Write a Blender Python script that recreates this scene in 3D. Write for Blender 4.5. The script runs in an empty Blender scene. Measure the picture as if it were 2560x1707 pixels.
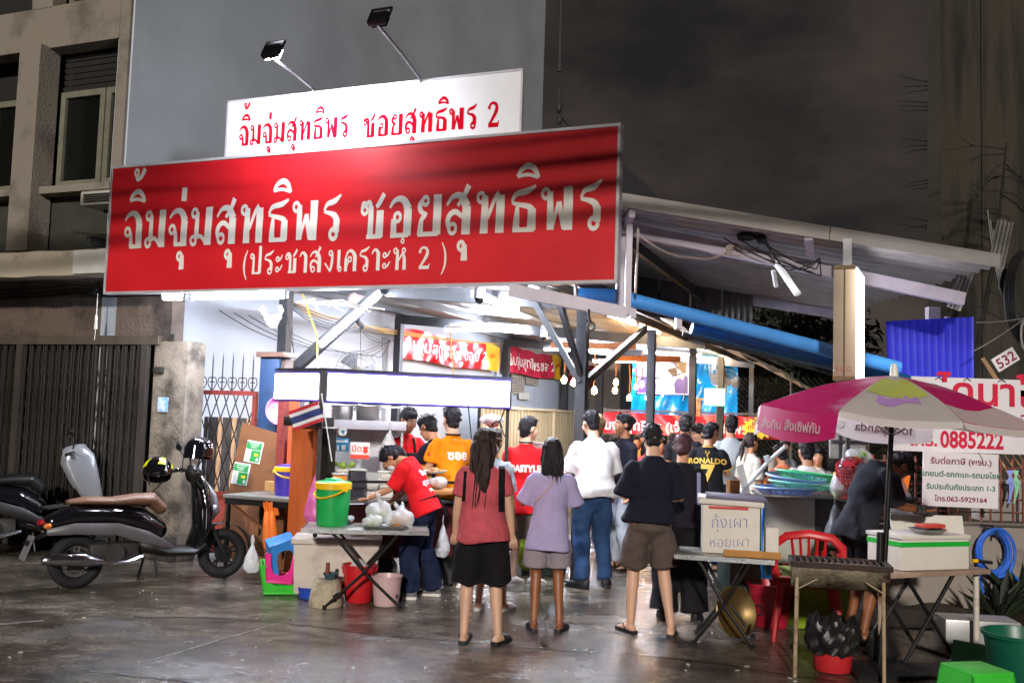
import bpy, bmesh, math, random
import numpy as np
from mathutils import Vector, Matrix, Euler, noise
from mathutils.bvhtree import BVHTree
random.seed(7); rng = np.random.default_rng(7)
S = bpy.context.scene; COL = S.collection
R = math.radians
# ------------------------------------------------------------------ camera, night sky, street light, exposure
cam_d = bpy.data.cameras.new('camera'); cam_d.sensor_width = 36; cam_d.lens = 35.0; cam_d.clip_end = 400; cam_d.clip_start = .05
cam = bpy.data.objects.new('camera', cam_d); COL.objects.link(cam)
_p, _r = math.atan(177/2287), .032
_F = Vector((0, math.cos(_p), math.sin(_p))); _U = Vector((0, -math.sin(_p), math.cos(_p))); _X = Vector((1, 0, 0))
_RR = _X*math.cos(_r)+_U*math.sin(_r); _UU = -_X*math.sin(_r)+_U*math.cos(_r)
cam.matrix_world = Matrix(((_RR.x, _UU.x, -_F.x, 0), (_RR.y, _UU.y, -_F.y, 0), (_RR.z, _UU.z, -_F.z, 1.65), (0, 0, 0, 1)))
S.camera = cam
W = bpy.data.worlds.new('World'); S.world = W; W.use_nodes = True
nt = W.node_tree; bg = nt.nodes['Background']
tc = nt.nodes.new('ShaderNodeTexCoord'); nz = nt.nodes.new('ShaderNodeTexNoise'); cr = nt.nodes.new('ShaderNodeValToRGB')
mp = nt.nodes.new('ShaderNodeMapping'); mp.inputs['Scale'].default_value = (1, 1, 2.2)
nz.inputs['Scale'].default_value = 3.2; nz.inputs['Detail'].default_value = 5; nz.inputs['Roughness'].default_value = .55
cr.color_ramp.elements[0].position = .36; cr.color_ramp.elements[0].color = (.0072, .0066, .0068, 1)
cr.color_ramp.elements[1].position = .72; cr.color_ramp.elements[1].color = (.031, .0248, .0214, 1)
nt.links.new(tc.outputs['Generated'], mp.inputs['Vector']); nt.links.new(mp.outputs[0], nz.inputs['Vector'])
nt.links.new(nz.outputs[0], cr.inputs[0]); nt.links.new(cr.outputs[0], bg.inputs['Color']); bg.inputs['Strength'].default_value = 1.0
sun_d = bpy.data.lights.new('street_glow', 'SUN'); sun_d.energy = 1.15; sun_d.angle = R(2.8); sun_d.color = (1, .93, .84)
sun = bpy.data.objects.new('street_glow', sun_d); COL.objects.link(sun)
sun.rotation_euler = Vector((.10, .94, -.31)).to_track_quat('-Z', 'Y').to_euler()
S.view_settings.view_transform = 'Standard'; S.view_settings.look = 'None'; S.view_settings.exposure = 1.25; S.view_settings.gamma = 1
S.view_settings.use_curve_mapping = False
S.render.engine = 'CYCLES'
S.cycles.use_denoising = True; S.cycles.max_bounces = 6; S.cycles.diffuse_bounces = 3; S.cycles.glossy_bounces = 3
S.cycles.transmission_bounces = 4; S.cycles.transparent_max_bounces = 10; S.cycles.sample_clamp_indirect = 4
S.cycles.caustics_reflective = False; S.cycles.caustics_refractive = False

# ------------------------------------------------------------------ materials
def lin(c):
    return tuple(x/12.92 if x <= .04045 else ((x+.055)/1.055)**2.4 for x in c)
def rgb(h):
    return tuple(int(h[i:i+2], 16)/255 for i in (0, 2, 4))
_M = {}
def mat(name, hexc, rough=.55, metal=0., var=.12, vs=5., bump=0., bs=60., col2=None, stretch=None, emit=0., alpha=1., trans=0., coat=0., spec=.5, streak=0., ecol=None, thresh=None, transl=0.):
    """procedural Principled material: hexc varied by noise, optional second colour in patches, fine bump"""
    if name in _M: return _M[name]
    m = bpy.data.materials.new(name); m.use_nodes = True; n = m.node_tree; b = n.nodes['Principled BSDF']; L = n.links.new
    c = lin(rgb(hexc))
    tcn = n.nodes.new('ShaderNodeTexCoord'); mpn = n.nodes.new('ShaderNodeMapping'); L(tcn.outputs['Object'], mpn.inputs['Vector'])
    if stretch: mpn.inputs['Scale'].default_value = stretch
    t = n.nodes.new('ShaderNodeTexNoise'); t.inputs['Scale'].default_value = vs; t.inputs['Detail'].default_value = 5; t.inputs['Roughness'].default_value = .6
    L(mpn.outputs[0], t.inputs['Vector'])
    rp = n.nodes.new('ShaderNodeValToRGB'); e = rp.color_ramp.elements
    if col2:
        e[0].color = (*lin(rgb(col2)), 1); e[1].color = (*c, 1); a = thresh or .45; e[0].position = a-.09; e[1].position = a+.09
    else:
        e[0].color = (*[x*(1-var) for x in c], 1); e[1].color = (*[min(1, x*(1+var)) for x in c], 1); e[0].position = .3; e[1].position = .7
    L(t.outputs[0], rp.inputs[0]); L(rp.outputs[0], b.inputs['Base Color'])
    b.inputs['Metallic'].default_value = metal
    rr = n.nodes.new('ShaderNodeMapRange'); rr.inputs['To Min'].default_value = max(.02, rough-.08); rr.inputs['To Max'].default_value = min(1, rough+.08)
    L(t.outputs[0], rr.inputs['Value']); L(rr.outputs[0], b.inputs['Roughness'])
    b.inputs['Specular IOR Level'].default_value = spec
    if coat: b.inputs['Coat Weight'].default_value = coat; b.inputs['Coat Roughness'].default_value = .05
    if trans: b.inputs['Transmission Weight'].default_value = trans
    if alpha < 1: b.inputs['Alpha'].default_value = alpha
    if emit:
        b.inputs['Emission Strength'].default_value = emit; b.inputs['Emission Color'].default_value = (*lin(rgb(ecol or hexc)), 1)
    if bump:
        t2 = n.nodes.new('ShaderNodeTexNoise'); t2.inputs['Scale'].default_value = bs; t2.inputs['Detail'].default_value = 4; L(mpn.outputs[0], t2.inputs['Vector'])
        bn = n.nodes.new('ShaderNodeBump'); bn.inputs['Strength'].default_value = bump; bn.inputs['Distance'].default_value = .02
        L(t2.outputs[0], bn.inputs['Height']); L(bn.outputs[0], b.inputs['Normal'])
    if transl:
        tl = n.nodes.new('ShaderNodeBsdfTranslucent'); mx = n.nodes.new('ShaderNodeMixShader'); mx.inputs[0].default_value = transl; L(rp.outputs[0], tl.inputs['Color']); L(b.outputs[0], mx.inputs[1]); L(tl.outputs[0], mx.inputs[2]); L(mx.outputs[0], n.nodes['Material Output'].inputs['Surface'])
    _M[name] = m; return m

# ------------------------------------------------------------------ mesh builder
def rotm(rx=0, ry=0, rz=0): return Euler((R(rx), R(ry), R(rz))).to_matrix()
class MB:
    def __init__(s): s.v = []; s.f = []; s.sm = []
    def add(s, vs, fs, smooth=False):
        k = len(s.v); s.v += [tuple(x) for x in vs]; s.f += [tuple(i+k for i in f) for f in fs]; s.sm += [smooth]*len(fs); return s
    def box(s, c, d, rot=None, bev=0., taper=1.):
        x, y, z = d[0]/2, d[1]/2, d[2]/2; c = Vector(c)
        if bev <= 0:
            vs = [Vector((a*x*(taper if e < 0 else 1), b*y*(taper if e < 0 else 1), e*z)) for e in (-1, 1) for a, b in ((-1, -1), (1, -1), (1, 1), (-1, 1))]
            fs = [(3, 2, 1, 0), (4, 5, 6, 7), (0, 1, 5, 4), (1, 2, 6, 5), (2, 3, 7, 6), (3, 0, 4, 7)]
            if rot is not None: vs = [rot @ v for v in vs]
            return s.add([v+c for v in vs], fs)
        b = bmesh.new(); bmesh.ops.create_cube(b, size=1)
        for v in b.verts:
            t = taper if v.co.z < 0 else 1
            v.co = Vector((v.co.x*2*x*t, v.co.y*2*y*t, v.co.z*2*z))
        bmesh.ops.bevel(b, geom=b.edges[:], offset=min(bev, x*.9, y*.9, z*.9), segments=2, affect='EDGES', profile=.6)
        b.verts.ensure_lookup_table(); b.verts.index_update()
        vs = [(rot @ v.co if rot is not None else v.co)+c for v in b.verts]; fs = [[v.index for v in f.verts] for f in b.faces]
        b.free(); return s.add(vs, fs, True)
    def bar(s, a, b, w, h=None, up=(0, 0, 1), bev=0):
        """rectangular bar from a to b"""
        a, b = Vector(a), Vector(b); d = b-a; l = d.length; z = d.normalized(); u = Vector(up)
        if abs(z.dot(u)) > .98: u = Vector((0, 1, 0))
        x = u.cross(z).normalized(); y = z.cross(x)
        m = Matrix((x, y, z)).transposed()
        return s.box((a+b)/2, (w, h or w, l), m, bev)
    def tube(s, pts, r, n=8, cap=True, closed=False):
        pts = [Vector(p) for p in pts]; N = len(pts)
        rs = r if hasattr(r, '__len__') else [r]*N
        k0 = len(s.v); nrm = None; rings = []
        for i, p in enumerate(pts):
            if closed: t = (pts[(i+1) % N]-pts[i-1])
            else: t = (pts[min(i+1, N-1)]-pts[max(i-1, 0)])
            t = t.normalized() if t.length > 1e-9 else Vector((0, 0, 1))
            if nrm is None:
                nrm = t.orthogonal().normalized()
            else:
                nrm = (nrm-t*nrm.dot(t)); nrm = nrm.normalized() if nrm.length > 1e-6 else t.orthogonal().normalized()
            bb = t.cross(nrm)
            rr = rs[i]; rx, ry = rr if hasattr(rr, '__len__') else (rr, rr)
            rings.append([p+nrm*math.cos(2*math.pi*j/n)*rx+bb*math.sin(2*math.pi*j/n)*ry for j in range(n)])
        vs = [v for g in rings for v in g]; fs = []
        for i in range(N if closed else N-1):
            i2 = (i+1) % N
            for j in range(n): fs.append((i*n+j, i*n+(j+1) % n, i2*n+(j+1) % n, i2*n+j))
        s.add(vs, fs, True)
        if cap and not closed:
            s.add(rings[0], [tuple(range(n))[::-1]]); s.add(rings[-1], [tuple(range(n))])
        return s
    def cyl(s, c, r, h, n=20, r2=None, axis='z', cap=True):
        c = Vector(c); r2 = r if r2 is None else r2
        ax = {'x': Vector((1, 0, 0)), 'y': Vector((0, 1, 0)), 'z': Vector((0, 0, 1))}[axis] if isinstance(axis, str) else Vector(axis).normalized()
        return s.tube([c-ax*h/2, c+ax*h/2], [r, r2], n, cap)
    def lathe(s, prof, c=(0, 0, 0), n=24, sx=1, sy=1, rot=None, ang=None):
        """revolve [(r,z),...] about z"""
        c = Vector(c); N = len(prof); full = ang is None; a1 = 2*math.pi if full else R(ang); m = n if full else n+1
        vs = []
        for r, z in prof:
            for j in range(m):
                a = a1*j/n; v = Vector((r*math.cos(a)*sx, r*math.sin(a)*sy, z))
                vs.append((rot @ v if rot is not None else v)+c)
        fs = []
        for i in range(N-1):
            for j in range(n):
                j2 = (j+1) % m if full else j+1
                fs.append((i*m+j, i*m+j2, (i+1)*m+j2, (i+1)*m+j))
        return s.add(vs, fs, True)
    def ell(s, c, r, rot=None, n=14, m=10):
        prof = [(max(1e-4, math.sin(math.pi*i/m)), -math.cos(math.pi*i/m)) for i in range(m+1)]
        c = Vector(c); vs = []
        for a, z in prof:
            for j in range(n):
                t = 2*math.pi*j/n; v = Vector((a*math.cos(t)*r[0], a*math.sin(t)*r[1], z*r[2])); vs.append((rot @ v if rot is not None else v)+c)
        fs = [(i*n+j, i*n+(j+1) % n, (i+1)*n+(j+1) % n, (i+1)*n+j) for i in range(m) for j in range(n)]
        fs.append(tuple(range(n))[::-1]); fs.append(tuple(m*n+j for j in range(n)))
        return s.add(vs, fs, True)
    def grid(s, fn, nu, nv, smooth=True):
        """fn(a,b) in 0..1 -> point"""
        vs = [fn(i/nu, j/nv) for j in range(nv+1) for i in range(nu+1)]; w = nu+1
        return s.add(vs, [(j*w+i, j*w+i+1, (j+1)*w+i+1, (j+1)*w+i) for j in range(nv) for i in range(nu)], smooth)
    def poly(s, pts, d, flip=False):
        """flat outline pts (3D, planar) extruded by vector d"""
        pts = [Vector(p) for p in pts]; d = Vector(d); n = len(pts)
        fs = [tuple(range(n)), tuple(range(2*n-1, n-1, -1))]+[(i, n+i, n+(i+1) % n, (i+1) % n) for i in range(n)]
        return s.add(pts+[p+d for p in pts], fs)
    def mesh(s, name, m):
        me = bpy.data.meshes.new(name); me.from_pydata(s.v, [], s.f); me.validate()
        if len(me.polygons) == len(s.sm): me.polygons.foreach_set('use_smooth', s.sm)
        if m: me.materials.append(m)
        try: me.set_sharp_from_angle(angle=R(42))
        except Exception: pass
        me.update(); return me
    def build(s, name, m, parent=None, loc=None, rz=None, rot=None, fix=True):
        me = s.mesh(name, m)
        if fix:
            b = bmesh.new(); b.from_mesh(me); bmesh.ops.recalc_face_normals(b, faces=b.faces[:]); b.to_mesh(me); b.free()
        o = bpy.data.objects.new(name, me); COL.objects.link(o)
        if parent: o.parent = parent
        if loc: o.location = loc
        if rz: o.rotation_euler = (0, 0, R(rz))
        if rot: o.rotation_euler = tuple(R(a) for a in rot)
        return o
def tag(o, label, cat, group=None, kind=None):
    if label: o['label'] = label
    if cat: o['category'] = cat
    if group: o['group'] = group
    if kind: o['kind'] = kind
    return o
def T(name, label, cat, loc=(0, 0, 0), rz=0, group=None, rot=None):
    o = bpy.data.objects.new(name, None); COL.objects.link(o); o.empty_display_size = .1
    o.location = loc; o.rotation_euler = (0, 0, R(rz)) if rot is None else tuple(R(a) for a in rot)
    return tag(o, label, cat, group)
def dup(root, loc=None, rz=None, label=None, group=None, rot=None, scale=None):
    r = root.copy(); COL.objects.link(r)
    if loc is not None: r.location = loc
    if rz is not None: r.rotation_euler = (0, 0, R(rz))
    if rot is not None: r.rotation_euler = tuple(R(a) for a in rot)
    if scale is not None: r.scale = scale
    if label: r['label'] = label
    if group: r['group'] = group
    for ch in list(root.children):
        c = ch.copy(); COL.objects.link(c); c.parent = r
        for g in list(ch.children):
            d = g.copy(); COL.objects.link(d); d.parent = c
    return r
def inst(o, name, parent, loc=None, rot=None, scale=None):
    """another piece sharing o's mesh"""
    c = bpy.data.objects.new(name, o.data); COL.objects.link(c); c.parent = parent
    if loc is not None: c.location = loc
    if rot is not None: c.rotation_euler = rot
    if scale is not None: c.scale = scale
    return c
def remesh(mb, voxel, smooth=3, name='x'):
    me = mb.mesh(name, None); o = bpy.data.objects.new('tmp', me); COL.objects.link(o)
    b = bmesh.new(); b.from_mesh(me); bmesh.ops.recalc_face_normals(b, faces=b.faces[:]); b.to_mesh(me); b.free()
    md = o.modifiers.new('r', 'REMESH'); md.mode = 'VOXEL'; md.voxel_size = voxel
    if smooth:
        sm = o.modifiers.new('s', 'SMOOTH'); sm.factor = .5; sm.iterations = smooth
    dg = bpy.context.evaluated_depsgraph_get(); m2 = bpy.data.meshes.new_from_object(o.evaluated_get(dg))
    bpy.data.objects.remove(o); bpy.data.meshes.remove(me); m2.name = name
    m2.polygons.foreach_set('use_smooth', [True]*len(m2.polygons)); m2.update(); return m2
def folds(me, amp, freq=14., seed=0, zfun=None, dirw=(1, 1, .35), lo=None):
    """cloth folds: push vertices along normals by warped sine sums"""
    n = len(me.vertices); co = np.empty(n*3); me.vertices.foreach_get('co', co); co = co.reshape(-1, 3)
    no = np.empty(n*3); me.vertices.foreach_get('normal', no); no = no.reshape(-1, 3)
    g = np.random.default_rng(seed); d = np.zeros(n)
    warp = .5*np.sin(co @ g.normal(size=3)*9+g.uniform(0, 6))
    for k in range(7):
        w = g.normal(size=3)*np.array(dirw); w /= np.linalg.norm(w)
        s = np.sin(co @ w*freq*g.uniform(.5, 1.7)+g.uniform(0, 6)+warp*2)
        d += np.sign(s)*np.abs(s)**1.4*g.uniform(.4, 1)
    d = d/3.5*amp
    if lo is not None: d = np.where(d < 0, lo*amp*np.tanh(d/(lo*amp+1e-9)), d)
    if zfun is not None: d *= zfun(co)
    co += no*d[:, None]; me.vertices.foreach_set('co', co.ravel()); me.update()
def obj(name, me, m, parent=None):
    if m and not me.materials: me.materials.append(m)
    o = bpy.data.objects.new(name, me); COL.objects.link(o)
    if parent: o.parent = parent
    return o
def wire(pts, sag=0., n=10):
    """points along a sagging line through pts"""
    out = []
    for a, b in zip(pts[:-1], pts[1:]):
        a, b = Vector(a), Vector(b)
        for i in range(n): t = i/n; out.append(a.lerp(b, t)-Vector((0, 0, sag*4*t*(1-t))))
    out.append(Vector(pts[-1])); return out
BZ = -22.33          # the shop row is turned this much from the camera's axes
OB = Vector((-4.34, 11.2, 0)); CU = Vector((.925, -.38, 0)); CV = Vector((.38, .925, 0))
def B(u, v, z=0): return OB+CU*u+CV*v+Vector((0, 0, z))

# ------------------------------------------------------------------ lettering: brush-drawn Thai signwriting and plain type
def _ring(cx, cy, r, w=.085, n=12): return [(cx+r*math.cos(2*math.pi*i/n), cy+r*math.sin(2*math.pi*i/n), w) for i in range(n+1)]
G = {
 'จ': (.84, [_ring(.17, .45, .11), [(.28, .47, .1), (.34, .3, .13), (.34, .05, .15)], [(.27, .05, .1), (.7, .05, .1)], [(.68, 0, .24), (.68, .68, .24)], [(.03, .76, .06), (.13, .9, .1), (.35, .97, .13), (.56, .9, .18), (.68, .66, .24)]]),
 'ม': (.95, [_ring(.15, .86, .11), [(.27, .88, .13), (.28, .2, .17)], _ring(.16, .13, .11), [(.25, .2, .1), (.48, .27, .1), (.7, .03, .1)], [(.76, 0, .25), (.76, 1, .25)]]),
 'ส': (.92, [_ring(.26, .15, .12), [(.14, .16, .1), (.08, .34, .14), (.16, .52, .13), (.36, .58, .12), (.58, .42, .1)], [(.7, 0, .25), (.7, .68, .25)], [(.05, .72, .06), (.17, .9, .1), (.38, .97, .13), (.58, .9, .18), (.7, .66, .25)], [(.4, .7, .08), (.6, .9, .11), (.76, 1.18, .15)]]),
 'ท': (.98, [_ring(.15, .86, .11), [(.28, .9, .18), (.28, 0, .23)], [(.38, .36, .09), (.58, .82, .1), (.74, .94, .14)], [(.78, .0, .24), (.78, .9, .24)]]),
 'ธ': (.88, [[(.06, .72, .06), (.16, .9, .11), (.4, .93, .13), (.58, .95, .13), (.82, 1.06, .06)], [(.06, .7, .07), (.3, .64, .1), (.6, .6, .12), (.7, .5, .18)], [(.24, .6, .1), (.22, .3, .17), (.22, .03, .19)], [(.12, .05, .1), (.78, .05, .1)], [(.7, .54, .22), (.7, .03, .24)]]),
 'พ': (1.06, [_ring(.15, .86, .11), [(.28, .9, .16), (.31, .02, .19)], [(.34, .03, .09), (.55, .66, .1)], [(.55, .66, .14), (.73, .03, .13)], [(.84, 0, .25), (.84, 1, .25)]]),
 'ร': (.72, [[(.06, .72, .06), (.16, .9, .11), (.34, .92, .13), (.48, .96, .13), (.68, 1.1, .05)], [(.06, .7, .07), (.28, .66, .1), (.48, .6, .15), (.55, .45, .2)], [(.55, .5, .2), (.55, .16, .2)], _ring(.46, .13, .13, .1)]),
 'ซ': (.9, [_ring(.14, .72, .1), [(.04, .76, .07), (.08, .92, .1), (.2, .86, .09), (.32, .95, .1), (.36, .76, .14)], [(.37, .8, .15), (.38, .05, .18)], [(.25, .05, .1), (.78, .05, .1)], [(.7, .03, .24), (.7, .7, .22)], [(.56, .78, .09), (.66, .86, .13), (.84, 1.1, .12)]]),
 'ช': (.9, [_ring(.15, .76, .1), [(.08, .8, .07), (.14, .93, .1), (.3, .95, .12), (.37, .76, .15)], [(.37, .8, .15), (.38, .05, .18)], [(.25, .05, .1), (.78, .05, .1)], [(.7, .03, .24), (.7, .7, .22)], [(.56, .78, .09), (.66, .86, .13), (.84, 1.1, .12)]]),
 'อ': (.84, [[(.05, .74, .06), (.16, .9, .1), (.38, .97, .13), (.58, .9, .18), (.68, .68, .24)], [(.68, .7, .24), (.68, .03, .24)], [(.1, .05, .1), (.72, .05, .1)], [(.2, .04, .19), (.2, .46, .17)], _ring(.32, .5, .11)]),
 'ย': (.92, [_ring(.34, .86, .1), [(.24, .9, .09), (.12, .74, .14), (.2, .58, .12), (.4, .52, .09)], [(.34, .5, .1), (.2, .42, .13), (.19, .04, .19)], [(.11, .05, .1), (.8, .05, .1)], [(.75, .03, .24), (.75, 1, .24)]]),
 'ป': (.92, [_ring(.15, .86, .11), [(.27, .9, .14), (.28, .04, .18)], [(.19, .05, .1), (.75, .05, .1)], [(.74, .03, .22), (.74, 1.34, .2)]]),
 'ะ': (.6, [_ring(.16, .68, .1), [(.22, .6, .09), (.38, .68, .1), (.5, .88, .06)], _ring(.16, .2, .1), [(.22, .12, .09), (.38, .2, .1), (.5, .4, .06)]]),
 'า': (.62, [[(.04, .74, .06), (.14, .92, .1), (.32, .96, .14), (.46, .76, .22)], [(.46, .8, .22), (.46, 0, .23)]]),
 'ง': (.72, [_ring(.46, .86, .11), [(.57, .88, .14), (.55, .4, .18), (.44, .03, .12)], [(.44, .03, .1), (.06, .42, .09)]]),
 'เ': (.44, [[(.2, 1, .2), (.18, .14, .2)], _ring(.27, .13, .1)]),
 'ค': (.9, [[(.14, 0, .2), (.14, .6, .18)], [(.12, .58, .1), (.2, .85, .1), (.42, .97, .13), (.62, .88, .18), (.74, .66, .24)], [(.74, .7, .23), (.74, 0, .24)], _ring(.4, .55, .11), [(.32, .47, .08), (.2, .2, .09)]]),
 'ห': (.95, [_ring(.15, .86, .11), [(.28, .9, .16), (.28, 0, .22)], [(.34, .4, .09), (.62, .76, .1)], _ring(.68, .86, .1), [(.64, .74, .12), (.74, .5, .2), (.74, 0, .22)]]),
 ' ': (.55, []),
 '2': (.8, [[(.1, .72, .16), (.16, .92, .1), (.36, .98, .1), (.56, .88, .14), (.58, .66, .18), (.3, .3, .13), (.1, .07, .1)], [(.08, .08, .15), (.68, .08, .15)], [(.64, .05, .08), (.7, .24, .05)]]),
 '(': (.45, [[(.36, 1.15, .05), (.18, .85, .11), (.12, .45, .14), (.18, .05, .11), (.36, -.25, .05)]]),
 ')': (.45, [[(.08, 1.15, .05), (.26, .85, .11), (.32, .45, .14), (.26, .05, .11), (.08, -.25, .05)]]),
}
MARK = {'ิ': ([[(-.36, 1.30, .08), (-.26, 1.46, .11), (-.02, 1.57, .13), (.2, 1.46, .13), (.3, 1.24, .10)], [(-.36, 1.30, .08), (-.02, 1.35, .08), (.3, 1.25, .07)]]),
        'ุ': ([_ring(-.04, -.27, .1), [(.06, -.24, .15), (.06, -.62, .19)]]),
        '่': ([[(.02, 1.2, .2), (.04, 1.56, .2)]]),
        '้': ([_ring(-.14, 2.06, .085, .08), [(-.14, 1.96, .08), (-.10, 1.84, .1), (.1, 1.95, .13), (.22, 2.16, .13)]]),
        '์': ([_ring(-.04, 1.28, .09, .075), [(-.04, 1.38, .08), (.04, 1.5, .09), (.2, 1.6, .06)]])}
def brush(text, weight=1.):
    """list of strokes [(x,y,w)...] and total width, in units of consonant height"""
    out = []; x = 0; last = 0
    for ch in text:
        if ch in MARK:
            for st in MARK[ch]: out.append([(x-last*.5+.1+px, py, w*weight) for px, py, w in st])
        else:
            w, sts = G[ch]
            for st in sts: out.append([(x+px, py, ww*weight) for px, py, ww in st])
            x += w+.10; last = w+.10
    return out, x
def strokes_mesh(mb, sts, fx, depth=.0, layer=.00025):
    """fx(x,y,d) -> 3D; every stroke a ribbon, each a hair prouder than the one before"""
    for k, st in enumerate(sts):
        P = [Vector((a, b)) for a, b, _ in st]
        # refine
        Q = []; 
        for i in range(len(P)-1):
            for t in (0, .34, .67): Q.append((P[i].lerp(P[i+1], t), st[i][2]*(1-t)+st[i+1][2]*t))
        Q.append((P[-1], st[-1][2]))
        if len(st) > 2:
            for _ in range(2):
                Q = [Q[0]]+[((Q[i-1][0]+Q[i][0]*2+Q[i+1][0])/4, Q[i][1]) for i in range(1, len(Q)-1)]+[Q[-1]]
        vs = []; N = len(Q); d = depth+layer*(k % 9)
        horizontal = False
        for i, (p, w) in enumerate(Q):
            t = (Q[min(i+1, N-1)][0]-Q[max(i-1, 0)][0]).normalized(); nn = Vector((-t.y, t.x))*w*.5
            vs += [fx(*(p+nn), d), fx(*(p-nn), d)]
        mb.add(vs, [(2*i, 2*i+1, 2*i+3, 2*i+2) for i in range(N-1)])
    return mb
def type_mesh(text, size=1., bold=0., align='CENTER', track=1.):
    cu = bpy.data.curves.new('type', 'FONT'); cu.body = text; cu.size = size; cu.offset = bold; cu.align_x = align; cu.space_character = track; cu.resolution_u = 3
    o = bpy.data.objects.new('type', cu); COL.objects.link(o); dg = bpy.context.evaluated_depsgraph_get()
    me = bpy.data.meshes.new_from_object(o.evaluated_get(dg)); bpy.data.objects.remove(o); bpy.data.curves.remove(cu)
    me.materials.clear(); return me
def type_on(text, size, m, parent, fn, name='lettering', bold=0., align='CENTER', track=1., sx=1.):
    """flat type placed through fn(x,y) -> 3D"""
    me = type_mesh(text, size, bold, align, track)
    for v in me.vertices: v.co = fn(v.co.x*sx, v.co.y)
    return obj(name, me, m, parent)
def plate(pts_o, pts_x, pts_y):
    """fn for a flat sign: origin, x unit, y unit"""
    o, x, y = Vector(pts_o), Vector(pts_x), Vector(pts_y)
    return lambda a, b, d=0.: o+x*a+y*b+x.cross(y)*d
# ================================================================== GROUND
def wet_ground():
    m = bpy.data.materials.new('wet_concrete'); m.use_nodes = True; n = m.node_tree; b = n.nodes['Principled BSDF']; L = n.links.new
    tc = n.nodes.new('ShaderNodeTexCoord')
    def noise_(scale, det=6, rough=.6, st=None):
        t = n.nodes.new('ShaderNodeTexNoise'); t.inputs['Scale'].default_value = scale; t.inputs['Detail'].default_value = det; t.inputs['Roughness'].default_value = rough
        if st:
            mp = n.nodes.new('ShaderNodeMapping'); mp.inputs['Scale'].default_value = st; mp.inputs['Rotation'].default_value = (0, 0, R(12)); L(tc.outputs['Object'], mp.inputs[0]); L(mp.outputs[0], t.inputs['Vector'])
        else: L(tc.outputs['Object'], t.inputs['Vector'])
        return t.outputs[0]
    def ramp(src, stops):
        r = n.nodes.new('ShaderNodeValToRGB'); e = r.color_ramp.elements
        while len(e) < len(stops): e.new(.5)
        for i, (p, c) in enumerate(stops): e[i].position = p; e[i].color = (*c, 1) if len(c) == 3 else c
        L(src, r.inputs[0]); return r.outputs[0]
    big = noise_(.55, 7, .62, (1, 1.5, 1)); med = noise_(8.5, 8, .74, (1, 1.25, 1)); speck = noise_(85, 3, .6); mid = noise_(2.6, 8, .68, (1, 1.4, 1)); fine = noise_(38, 5, .7)
    base = ramp(big, [(.3, (.040, .034, .028)), (.44, (.094, .080, .065)), (.56, (.17, .148, .122)), (.70, (.29, .258, .220))])
    spots = ramp(mid, [(.36, (.30, .28, .26)), (.5, (.8, .78, .76)), (.66, (1.25, 1.2, 1.15))])
    grit = ramp(fine, [(.32, (.38, .38, .38)), (.5, (.95, .95, .95)), (.68, (1.55, 1.52, 1.48))]); spk = ramp(speck, [(.34, (.5, .5, .5)), (.46, (1, 1, 1)), (.64, (1, 1, 1)), (.72, (2.2, 2.1, 2.0))])
    def mul(a, c):
        x = n.nodes.new('ShaderNodeMix'); x.data_type = 'RGBA'; x.blend_type = 'MULTIPLY'; x.inputs[0].default_value = 1; L(a, x.inputs[6]); L(c, x.inputs[7]); return x.outputs[2]
    blot = ramp(med, [(.34, (.35, .33, .31)), (.46, (.85, .84, .83)), (.56, (1.05, 1.03, 1.0)), (.68, (1.7, 1.6, 1.48))])
    L(mul(mul(mul(mul(base, spots), blot), grit), spk), b.inputs['Base Color'])
    wet = noise_(.8, 6, .6, (1, 1.5, 1))
    rg = ramp(wet, [(.44, (.07,)*3), (.53, (.15,)*3), (.62, (.28,)*3), (.74, (.44,)*3)])
    ad = n.nodes.new('ShaderNodeMath'); ad.operation = 'MULTIPLY_ADD'; L(fine, ad.inputs[0]); ad.inputs[1].default_value = .20; L(rg, ad.inputs[2])
    sb = n.nodes.new('ShaderNodeMath'); sb.operation = 'SUBTRACT'; L(ad.outputs[0], sb.inputs[0]); sb.inputs[1].default_value = .06; L(sb.outputs[0], b.inputs['Roughness'])
    b.inputs['Specular IOR Level'].default_value = .5
    bn = n.nodes.new('ShaderNodeBump'); bn.inputs['Strength'].default_value = .22; bn.inputs['Distance'].default_value = .02
    a2 = n.nodes.new('ShaderNodeMath'); a2.operation = 'ADD'; L(mid, a2.inputs[0]); L(fine, a2.inputs[1]); L(a2.outputs[0], bn.inputs['Height'])
    b2 = n.nodes.new('ShaderNodeBump'); b2.inputs['Strength'].default_value = .5; b2.inputs['Distance'].default_value = .004; L(noise_(160, 3, .6), b2.inputs['Height']); L(bn.outputs[0], b2.inputs['Normal']); L(b2.outputs[0], b.inputs['Normal'])
    return m
g = MB()
g.grid(lambda a, b_: Vector((-60+120*a, -40+160*b_, 0)), 24, 32)
tag(g.build('ground', wet_ground()), 'wet stained concrete ground with puddles', None, None, 'structure')
paint_m = mat('worn_paint', '8a847c', .4, col2='3c352e', thresh=.52, vs=22, bump=.3)
def strip(pts, w, name, label):
    s = MB()
    for a, b_ in zip(pts[:-1], pts[1:]):
        a, b_ = Vector((*a, .004)), Vector((*b_, .004)); d = (b_-a).normalized(); nn = Vector((-d.y, d.x, 0))*w/2
        s.add([a+nn, b_+nn, b_-nn, a-nn], [(0, 3, 2, 1)])
    return tag(s.build(name, paint_m), label, None, None, 'structure')
strip([(-2.30, 6.62), (-2.05, 7.23), (-1.74, 7.93)], .018, 'painted_line', 'thin worn white line on the wet concrete')
strip([(-4.3, 7.2), (-3.50, 7.74)], .06, 'painted_line', 'worn white line end on the wet ground')
crk = mat('crack_dark', '15110d', .35, vs=30)
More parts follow.
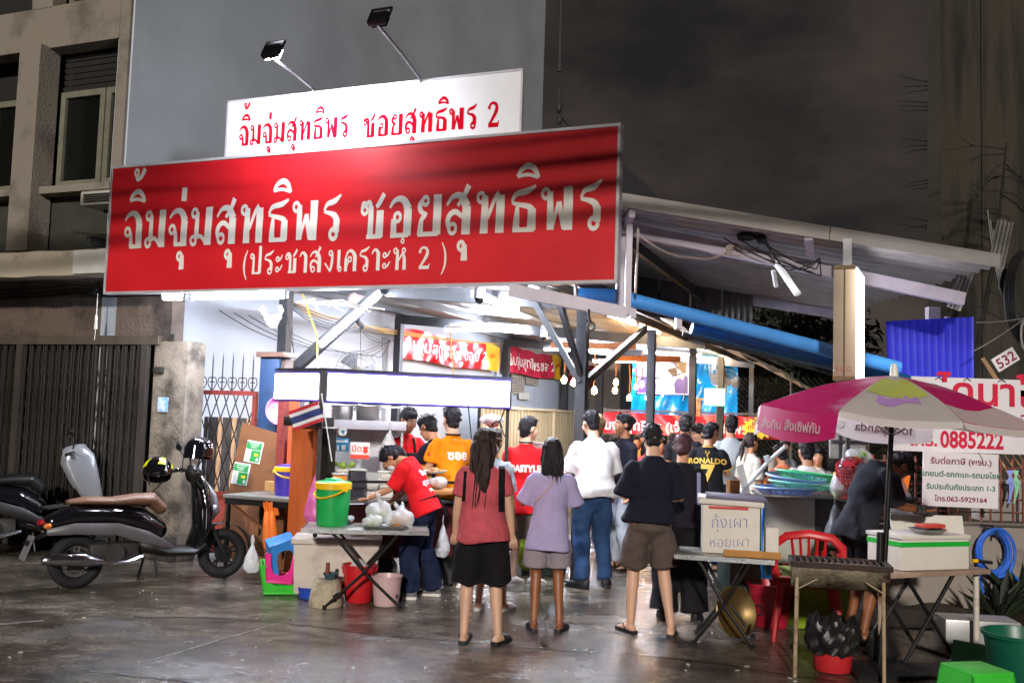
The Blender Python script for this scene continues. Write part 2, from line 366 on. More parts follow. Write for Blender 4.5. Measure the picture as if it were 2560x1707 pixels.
for pts in ([(-2.55, 6.35), (-1.9, 6.18), (-1.2, 5.95), (-.6, 5.9)], [(-1.75, 7.95), (-1.0, 7.65), (-.2, 7.45), (.8, 7.28)], [(-1.75, 7.95), (-2.3, 8.05), (-3.0, 7.98)], [(.3, 7.4), (.36, 8.6), (.3, 9.8)], [(.9, 7.3), (1.6, 7.0), (2.3, 6.6)]):
    s = MB(); P = []
    for a, b_ in zip(pts[:-1], pts[1:]):
        for i in range(9): t = i/9; P.append(Vector((a[0]+(b_[0]-a[0])*t+random.uniform(-.02, .02), a[1]+(b_[1]-a[1])*t+random.uniform(-.02, .02), .004)))
    for a, b_ in zip(P[:-1], P[1:]):
        d = (b_-a).normalized(); nn = Vector((-d.y, d.x, 0))*random.uniform(.006, .014); s.add([a+nn, b_+nn, b_-nn, a-nn], [(0, 3, 2, 1)])
    tag(s.build('ground_crack', crk), 'dark joint crack in the wet concrete', None, None, 'structure')

q = MB(); rn = random.Random(12)
for _ in range(90):
    x, y = rn.uniform(-4.5, 3.2), rn.uniform(5.6, 10.5); s_ = rn.uniform(.006, .02); q.box((x, y, .005), (s_*rn.uniform(1, 2.5), s_, .006), rotm(rn.uniform(-8, 8), rn.uniform(-8, 8), rn.uniform(0, 180)))
tag(q.build('litter', mat('pale_litter', 'a59c8e', .7, vs=30, var=.5), None), 'tiny scraps of litter scattered over the wet ground', None, None, 'stuff')
# ================================================================== SHOPHOUSE ROW (left)
beige = mat('old_beige_plaster', '837a70', .85, vs=1.6, var=.22, bump=.5, bs=40, col2='5a534b', thresh=.42)
beige2 = mat('dirty_pillar_plaster', '7d7266', .85, vs=2.6, col2='3b352d', thresh=.48, bump=.6, bs=30)
brownplaster = mat('brown_stucco', '5f5148', .9, vs=1.4, col2='352c25', thresh=.45, bump=.9, bs=26)
wallwhite = mat('grey_white_wall_paint', 'b5bcc6', .75, vs=.6, var=.14, bump=.12, bs=14)
canopy_m = mat('stained_canopy', 'b5aa98', .8, vs=2.4, col2='5a4c3c', thresh=.36, bump=.5)
soffit_m = mat('grey_soffit', '8d857d', .85, vs=2, var=.2)
frame_m = mat('pale_green_window_frame', '6f6d5e', .6, vs=5, var=.2)
glass_dark = mat('dark_window_glass', '0d0f0d', .12, vs=2, var=.3)
dkgreen = mat('dark_panel_below_window', '33342c', .7, vs=3, var=.3)
sh = T('shophouse', 'tall old shophouse with beige window bays and plain grey side wall', 'building', OB, BZ)
w = MB()
w.box((-4.2, .12, 6.20), (7.6, .24, .52)); w.box((-4.2, .2, 8.35), (7.6, .3, .5)); w.box((-4.2, .2, 11.0), (7.6, .3, 1.2))
for x in (-1.65, -4.3, -6.9): w.box((x, .02, 4.7), (.34, .30, 2.5)); w.box((x, .1, 7.25), (.34, .2, 1.6)); w.box((x, .1, 9.5), (.34, .2, 1.9))
w.box((-.30, .08, 7.4), (.15, .2, 8.0))
w.build('facade_wall', beige, sh)
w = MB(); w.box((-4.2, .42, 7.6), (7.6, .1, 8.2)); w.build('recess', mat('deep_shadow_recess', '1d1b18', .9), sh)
w = MB(); w.box((-.31, 6.7, 6.0), (.22, 13.36, 12.0)); w.box((-.31, 15.5, 2.0), (.22, 4.2, 4.0)); w.build('side_wall', wallwhite, sh)
w = MB(); w.box((-4.2, .26, 3.82), (7.6, .12, .66)); w.build('spandrel', dkgreen, sh)
w = MB(); w.box((-4.2, .15, 4.19), (7.6, .32, .09), bev=.01); w.build('ledge', beige, sh)
def window(x0, x1, z0, z1, nm='window'):
    f = MB(); y = .22; t = .075
    f.box(((x0+x1)/2, y, z0+t/2), (x1-x0, .07, t)); f.box(((x0+x1)/2, y, z1-t/2), (x1-x0, .07, t))
    f.box((x0+t/2, y, (z0+z1)/2), (t, .07, z1-z0-2*t)); f.box((x1-t/2, y, (z0+z1)/2), (t, .07, z1-z0-2*t))
    o = f.build(nm, frame_m, sh)
    p = MB(); p.box(((x0+x1)/2, y+.012, (z0+z1)/2), (x1-x0-2*t, .012, z1-z0-2*t)); p.build('pane', glass_dark, o)
for x0 in (-1.44, -4.10, -6.7):
    for k, (a, b_) in enumerate(((0, .70), (.72, 1.08))): window(x0+a, x0+b_, 4.26, 5.44)
    for k in range(2): window(x0+.02+k*.55, x0+.54+k*.55, 6.50, 8.05)
for x0 in (-2.65,):
    window(x0+.05, x0+.8, 4.26, 5.42)
louver = None
for x0 in (-1.46, -4.12):
    for k in range(6):
        if louver is None:
            q = MB(); q.box((0, 0, 0), (1.16, .05, .055), rotm(28)); louver = q.build('louver', mat('dark_louver', '2a2926', .7), sh); louver.location = (x0+.58, .25, 5.50)
        else: inst(louver, 'louver', sh, (x0+.58, .25, 5.50+.075*k), scale=(.98, 1, 1))
w = MB()
prof = [(-.72, 3.03), (-.72, 3.30), (-.66, 3.31), (.1, 3.42), (.1, 3.12)]
k = len(prof); vs = [Vector((x, y+random.uniform(-.008, .008), z+random.uniform(-.008, .008))) for x in np.linspace(-7.6, 1.2, 30) for y, z in prof]
fs = [(i*k+j, i*k+(j+1) % k, (i+1)*k+(j+1) % k, (i+1)*k+j) for i in range(29) for j in range(k)]+[tuple(range(k)), tuple(29*k+j for j in range(k))]
w.add(vs, fs); w.build('canopy', canopy_m, sh)
w = MB(); w.box((.15, -.735, 3.165), (.5, .02, .25)); w.build('canopy_patch', mat('fresh_white_plaster', 'c9c8c4', .8), sh)
w = MB(); w.box((-4.0, .12, 2.74), (9.2, .2, .76)); w.build('lintel', brownplaster, sh)
w = MB(); w.box((-4.0, .0, 2.39), (9.0, .12, .10)); w.build('gate_track', mat('dark_track', '4c4238', .7, var=.3), sh)
for x, ww in ((.66, .46), (-4.4, .4)):
    w = MB(); w.box((x, .12, 1.19), (ww, .30, 2.38), bev=.012); w.build('pillar', beige2, sh)
# damp streak + notices on the pillar
w = MB(); w.box((.60, -.04, 1.68), (.14, .012, .16), bev=.004); w.build('notice', mat('pale_blue_notice', 'b9c8d6', .7, col2='5f93c0', vs=9, thresh=.55), sh)
w = MB(); w.box((.52, -.05, 2.06), (.13, .04, .07), bev=.008); w.box((.68, -.04, 2.42), (.07, .03, .07)); w.build('junction_box', mat('grimy_black_plastic', '2b2824', .6), sh)
# folding scissor gate
fg = T('folding_gate', 'closed grey folding metal gate across the dark shop front', 'gate', B(-1.9, -.03), BZ)
slat_m = mat('grimy_grey_slat', '453f3a', .55, metal=.3, vs=3, var=.4, stretch=(1, 1, .3))
q = MB(); 
for sx in (-1, 1): q.box((sx*.016, 0, 1.18), (.008, .035, 2.30))
q.box((0, .014, 1.18), (.026, .005, 2.30))
s0 = q.build('slat', slat_m, fg); s0.location = (-2.3, 0, 0)
q = MB(); q.box((0, 0, 1.18), (.085, .06, 2.32)); s1 = q.build('end_post', slat_m, fg); s1.location = (.34, -.01, 0)
inst(s1, 'end_post', fg, (-2.34, -.01, 0)); inst(s1, 'end_post', fg, (2.22, -.01, 0))
xs = [-2.3+.108*i for i in range(1, 42)]
for x in xs: inst(s0, 'slat', fg, (x, random.uniform(-.006, .006), 0), (0, 0, random.uniform(-.12, .12)))
q = MB()
for i in range(len(xs)-1):
    for z in (.25, .62, 1.0, 1.38, 1.76):
        q.bar((xs[i], .03, z), (xs[i+1], .03, z+.36), .012, .004); q.bar((xs[i+1], .026, z), (xs[i], .026, z+.36), .012, .004)
tag(q.build('lattice', slat_m, fg), None, None, None, 'stuff')
q = MB(); q.box((0, .16, 1.2), (4.6, .02, 2.4)); q.build('dark_interior_sheet', mat('unlit_shop_interior', '0d0c0b', .8, vs=2, var=.4), fg)  # near-black sheet painting the darkness of the unlit shop behind the slats
# cable bundle under the canopy
wire_m = mat('black_cable', '111112', .5, vs=8, var=.3)
q = MB()
for k in range(7):
    z = 2.93+random.uniform(-.06, .06); v = -.10-.02*k
    q.tube([tuple(p) for p in wire([(-4.5, v, z), (-2.2, v, z-.05*random.random()), (-.6, v, z+.02), (.3, v, z-.02), (1.2, v-.03, z+.01)], random.uniform(.01, .05), 6)], random.uniform(.006, .012), 5)
for k in range(9): q.ell((random.uniform(-.4, .9), -.17, 2.93+random.uniform(-.05, .05)), (.06, .03, .03))
t = q.build('cable_bundle', wire_m, None, OB, BZ); tag(t, 'tangle of black cables strung under the stained concrete canopy', 'cables')
q = MB(); q.tube([(-.27, -.2, 2.9), (-.27, -.2, 2.66)], .006, 5); q.tube([(-.27, -.2, 2.66), (-.27, -.2, 2.50)], [.014, .02], 8); q.tube([(-.27, -.2, 2.50), (-.275, -.2, 2.38)], .004, 5)
tag(q.build('pull_switch', mat('white_plastic', 'd6d4cf', .4), None, OB, BZ), 'white pull switch hanging on a cord beneath the canopy', 'switch')
a = T('air_conditioner', 'small dingy white box unit under the window beside the red sign', 'air conditioner', B(.10, -.55, 3.82), BZ)
q = MB(); q.box((0, .2, .07), (.62, .5, .16), bev=.02); q.build('casing', mat('dingy_white_casing', 'bdb9ae', .5, vs=4, var=.15), a)
q = MB(); [q.box((0, -.06, .03+.025*i), (.5, .02, .01)) for i in range(4)]; q.box((-.2, .40, -.02), (.04, .4, .03)); q.build('grille', slat_m, a)

# ================================================================== IRON SIDE GATE beside the pillar
rust = mat('rust_red_paint', '7a2b25', .6, vs=7, col2='4b1f1b', thresh=.42); iron = mat('black_iron', '201d1c', .55, metal=.3, vs=9, var=.3)
gt = T('iron_gate', 'rust red iron gate with diamond lattice, scrolls and spikes', 'gate', B(.98, .55), BZ)
q = MB(); W2 = .40
for sx in (-1, 1): q.box((sx*W2, 0, .93), (.045, .05, 1.86))
q.box((0, 0, 1.84), (2*W2-.05, .045, .05)); q.box((0, 0, .70), (2*W2-.05, .045, .05)); q.build('frame', rust, gt)
q = MB(); q.box((0, .012, .36), (2*W2-.05, .012, .64)); q.build('kick_panel', mat('faded_red_sheet', '8d3c33', .6, vs=4, var=.25), gt)
bar0 = None
for k in range(11):
    for s_ in (-1, 1):
        x0 = -W2+.08*k*s_*1 if False else None
n_ = 6
for k in range(-3, n_+1):
    for s_ in (-1, 1):
        # diamond lattice bar clipped to the frame
        xa, za = -W2+.02+(2*W2/n_)*k, .73; dx, dz = .41, 1.09
        xb, zb = xa+dx*1.0, za+dz
        lo, hi = 0, 1
        if xa < -W2+.02: lo = (-W2+.02-xa)/dx
        if xb > W2-.02: hi = (W2-.02-xa)/dx
        if hi-lo < .06: continue
        A = Vector((xa+dx*lo, 0, za+dz*lo)); Bq = Vector((xa+dx*hi, 0, za+dz*hi))
        if s_ < 0: A.x *= -1; Bq.x *= -1
        A.y = Bq.y = .006*s_
        q = MB(); q.bar(A, Bq, .012, .008); q.build('lattice_bar', iron, gt)
for k in range(6):
    x = -W2+.05+k*(2*W2-.1)/5
    q = MB(); q.tube([(x, 0, 1.86), (x, 0, 2.2), (x, 0, 2.3)], [.008, .007, .001], 6)
    if k == 0: spike0 = None
    q.build('spike', iron, gt)
    for s_ in (-1, 1):
        c = MB(); pts = [(x+s_*(.010+.05*math.sin(t)), 0, 1.87+.055*t) for t in np.linspace(0, 1.9, 8)]
        pts += [(x+s_*(.055-.028*(1-math.cos(a_))), 0, 1.985+.028*math.sin(a_)) for a_ in np.linspace(.4, 5, 10)]
        c.tube(pts, .006, 5); c.build('scroll', iron, gt)
q = MB()
for i in range(9):
    x = -.40+i*.10; q.box((x, .1+.012*(i % 2), 1.02), (.088, .015, 1.28))
bp = T('plank_screen', 'pale and dark striped plank screen behind the iron gate', 'screen', B(.98, .62), BZ)
pm = [mat('pale_plank', 'c39b78', .7, vs=4, var=.25, stretch=(4, 4, .6)), mat('weathered_plank', '4a4541', .8, vs=5, var=.4, stretch=(4, 4, .6))]
for i in range(9):
    q = MB(); q.box((-.40+i*.10, .1+.012*(i % 2), .98), (.05 if i % 2 == 0 else .14, .015, 1.16)); q.build('plank', pm[i % 2 if i not in (0, 8) else 1], bp)
# blue post with a wooden cap, two iron uprights
bl = T('blue_post', 'blue square post with a brown wooden cap beside the iron gate', 'post', B(1.62, .55), BZ)
q = MB(); q.box((0, 0, 1.12), (.25, .2, 2.24), bev=.006); q.build('shaft', mat('worn_blue_paint', '173458', .6, vs=4, col2='11233a', thresh=.4), bl)
q = MB(); q.box((.03, -.02, 2.27), (.36, .26, .055), bev=.005); q.build('cap', mat('brown_wood', '5b4033', .7, vs=5, var=.3, stretch=(1, 6, 6)), bl)
q = MB(); q.box((.15, .02, 1.12), (.045, .16, 2.2)); q.build('side_board', mat('brown_wood2', '4b3a33', .7, vs=5, var=.3), bl)
ir = T('iron_uprights', 'pair of steel uprights with red lower halves beside the blue post', 'posts', B(1.90, .55), BZ)
for i, x in enumerate((-.06, .09)):
    q = MB(); q.box((x, 0, 1.55 if i else 1.5), (.05, .05, .9 if i else .6)); q.build('upper_post', mat('grey_steel', '55575c', .5, metal=.4), ir)
    q = MB(); q.box((x-.004, -.004, .72), (.056, .056, 1.1)); q.build('lower_post', mat('red_paint', 'a63a38', .55, vs=6, var=.25), ir)
q = MB(); q.box((.02, 0, 1.92), (.2, .045, .07)); q.build('cross_plate', _M['grey_steel'], ir)

# ================================================================== OPEN SHED ROOFED BETWEEN THE WALL AND THE POST LINE
steel = mat('dark_grey_steel', '3a3b3e', .5, metal=.35, vs=5, var=.3); steelb = mat('brown_grey_steel', '4b433d', .6, metal=.2, vs=5, var=.3)
sd = T('open_shed', 'open steel shed with grey sheet roof over the diners', 'shed', OB, BZ)
rz = lambda u: 3.44-.085*u
post_specs = [(5.0, 1.2, .11), (5.0, 4.1, .10), (5.0, 6.7, .10), (5.0, 9.1, .10), (5.0, 12.6, .10), (1.27, 1.2, .12), (.06, 6.2, .12), (.06, 11.0, .12), (.06, 14.9, .12)]
for u, v, ww in post_specs:
    q = MB(); h = rz(u)-.14; q.box((u, v, h/2), (ww, ww, h)); o = q.build('post', steel if u > 4 else steel, sd)
    p_ = MB(); p_.box((u, v, .01), (ww*2, ww*2, .02)); p_.build('foot_plate', steel, o)
q = MB()
for v in (1.2, 6.2, 11.0, 14.9):
    q = MB(); q.bar((.0, v, rz(0)-.16), (5.3, v, rz(5.3)-.14), .09, .15); q.build('rafter', steel, sd)
for u, zz in ((5.0, -.06), (3.4, -.05), (1.7, -.05), (.2, -.05)):
    q = MB(); q.bar((u, -.85, rz(u)+zz), (u, 16.5, rz(u)+zz), .06, .09); q.build('purlin', steel if u < 4 else steelb, sd)
q = MB(); q.bar((5.3, -.85, rz(5.3)-.02), (5.3, 16.5, rz(5.3)-.02), .05, .14); q.build('eave_beam', steelb, sd)
q = MB()
q.bar((5.0, 1.25, 2.05), (5.0, .35, rz(5)-.12), .05, .07); q.build('brace', steel, sd)
q = MB(); q.bar((5.0, 1.15, 2.05), (4.42, 1.15, rz(5)-.05), .05, .06); q.build('brace', steel, sd)
q = MB(); q.bar((5.02, 1.25, 2.05), (5.02, 3.7, rz(5)-.16), .06, .08); q.build('brace', steelb, sd)
q = MB(); q.bar((1.42, 1.1, 2.08), (2.62, 1.1, rz(2.6)-.16), .09, .12); q.build('brace', steel, sd)
# corrugated roof, ribs run down the slope
def corr(fn, nu, ribs, amp):
    vs = []; n_ = ribs*4
    for j in range(n_+1):
        b_ = j/n_; h = amp*(0, 1, 1, 0)[j % 4]
        for i in range(nu+1): vs.append(fn(i/nu, b_, h))
    return vs, [(j*(nu+1)+i, j*(nu+1)+i+1, (j+1)*(nu+1)+i+1, (j+1)*(nu+1)+i) for j in range(n_) for i in range(nu)]
roof_m = mat('grey_roof_sheet', 'a2a09a', .45, metal=.35, vs=2, var=.2)
for k in range(6):
    v0 = -.85+k*2.9
    q = MB(); vs, fs = corr(lambda a, b_, h: Vector((-.15+5.6*a, v0+2.9*b_, rz(-.15+5.6*a)+.03+h+(.004 if k % 2 else 0))), 1, 14, .025); q.add(vs, fs); q.build('roof_sheet', roof_m, sd, fix=False)
# beige tarp slung from the eave
q = MB()
def tarp(a, b_):
    v = 1.4+14*a; s = b_; o = .10+1.0*s*(.4+.6*min(1, a*2.2)); return Vector((5.36+o, v, rz(5.3)-.10-.55*s*s*(.3+.7*min(1, 2*a))-.22*math.sin(math.pi*s)*(.3+.7*a)-.03*math.sin(v*5+s*3)))
q.grid(tarp, 40, 8); tag(q.build('awning_tarp', mat('beige_tarp', '8f8472', .8, vs=3, var=.2, bump=.3), None, OB, BZ), 'sagging beige tarp slung outward from the shed eave', 'tarp')
# back wall of the yard, end wall
bw = T('back_wall', 'brown grey wall with pillars behind the diners', 'wall', B(0, 17.6), BZ)
q = MB(); q.box((1.3, 0, 1.7), (3.0, .15, 3.4)); q.build('panel', mat('grey_brown_plaster', '86776a', .85, vs=1.5, var=.2), bw)
for x in (.15, 1.25, 2.0): q = MB(); q.box((x, -.12, 1.7), (.2, .16, 3.4)); q.build('pillar', mat('pillar_grey', '6f6862', .8), bw)
q = MB(); q.box((5.0, .6, 1.4), (5.5, .12, 2.8)); q.build('dark_panel', mat('dark_rear_sheet', '2a2624', .85, vs=1.5, var=.3), bw)
# ================================================================== MAIN SIGNS
red_m = mat('red_vinyl', 'c61a24', .42, vs=1.1, var=.10, spec=.5)
cream = mat('cream_lettering', 'd9d4cc', .45, vs=3, var=.04); alu = mat('white_aluminium_edge', 'c9c6cc', .35, metal=.3)
rs = T('red_signboard', 'long red signboard with large cream Thai lettering', 'sign', B(3.33, -1.0, 2.78), BZ)
q = MB(); NX, NZ = 60, 20
q.grid(lambda a, b_: Vector((-2.66+5.32*a, -.035-.0035*math.sin(b_*17+a*3)*math.sin(math.pi*b_)-.002*math.sin(a*23+b_*9), .012+1.262*b_)), NX, NZ); q.build('vinyl_face', red_m, rs, fix=False)
q = MB(); q.box((0, .02, .643), (5.30, .07, 1.25)); q.build('board', mat('sign_backing', '5a5654', .6), rs)
q = MB()
for z in (.0, 1.286): q.box((0, 0, z), (5.37, .085, .025))
for x in (-2.675, 2.675): q.box((x, 0, .643), (.025, .085, 1.26))
q.build('edge_frame', alu, rs)
q = MB()
fx0 = lambda x0, z0, sx, sz: (lambda x, y, d=0.: Vector((x0+x*sx, -.0445-d, z0+y*sz)))
def put(q, text, u0, u1, z0, h, weight=1., shift=3.33, zb=2.78, slope=0.):
    sts, wd = brush(text, weight); sx = (u1-u0)/(wd-.1)
    def f_(x, y, d):
        X_ = u0-shift+x*sx; Z_ = z0-zb+y*h; a = (X_+2.66)/5.32; b_ = min(1, max(0, (Z_-.012)/1.262))
        return Vector((X_, -.035-.0035*math.sin(b_*17+a*3)*math.sin(math.pi*b_)-.002*math.sin(a*23+b_*9)-.0014-d, Z_))
    strokes_mesh(q, sts, f_)
put(q, 'จิ้มจุ่มสุทธิพร', .86, 3.40, 3.225, .372, 1.12); put(q, 'ซอยสุทธิพร', 3.60, 5.88, 3.215, .365, 1.12)
put(q, '(ประชาสงเคราะห์', 2.33, 4.10, 2.925, .20); put(q, '2', 4.20, 4.33, 2.925, .20); put(q, ')', 4.42, 4.49, 2.925, .20)
q.build('lettering', cream, rs, fix=False)
# white sign behind it
ws = T('white_signboard', 'white signboard with red Thai lettering standing above the red one', 'sign', B(3.41, -.70, 3.88), BZ)
q = MB(); q.box((0, 0, .43), (3.18, .05, .86)); q.build('board', mat('white_sign_face', 'd4d3d8', .5, vs=2, var=.05), ws)
q = MB()
for z in (0, .86): q.box((0, 0, z), (3.2, .062, .02))
for x in (-1.595, 1.595): q.box((x, 0, .43), (.02, .062, .84))
q.build('edge_frame', alu, ws)
q = MB()
def putw(text, u0, u1, z0, h):
    sts, wd = brush(text, 1.18); sx = (u1-u0)/(wd-.1); strokes_mesh(q, sts, lambda x, y, d: Vector((u0-3.41+x*sx, -.0275-d, z0-3.88+y*h)))
putw('จิ้มจุ่มสุทธิพร', 1.97, 3.24, 4.275, .20); putw('ซอยสุทธิพร', 3.40, 4.58, 4.245, .20); putw('2', 4.68, 4.81, 4.24, .23)
q.build('lettering', mat('crimson_lettering', 'b80c22', .9, spec=0.), ws, fix=False)
q = MB()
for u in (1.6, 3.3, 5.2): q.bar((u, -.93, 2.9), (u, -.93, 4.0), .04, .04)
for u in (2.4, 4.3): q.bar((u, -.66, 2.95), (u, -.66, 4.7), .04, .04); q.bar((u, -.62, 4.2), (u, 1.2, 3.3), .035, .035)
for z in (2.9, 4.0): q.bar((.75, -.9, z), (5.9, -.9, z), .035, .035)
tag(q.build('sign_frame', steel, None, OB, BZ), 'dark steel framework holding up the two signboards', 'frame')
lamp_face = mat('floodlight_glass', 'f4f8ff', .2, emit=30); black_al = mat('black_cast_metal', '17171a', .45, metal=.4, vs=9)
def floodlight(label, u, v, z, u2, v2, z2, on):
    f = T('floodlight', label, 'floodlight', B(u2, v2, z2), BZ, 'floodlights over the signs')
    d = Vector((u-u2, v-v2, z-z2))
    q = MB(); q.tube([(0, 0, -.1), (d.x*.04, d.y*.04, .03), (d.x*.5, d.y*.5, d.z*.5+.03), tuple(d)], .014, 7); q.build('arm', mat('galvanised_arm', '6d6b70', .4, metal=.5), f)
    rt = rotm(-28)  # head looks back at the sign
    q = MB(); q.box(d+rt @ Vector((0, -.02, .05)), (.17, .05, .125), rt, bev=.01)
    for i in range(7): q.box(d+rt @ Vector((-.066+.022*i, -.048, .05)), (.005, .02, .11), rt)
    q.build('housing', black_al, f)
    q = MB(); q.box(d+rt @ Vector((0, .024, .05)), (.145, .006, .10), rt); q.build('lens', lamp_face if on else glass_dark, f)
    q = MB()
    for sx in (-1, 1): q.box(d+rt @ Vector((sx*.094, -.02, .10)), (.009, .02, .14), rt)
    q.box(d+rt @ Vector((0, -.02, .17)), (.195, .02, .009), rt); q.build('bracket', black_al, f)
    if on:
        ld = bpy.data.lights.new('floodlight_beam', 'SPOT'); ld.energy = 150; ld.spot_size = R(165); ld.spot_blend = .7; ld.shadow_soft_size = .07; ld.color = (.86, .9, 1)
        lo = bpy.data.objects.new('floodlight_beam', ld); COL.objects.link(lo); lo.parent = f; lo.location = d+rt @ Vector((0, .04, .05)); lo.rotation_euler = Vector((-.10, .9, -.30)).to_track_quat('-Z', 'Y').to_euler()
floodlight('lit black floodlight on a thin silver arm above the white sign', 3.07, -1.75, 4.70, 2.80, -.68, 4.75, True)
floodlight('unlit black floodlight on a dark arm above the white sign', 4.12, -1.75, 4.86, 3.99, -.68, 4.71, False)

# ================================================================== FLUORESCENT TUBES
tube_e = mat('lit_tube', 'e6eeff', .3, emit=320); tube_warm = mat('warm_lit_tube', 'ffd9a8', .3, emit=140)
fit_m = mat('white_batten', 'c8c8c8', .5, vs=6)
def tube_light(label, a, b_, rad=.019, em=tube_e, batten=True, side=(0, 0, 1), world=False):
    a, b_ = (Vector(a), Vector(b_)) if world else (B(*a), B(*b_)); c = (a+b_)/2; up = Vector(side)
    f = T('tube_light', label, 'tube light', c, 0, 'fluorescent tubes under the roofs'); d = (b_-a).normalized()
    q = MB(); q.tube([a-c, b_-c], rad, 10); q.build('tube', em, f)
    q = MB()
    if batten: q.bar(a-c-d*.03+up*.045, b_-c+d*.03+up*.045, .045, .032, up)
    for e_, s_ in ((a, -1), (b_, 1)): q.tube([e_-c, e_-c+d*s_*.03], rad*1.25, 8); q.bar(e_-c+d*s_*.015, e_-c+d*s_*.015+up*.05, .03, .03, (1, 0, 0))
    q.build('batten', fit_m, f)
tube_light('long lit tube under the left end of the red sign', (1.52, -.74, 2.755), (2.62, -.74, 2.75))
tube_light('short end of a lit tube at the left corner below the red sign', (1.16, -.74, 2.76), (1.40, -.74, 2.755))
tube_light('bright tube sloping away under the right end of the red sign', (4.95, -.72, 2.84), (5.0, .42, 2.83))
tube_light('bright tube next to the dome camera below the red sign', (4.0, .60, 2.90), (4.0, 1.80, 2.90))
tube_light('lit tube fixed along the diagonal steel brace', (1.92, 1.02, 2.42), (2.64, 1.02, 2.98), side=(-.5, 0, .85))
tube_light('level lit tube under the rafter in front of the red banners', (1.05, 6.0, 3.07), (2.40, 6.0, 3.07))
tube_light('small bright tube at the shed eave by the blue pipe', (5.0, 2.05, 2.86), (5.0, 3.2, 2.87))
tube_light('lit tube at the second rafter left of the forked post', (.97, 10.9, 3.12), (1.62, 10.9, 3.12))
tube_light('lit tube at the second rafter right of the forked post', (1.75, 10.9, 3.12), (2.36, 10.9, 3.12))
tube_light('far lit tube behind the wooden bar, left half', (1.80, 11.7, 2.93), (2.22, 11.7, 2.93))
tube_light('far lit tube behind the wooden bar, right half', (2.28, 11.7, 2.93), (2.75, 11.7, 2.93))
tube_light('warm tube in line with the purlin near the forked post', (4.6, 4.9, 3.02), (4.6, 6.1, 3.02), em=tube_warm)
tube_light('warm tube above the fans in the back of the shed', (4.7, 7.6, 2.97), (4.7, 8.8, 2.97), em=tube_warm)
tube_light('cool tube under the roof just in front of the blue tarp', (3.3, 10.2, 3.02), (4.4, 10.2, 2.96))
tube_light('warm tube nearest the blue tarp', (4.7, 10.6, 2.97), (4.7, 11.8, 2.97), em=tube_warm)

# ================================================================== RIGHT: LEAN-TO ROOF, PIPE, LIGHT BOX
lt = T('lean_to_roof', 'sloping corrugated metal lean-to roof with white steel beams', 'roof', (.92, 8.3, 0))
lil = mat('white_steel_beam', 'b3abb8', .5, metal=.1, vs=4, var=.15); gal = mat('galvanised_sheet', 'a5a29e', .42, metal=.3, vs=2.5, var=.25)
zr = lambda x: 3.47-.132*x
q = MB(); vs, fs = corr(lambda a, b_, h: Vector((-.1+3.25*b_*0+3.25*a, 3.7*b_, zr(-.1+3.25*a)+h)), 1, 20, .05); q.add(vs, fs); q.build('roof_sheet', gal, lt, fix=False)
q = MB(); q.bar((-.1, -.02, zr(-.1)+.045), (1.72, -.02, zr(1.72)+.045), .012, .115); q.build('fascia', mat('pale_fascia', 'a09b98', .45, metal=.3, vs=3, var=.15), lt)
q = MB(); q.bar((1.725, -.03, zr(1.72)+.045), (3.15, -.03, zr(3.15)+.045), .012, .115); q.build('fascia', _M['pale_fascia'], lt)
q = MB(); q.bar((-.05, .42, zr(-.05)-.10), (3.05, .42, zr(3.05)-.24), .07, .11); q.build('beam', lil, lt)
q = MB(); q.bar((.3, 3.6, zr(.3)-.06), (3.2, 3.6, zr(3.2)-.06), .06, .10); q.build('beam', lil, lt)
for x in (.06,): q = MB(); q.bar((x, 0, zr(x)-.05), (x, 3.65, zr(x)-.05), .05, .07); q.build('rafter', lil, lt)
q = MB(); q.box((.03, .42, 2.95), (.09, .09, .66)); q.build('post', lil, lt)
q = MB(); q.box((3.13, 1.25, 2.25), (.11, .09, 1.2)); q.build('post', lil, lt)
q = MB(); q.bar((1.55, -.01, zr(1.55)-.02), (1.66, .3, zr(1.6)-.12), .07, .05); q.build('stub', lil, lt)
q = MB(); q.bar((.08, .5, zr(0)-.2), (1.35, 3.5, 3.15), .05, .1); q.build('brace', steel, lt)
for i in range(4):
    q = MB(); vs, fs = corr(lambda a, b_, h: Vector((.45+.38*i+.36*b_, 3.55+h*.5, 3.02+.40*a-.05*i)), 1, 5, .03); q.add(vs, fs); q.build('end_panel', mat('grey_siding', '5a5752', .6, metal=.2, vs=3, var=.2), lt, fix=False)
# blue pipe
bp_m = mat('blue_pvc', '4690dc', .32, vs=3, var=.12)
pp = T('blue_pipe', 'thick blue plastic pipe running down past the light box', 'pipe', (1.0, 8.62, 2.72))
q = MB(); q.tube([(0, 0, 0), (2.4, .1, -.52)], .061, 16); q.tube([(-.42, .1, .03), (-.1, .02, .02)], .068, 16); q.build('pipe', bp_m, pp)
q = MB(); q.tube([(.6, .25, -.22), (2.6, .4, -.62)], .06, 14); q.build('lower_pipe', mat('dark_teal_pvc', '1b5680', .35), pp)
q = MB(); q.tube([(.5, .12, -.28), (2.5, .25, -.72)], .022, 8); q.build('conduit', wire_m, pp)
for t_ in (.05, .45): q = MB(); q.box((t_, .06, -.06-.21*t_), (.05, .1, .18)); q.build('clip', lil, pp)
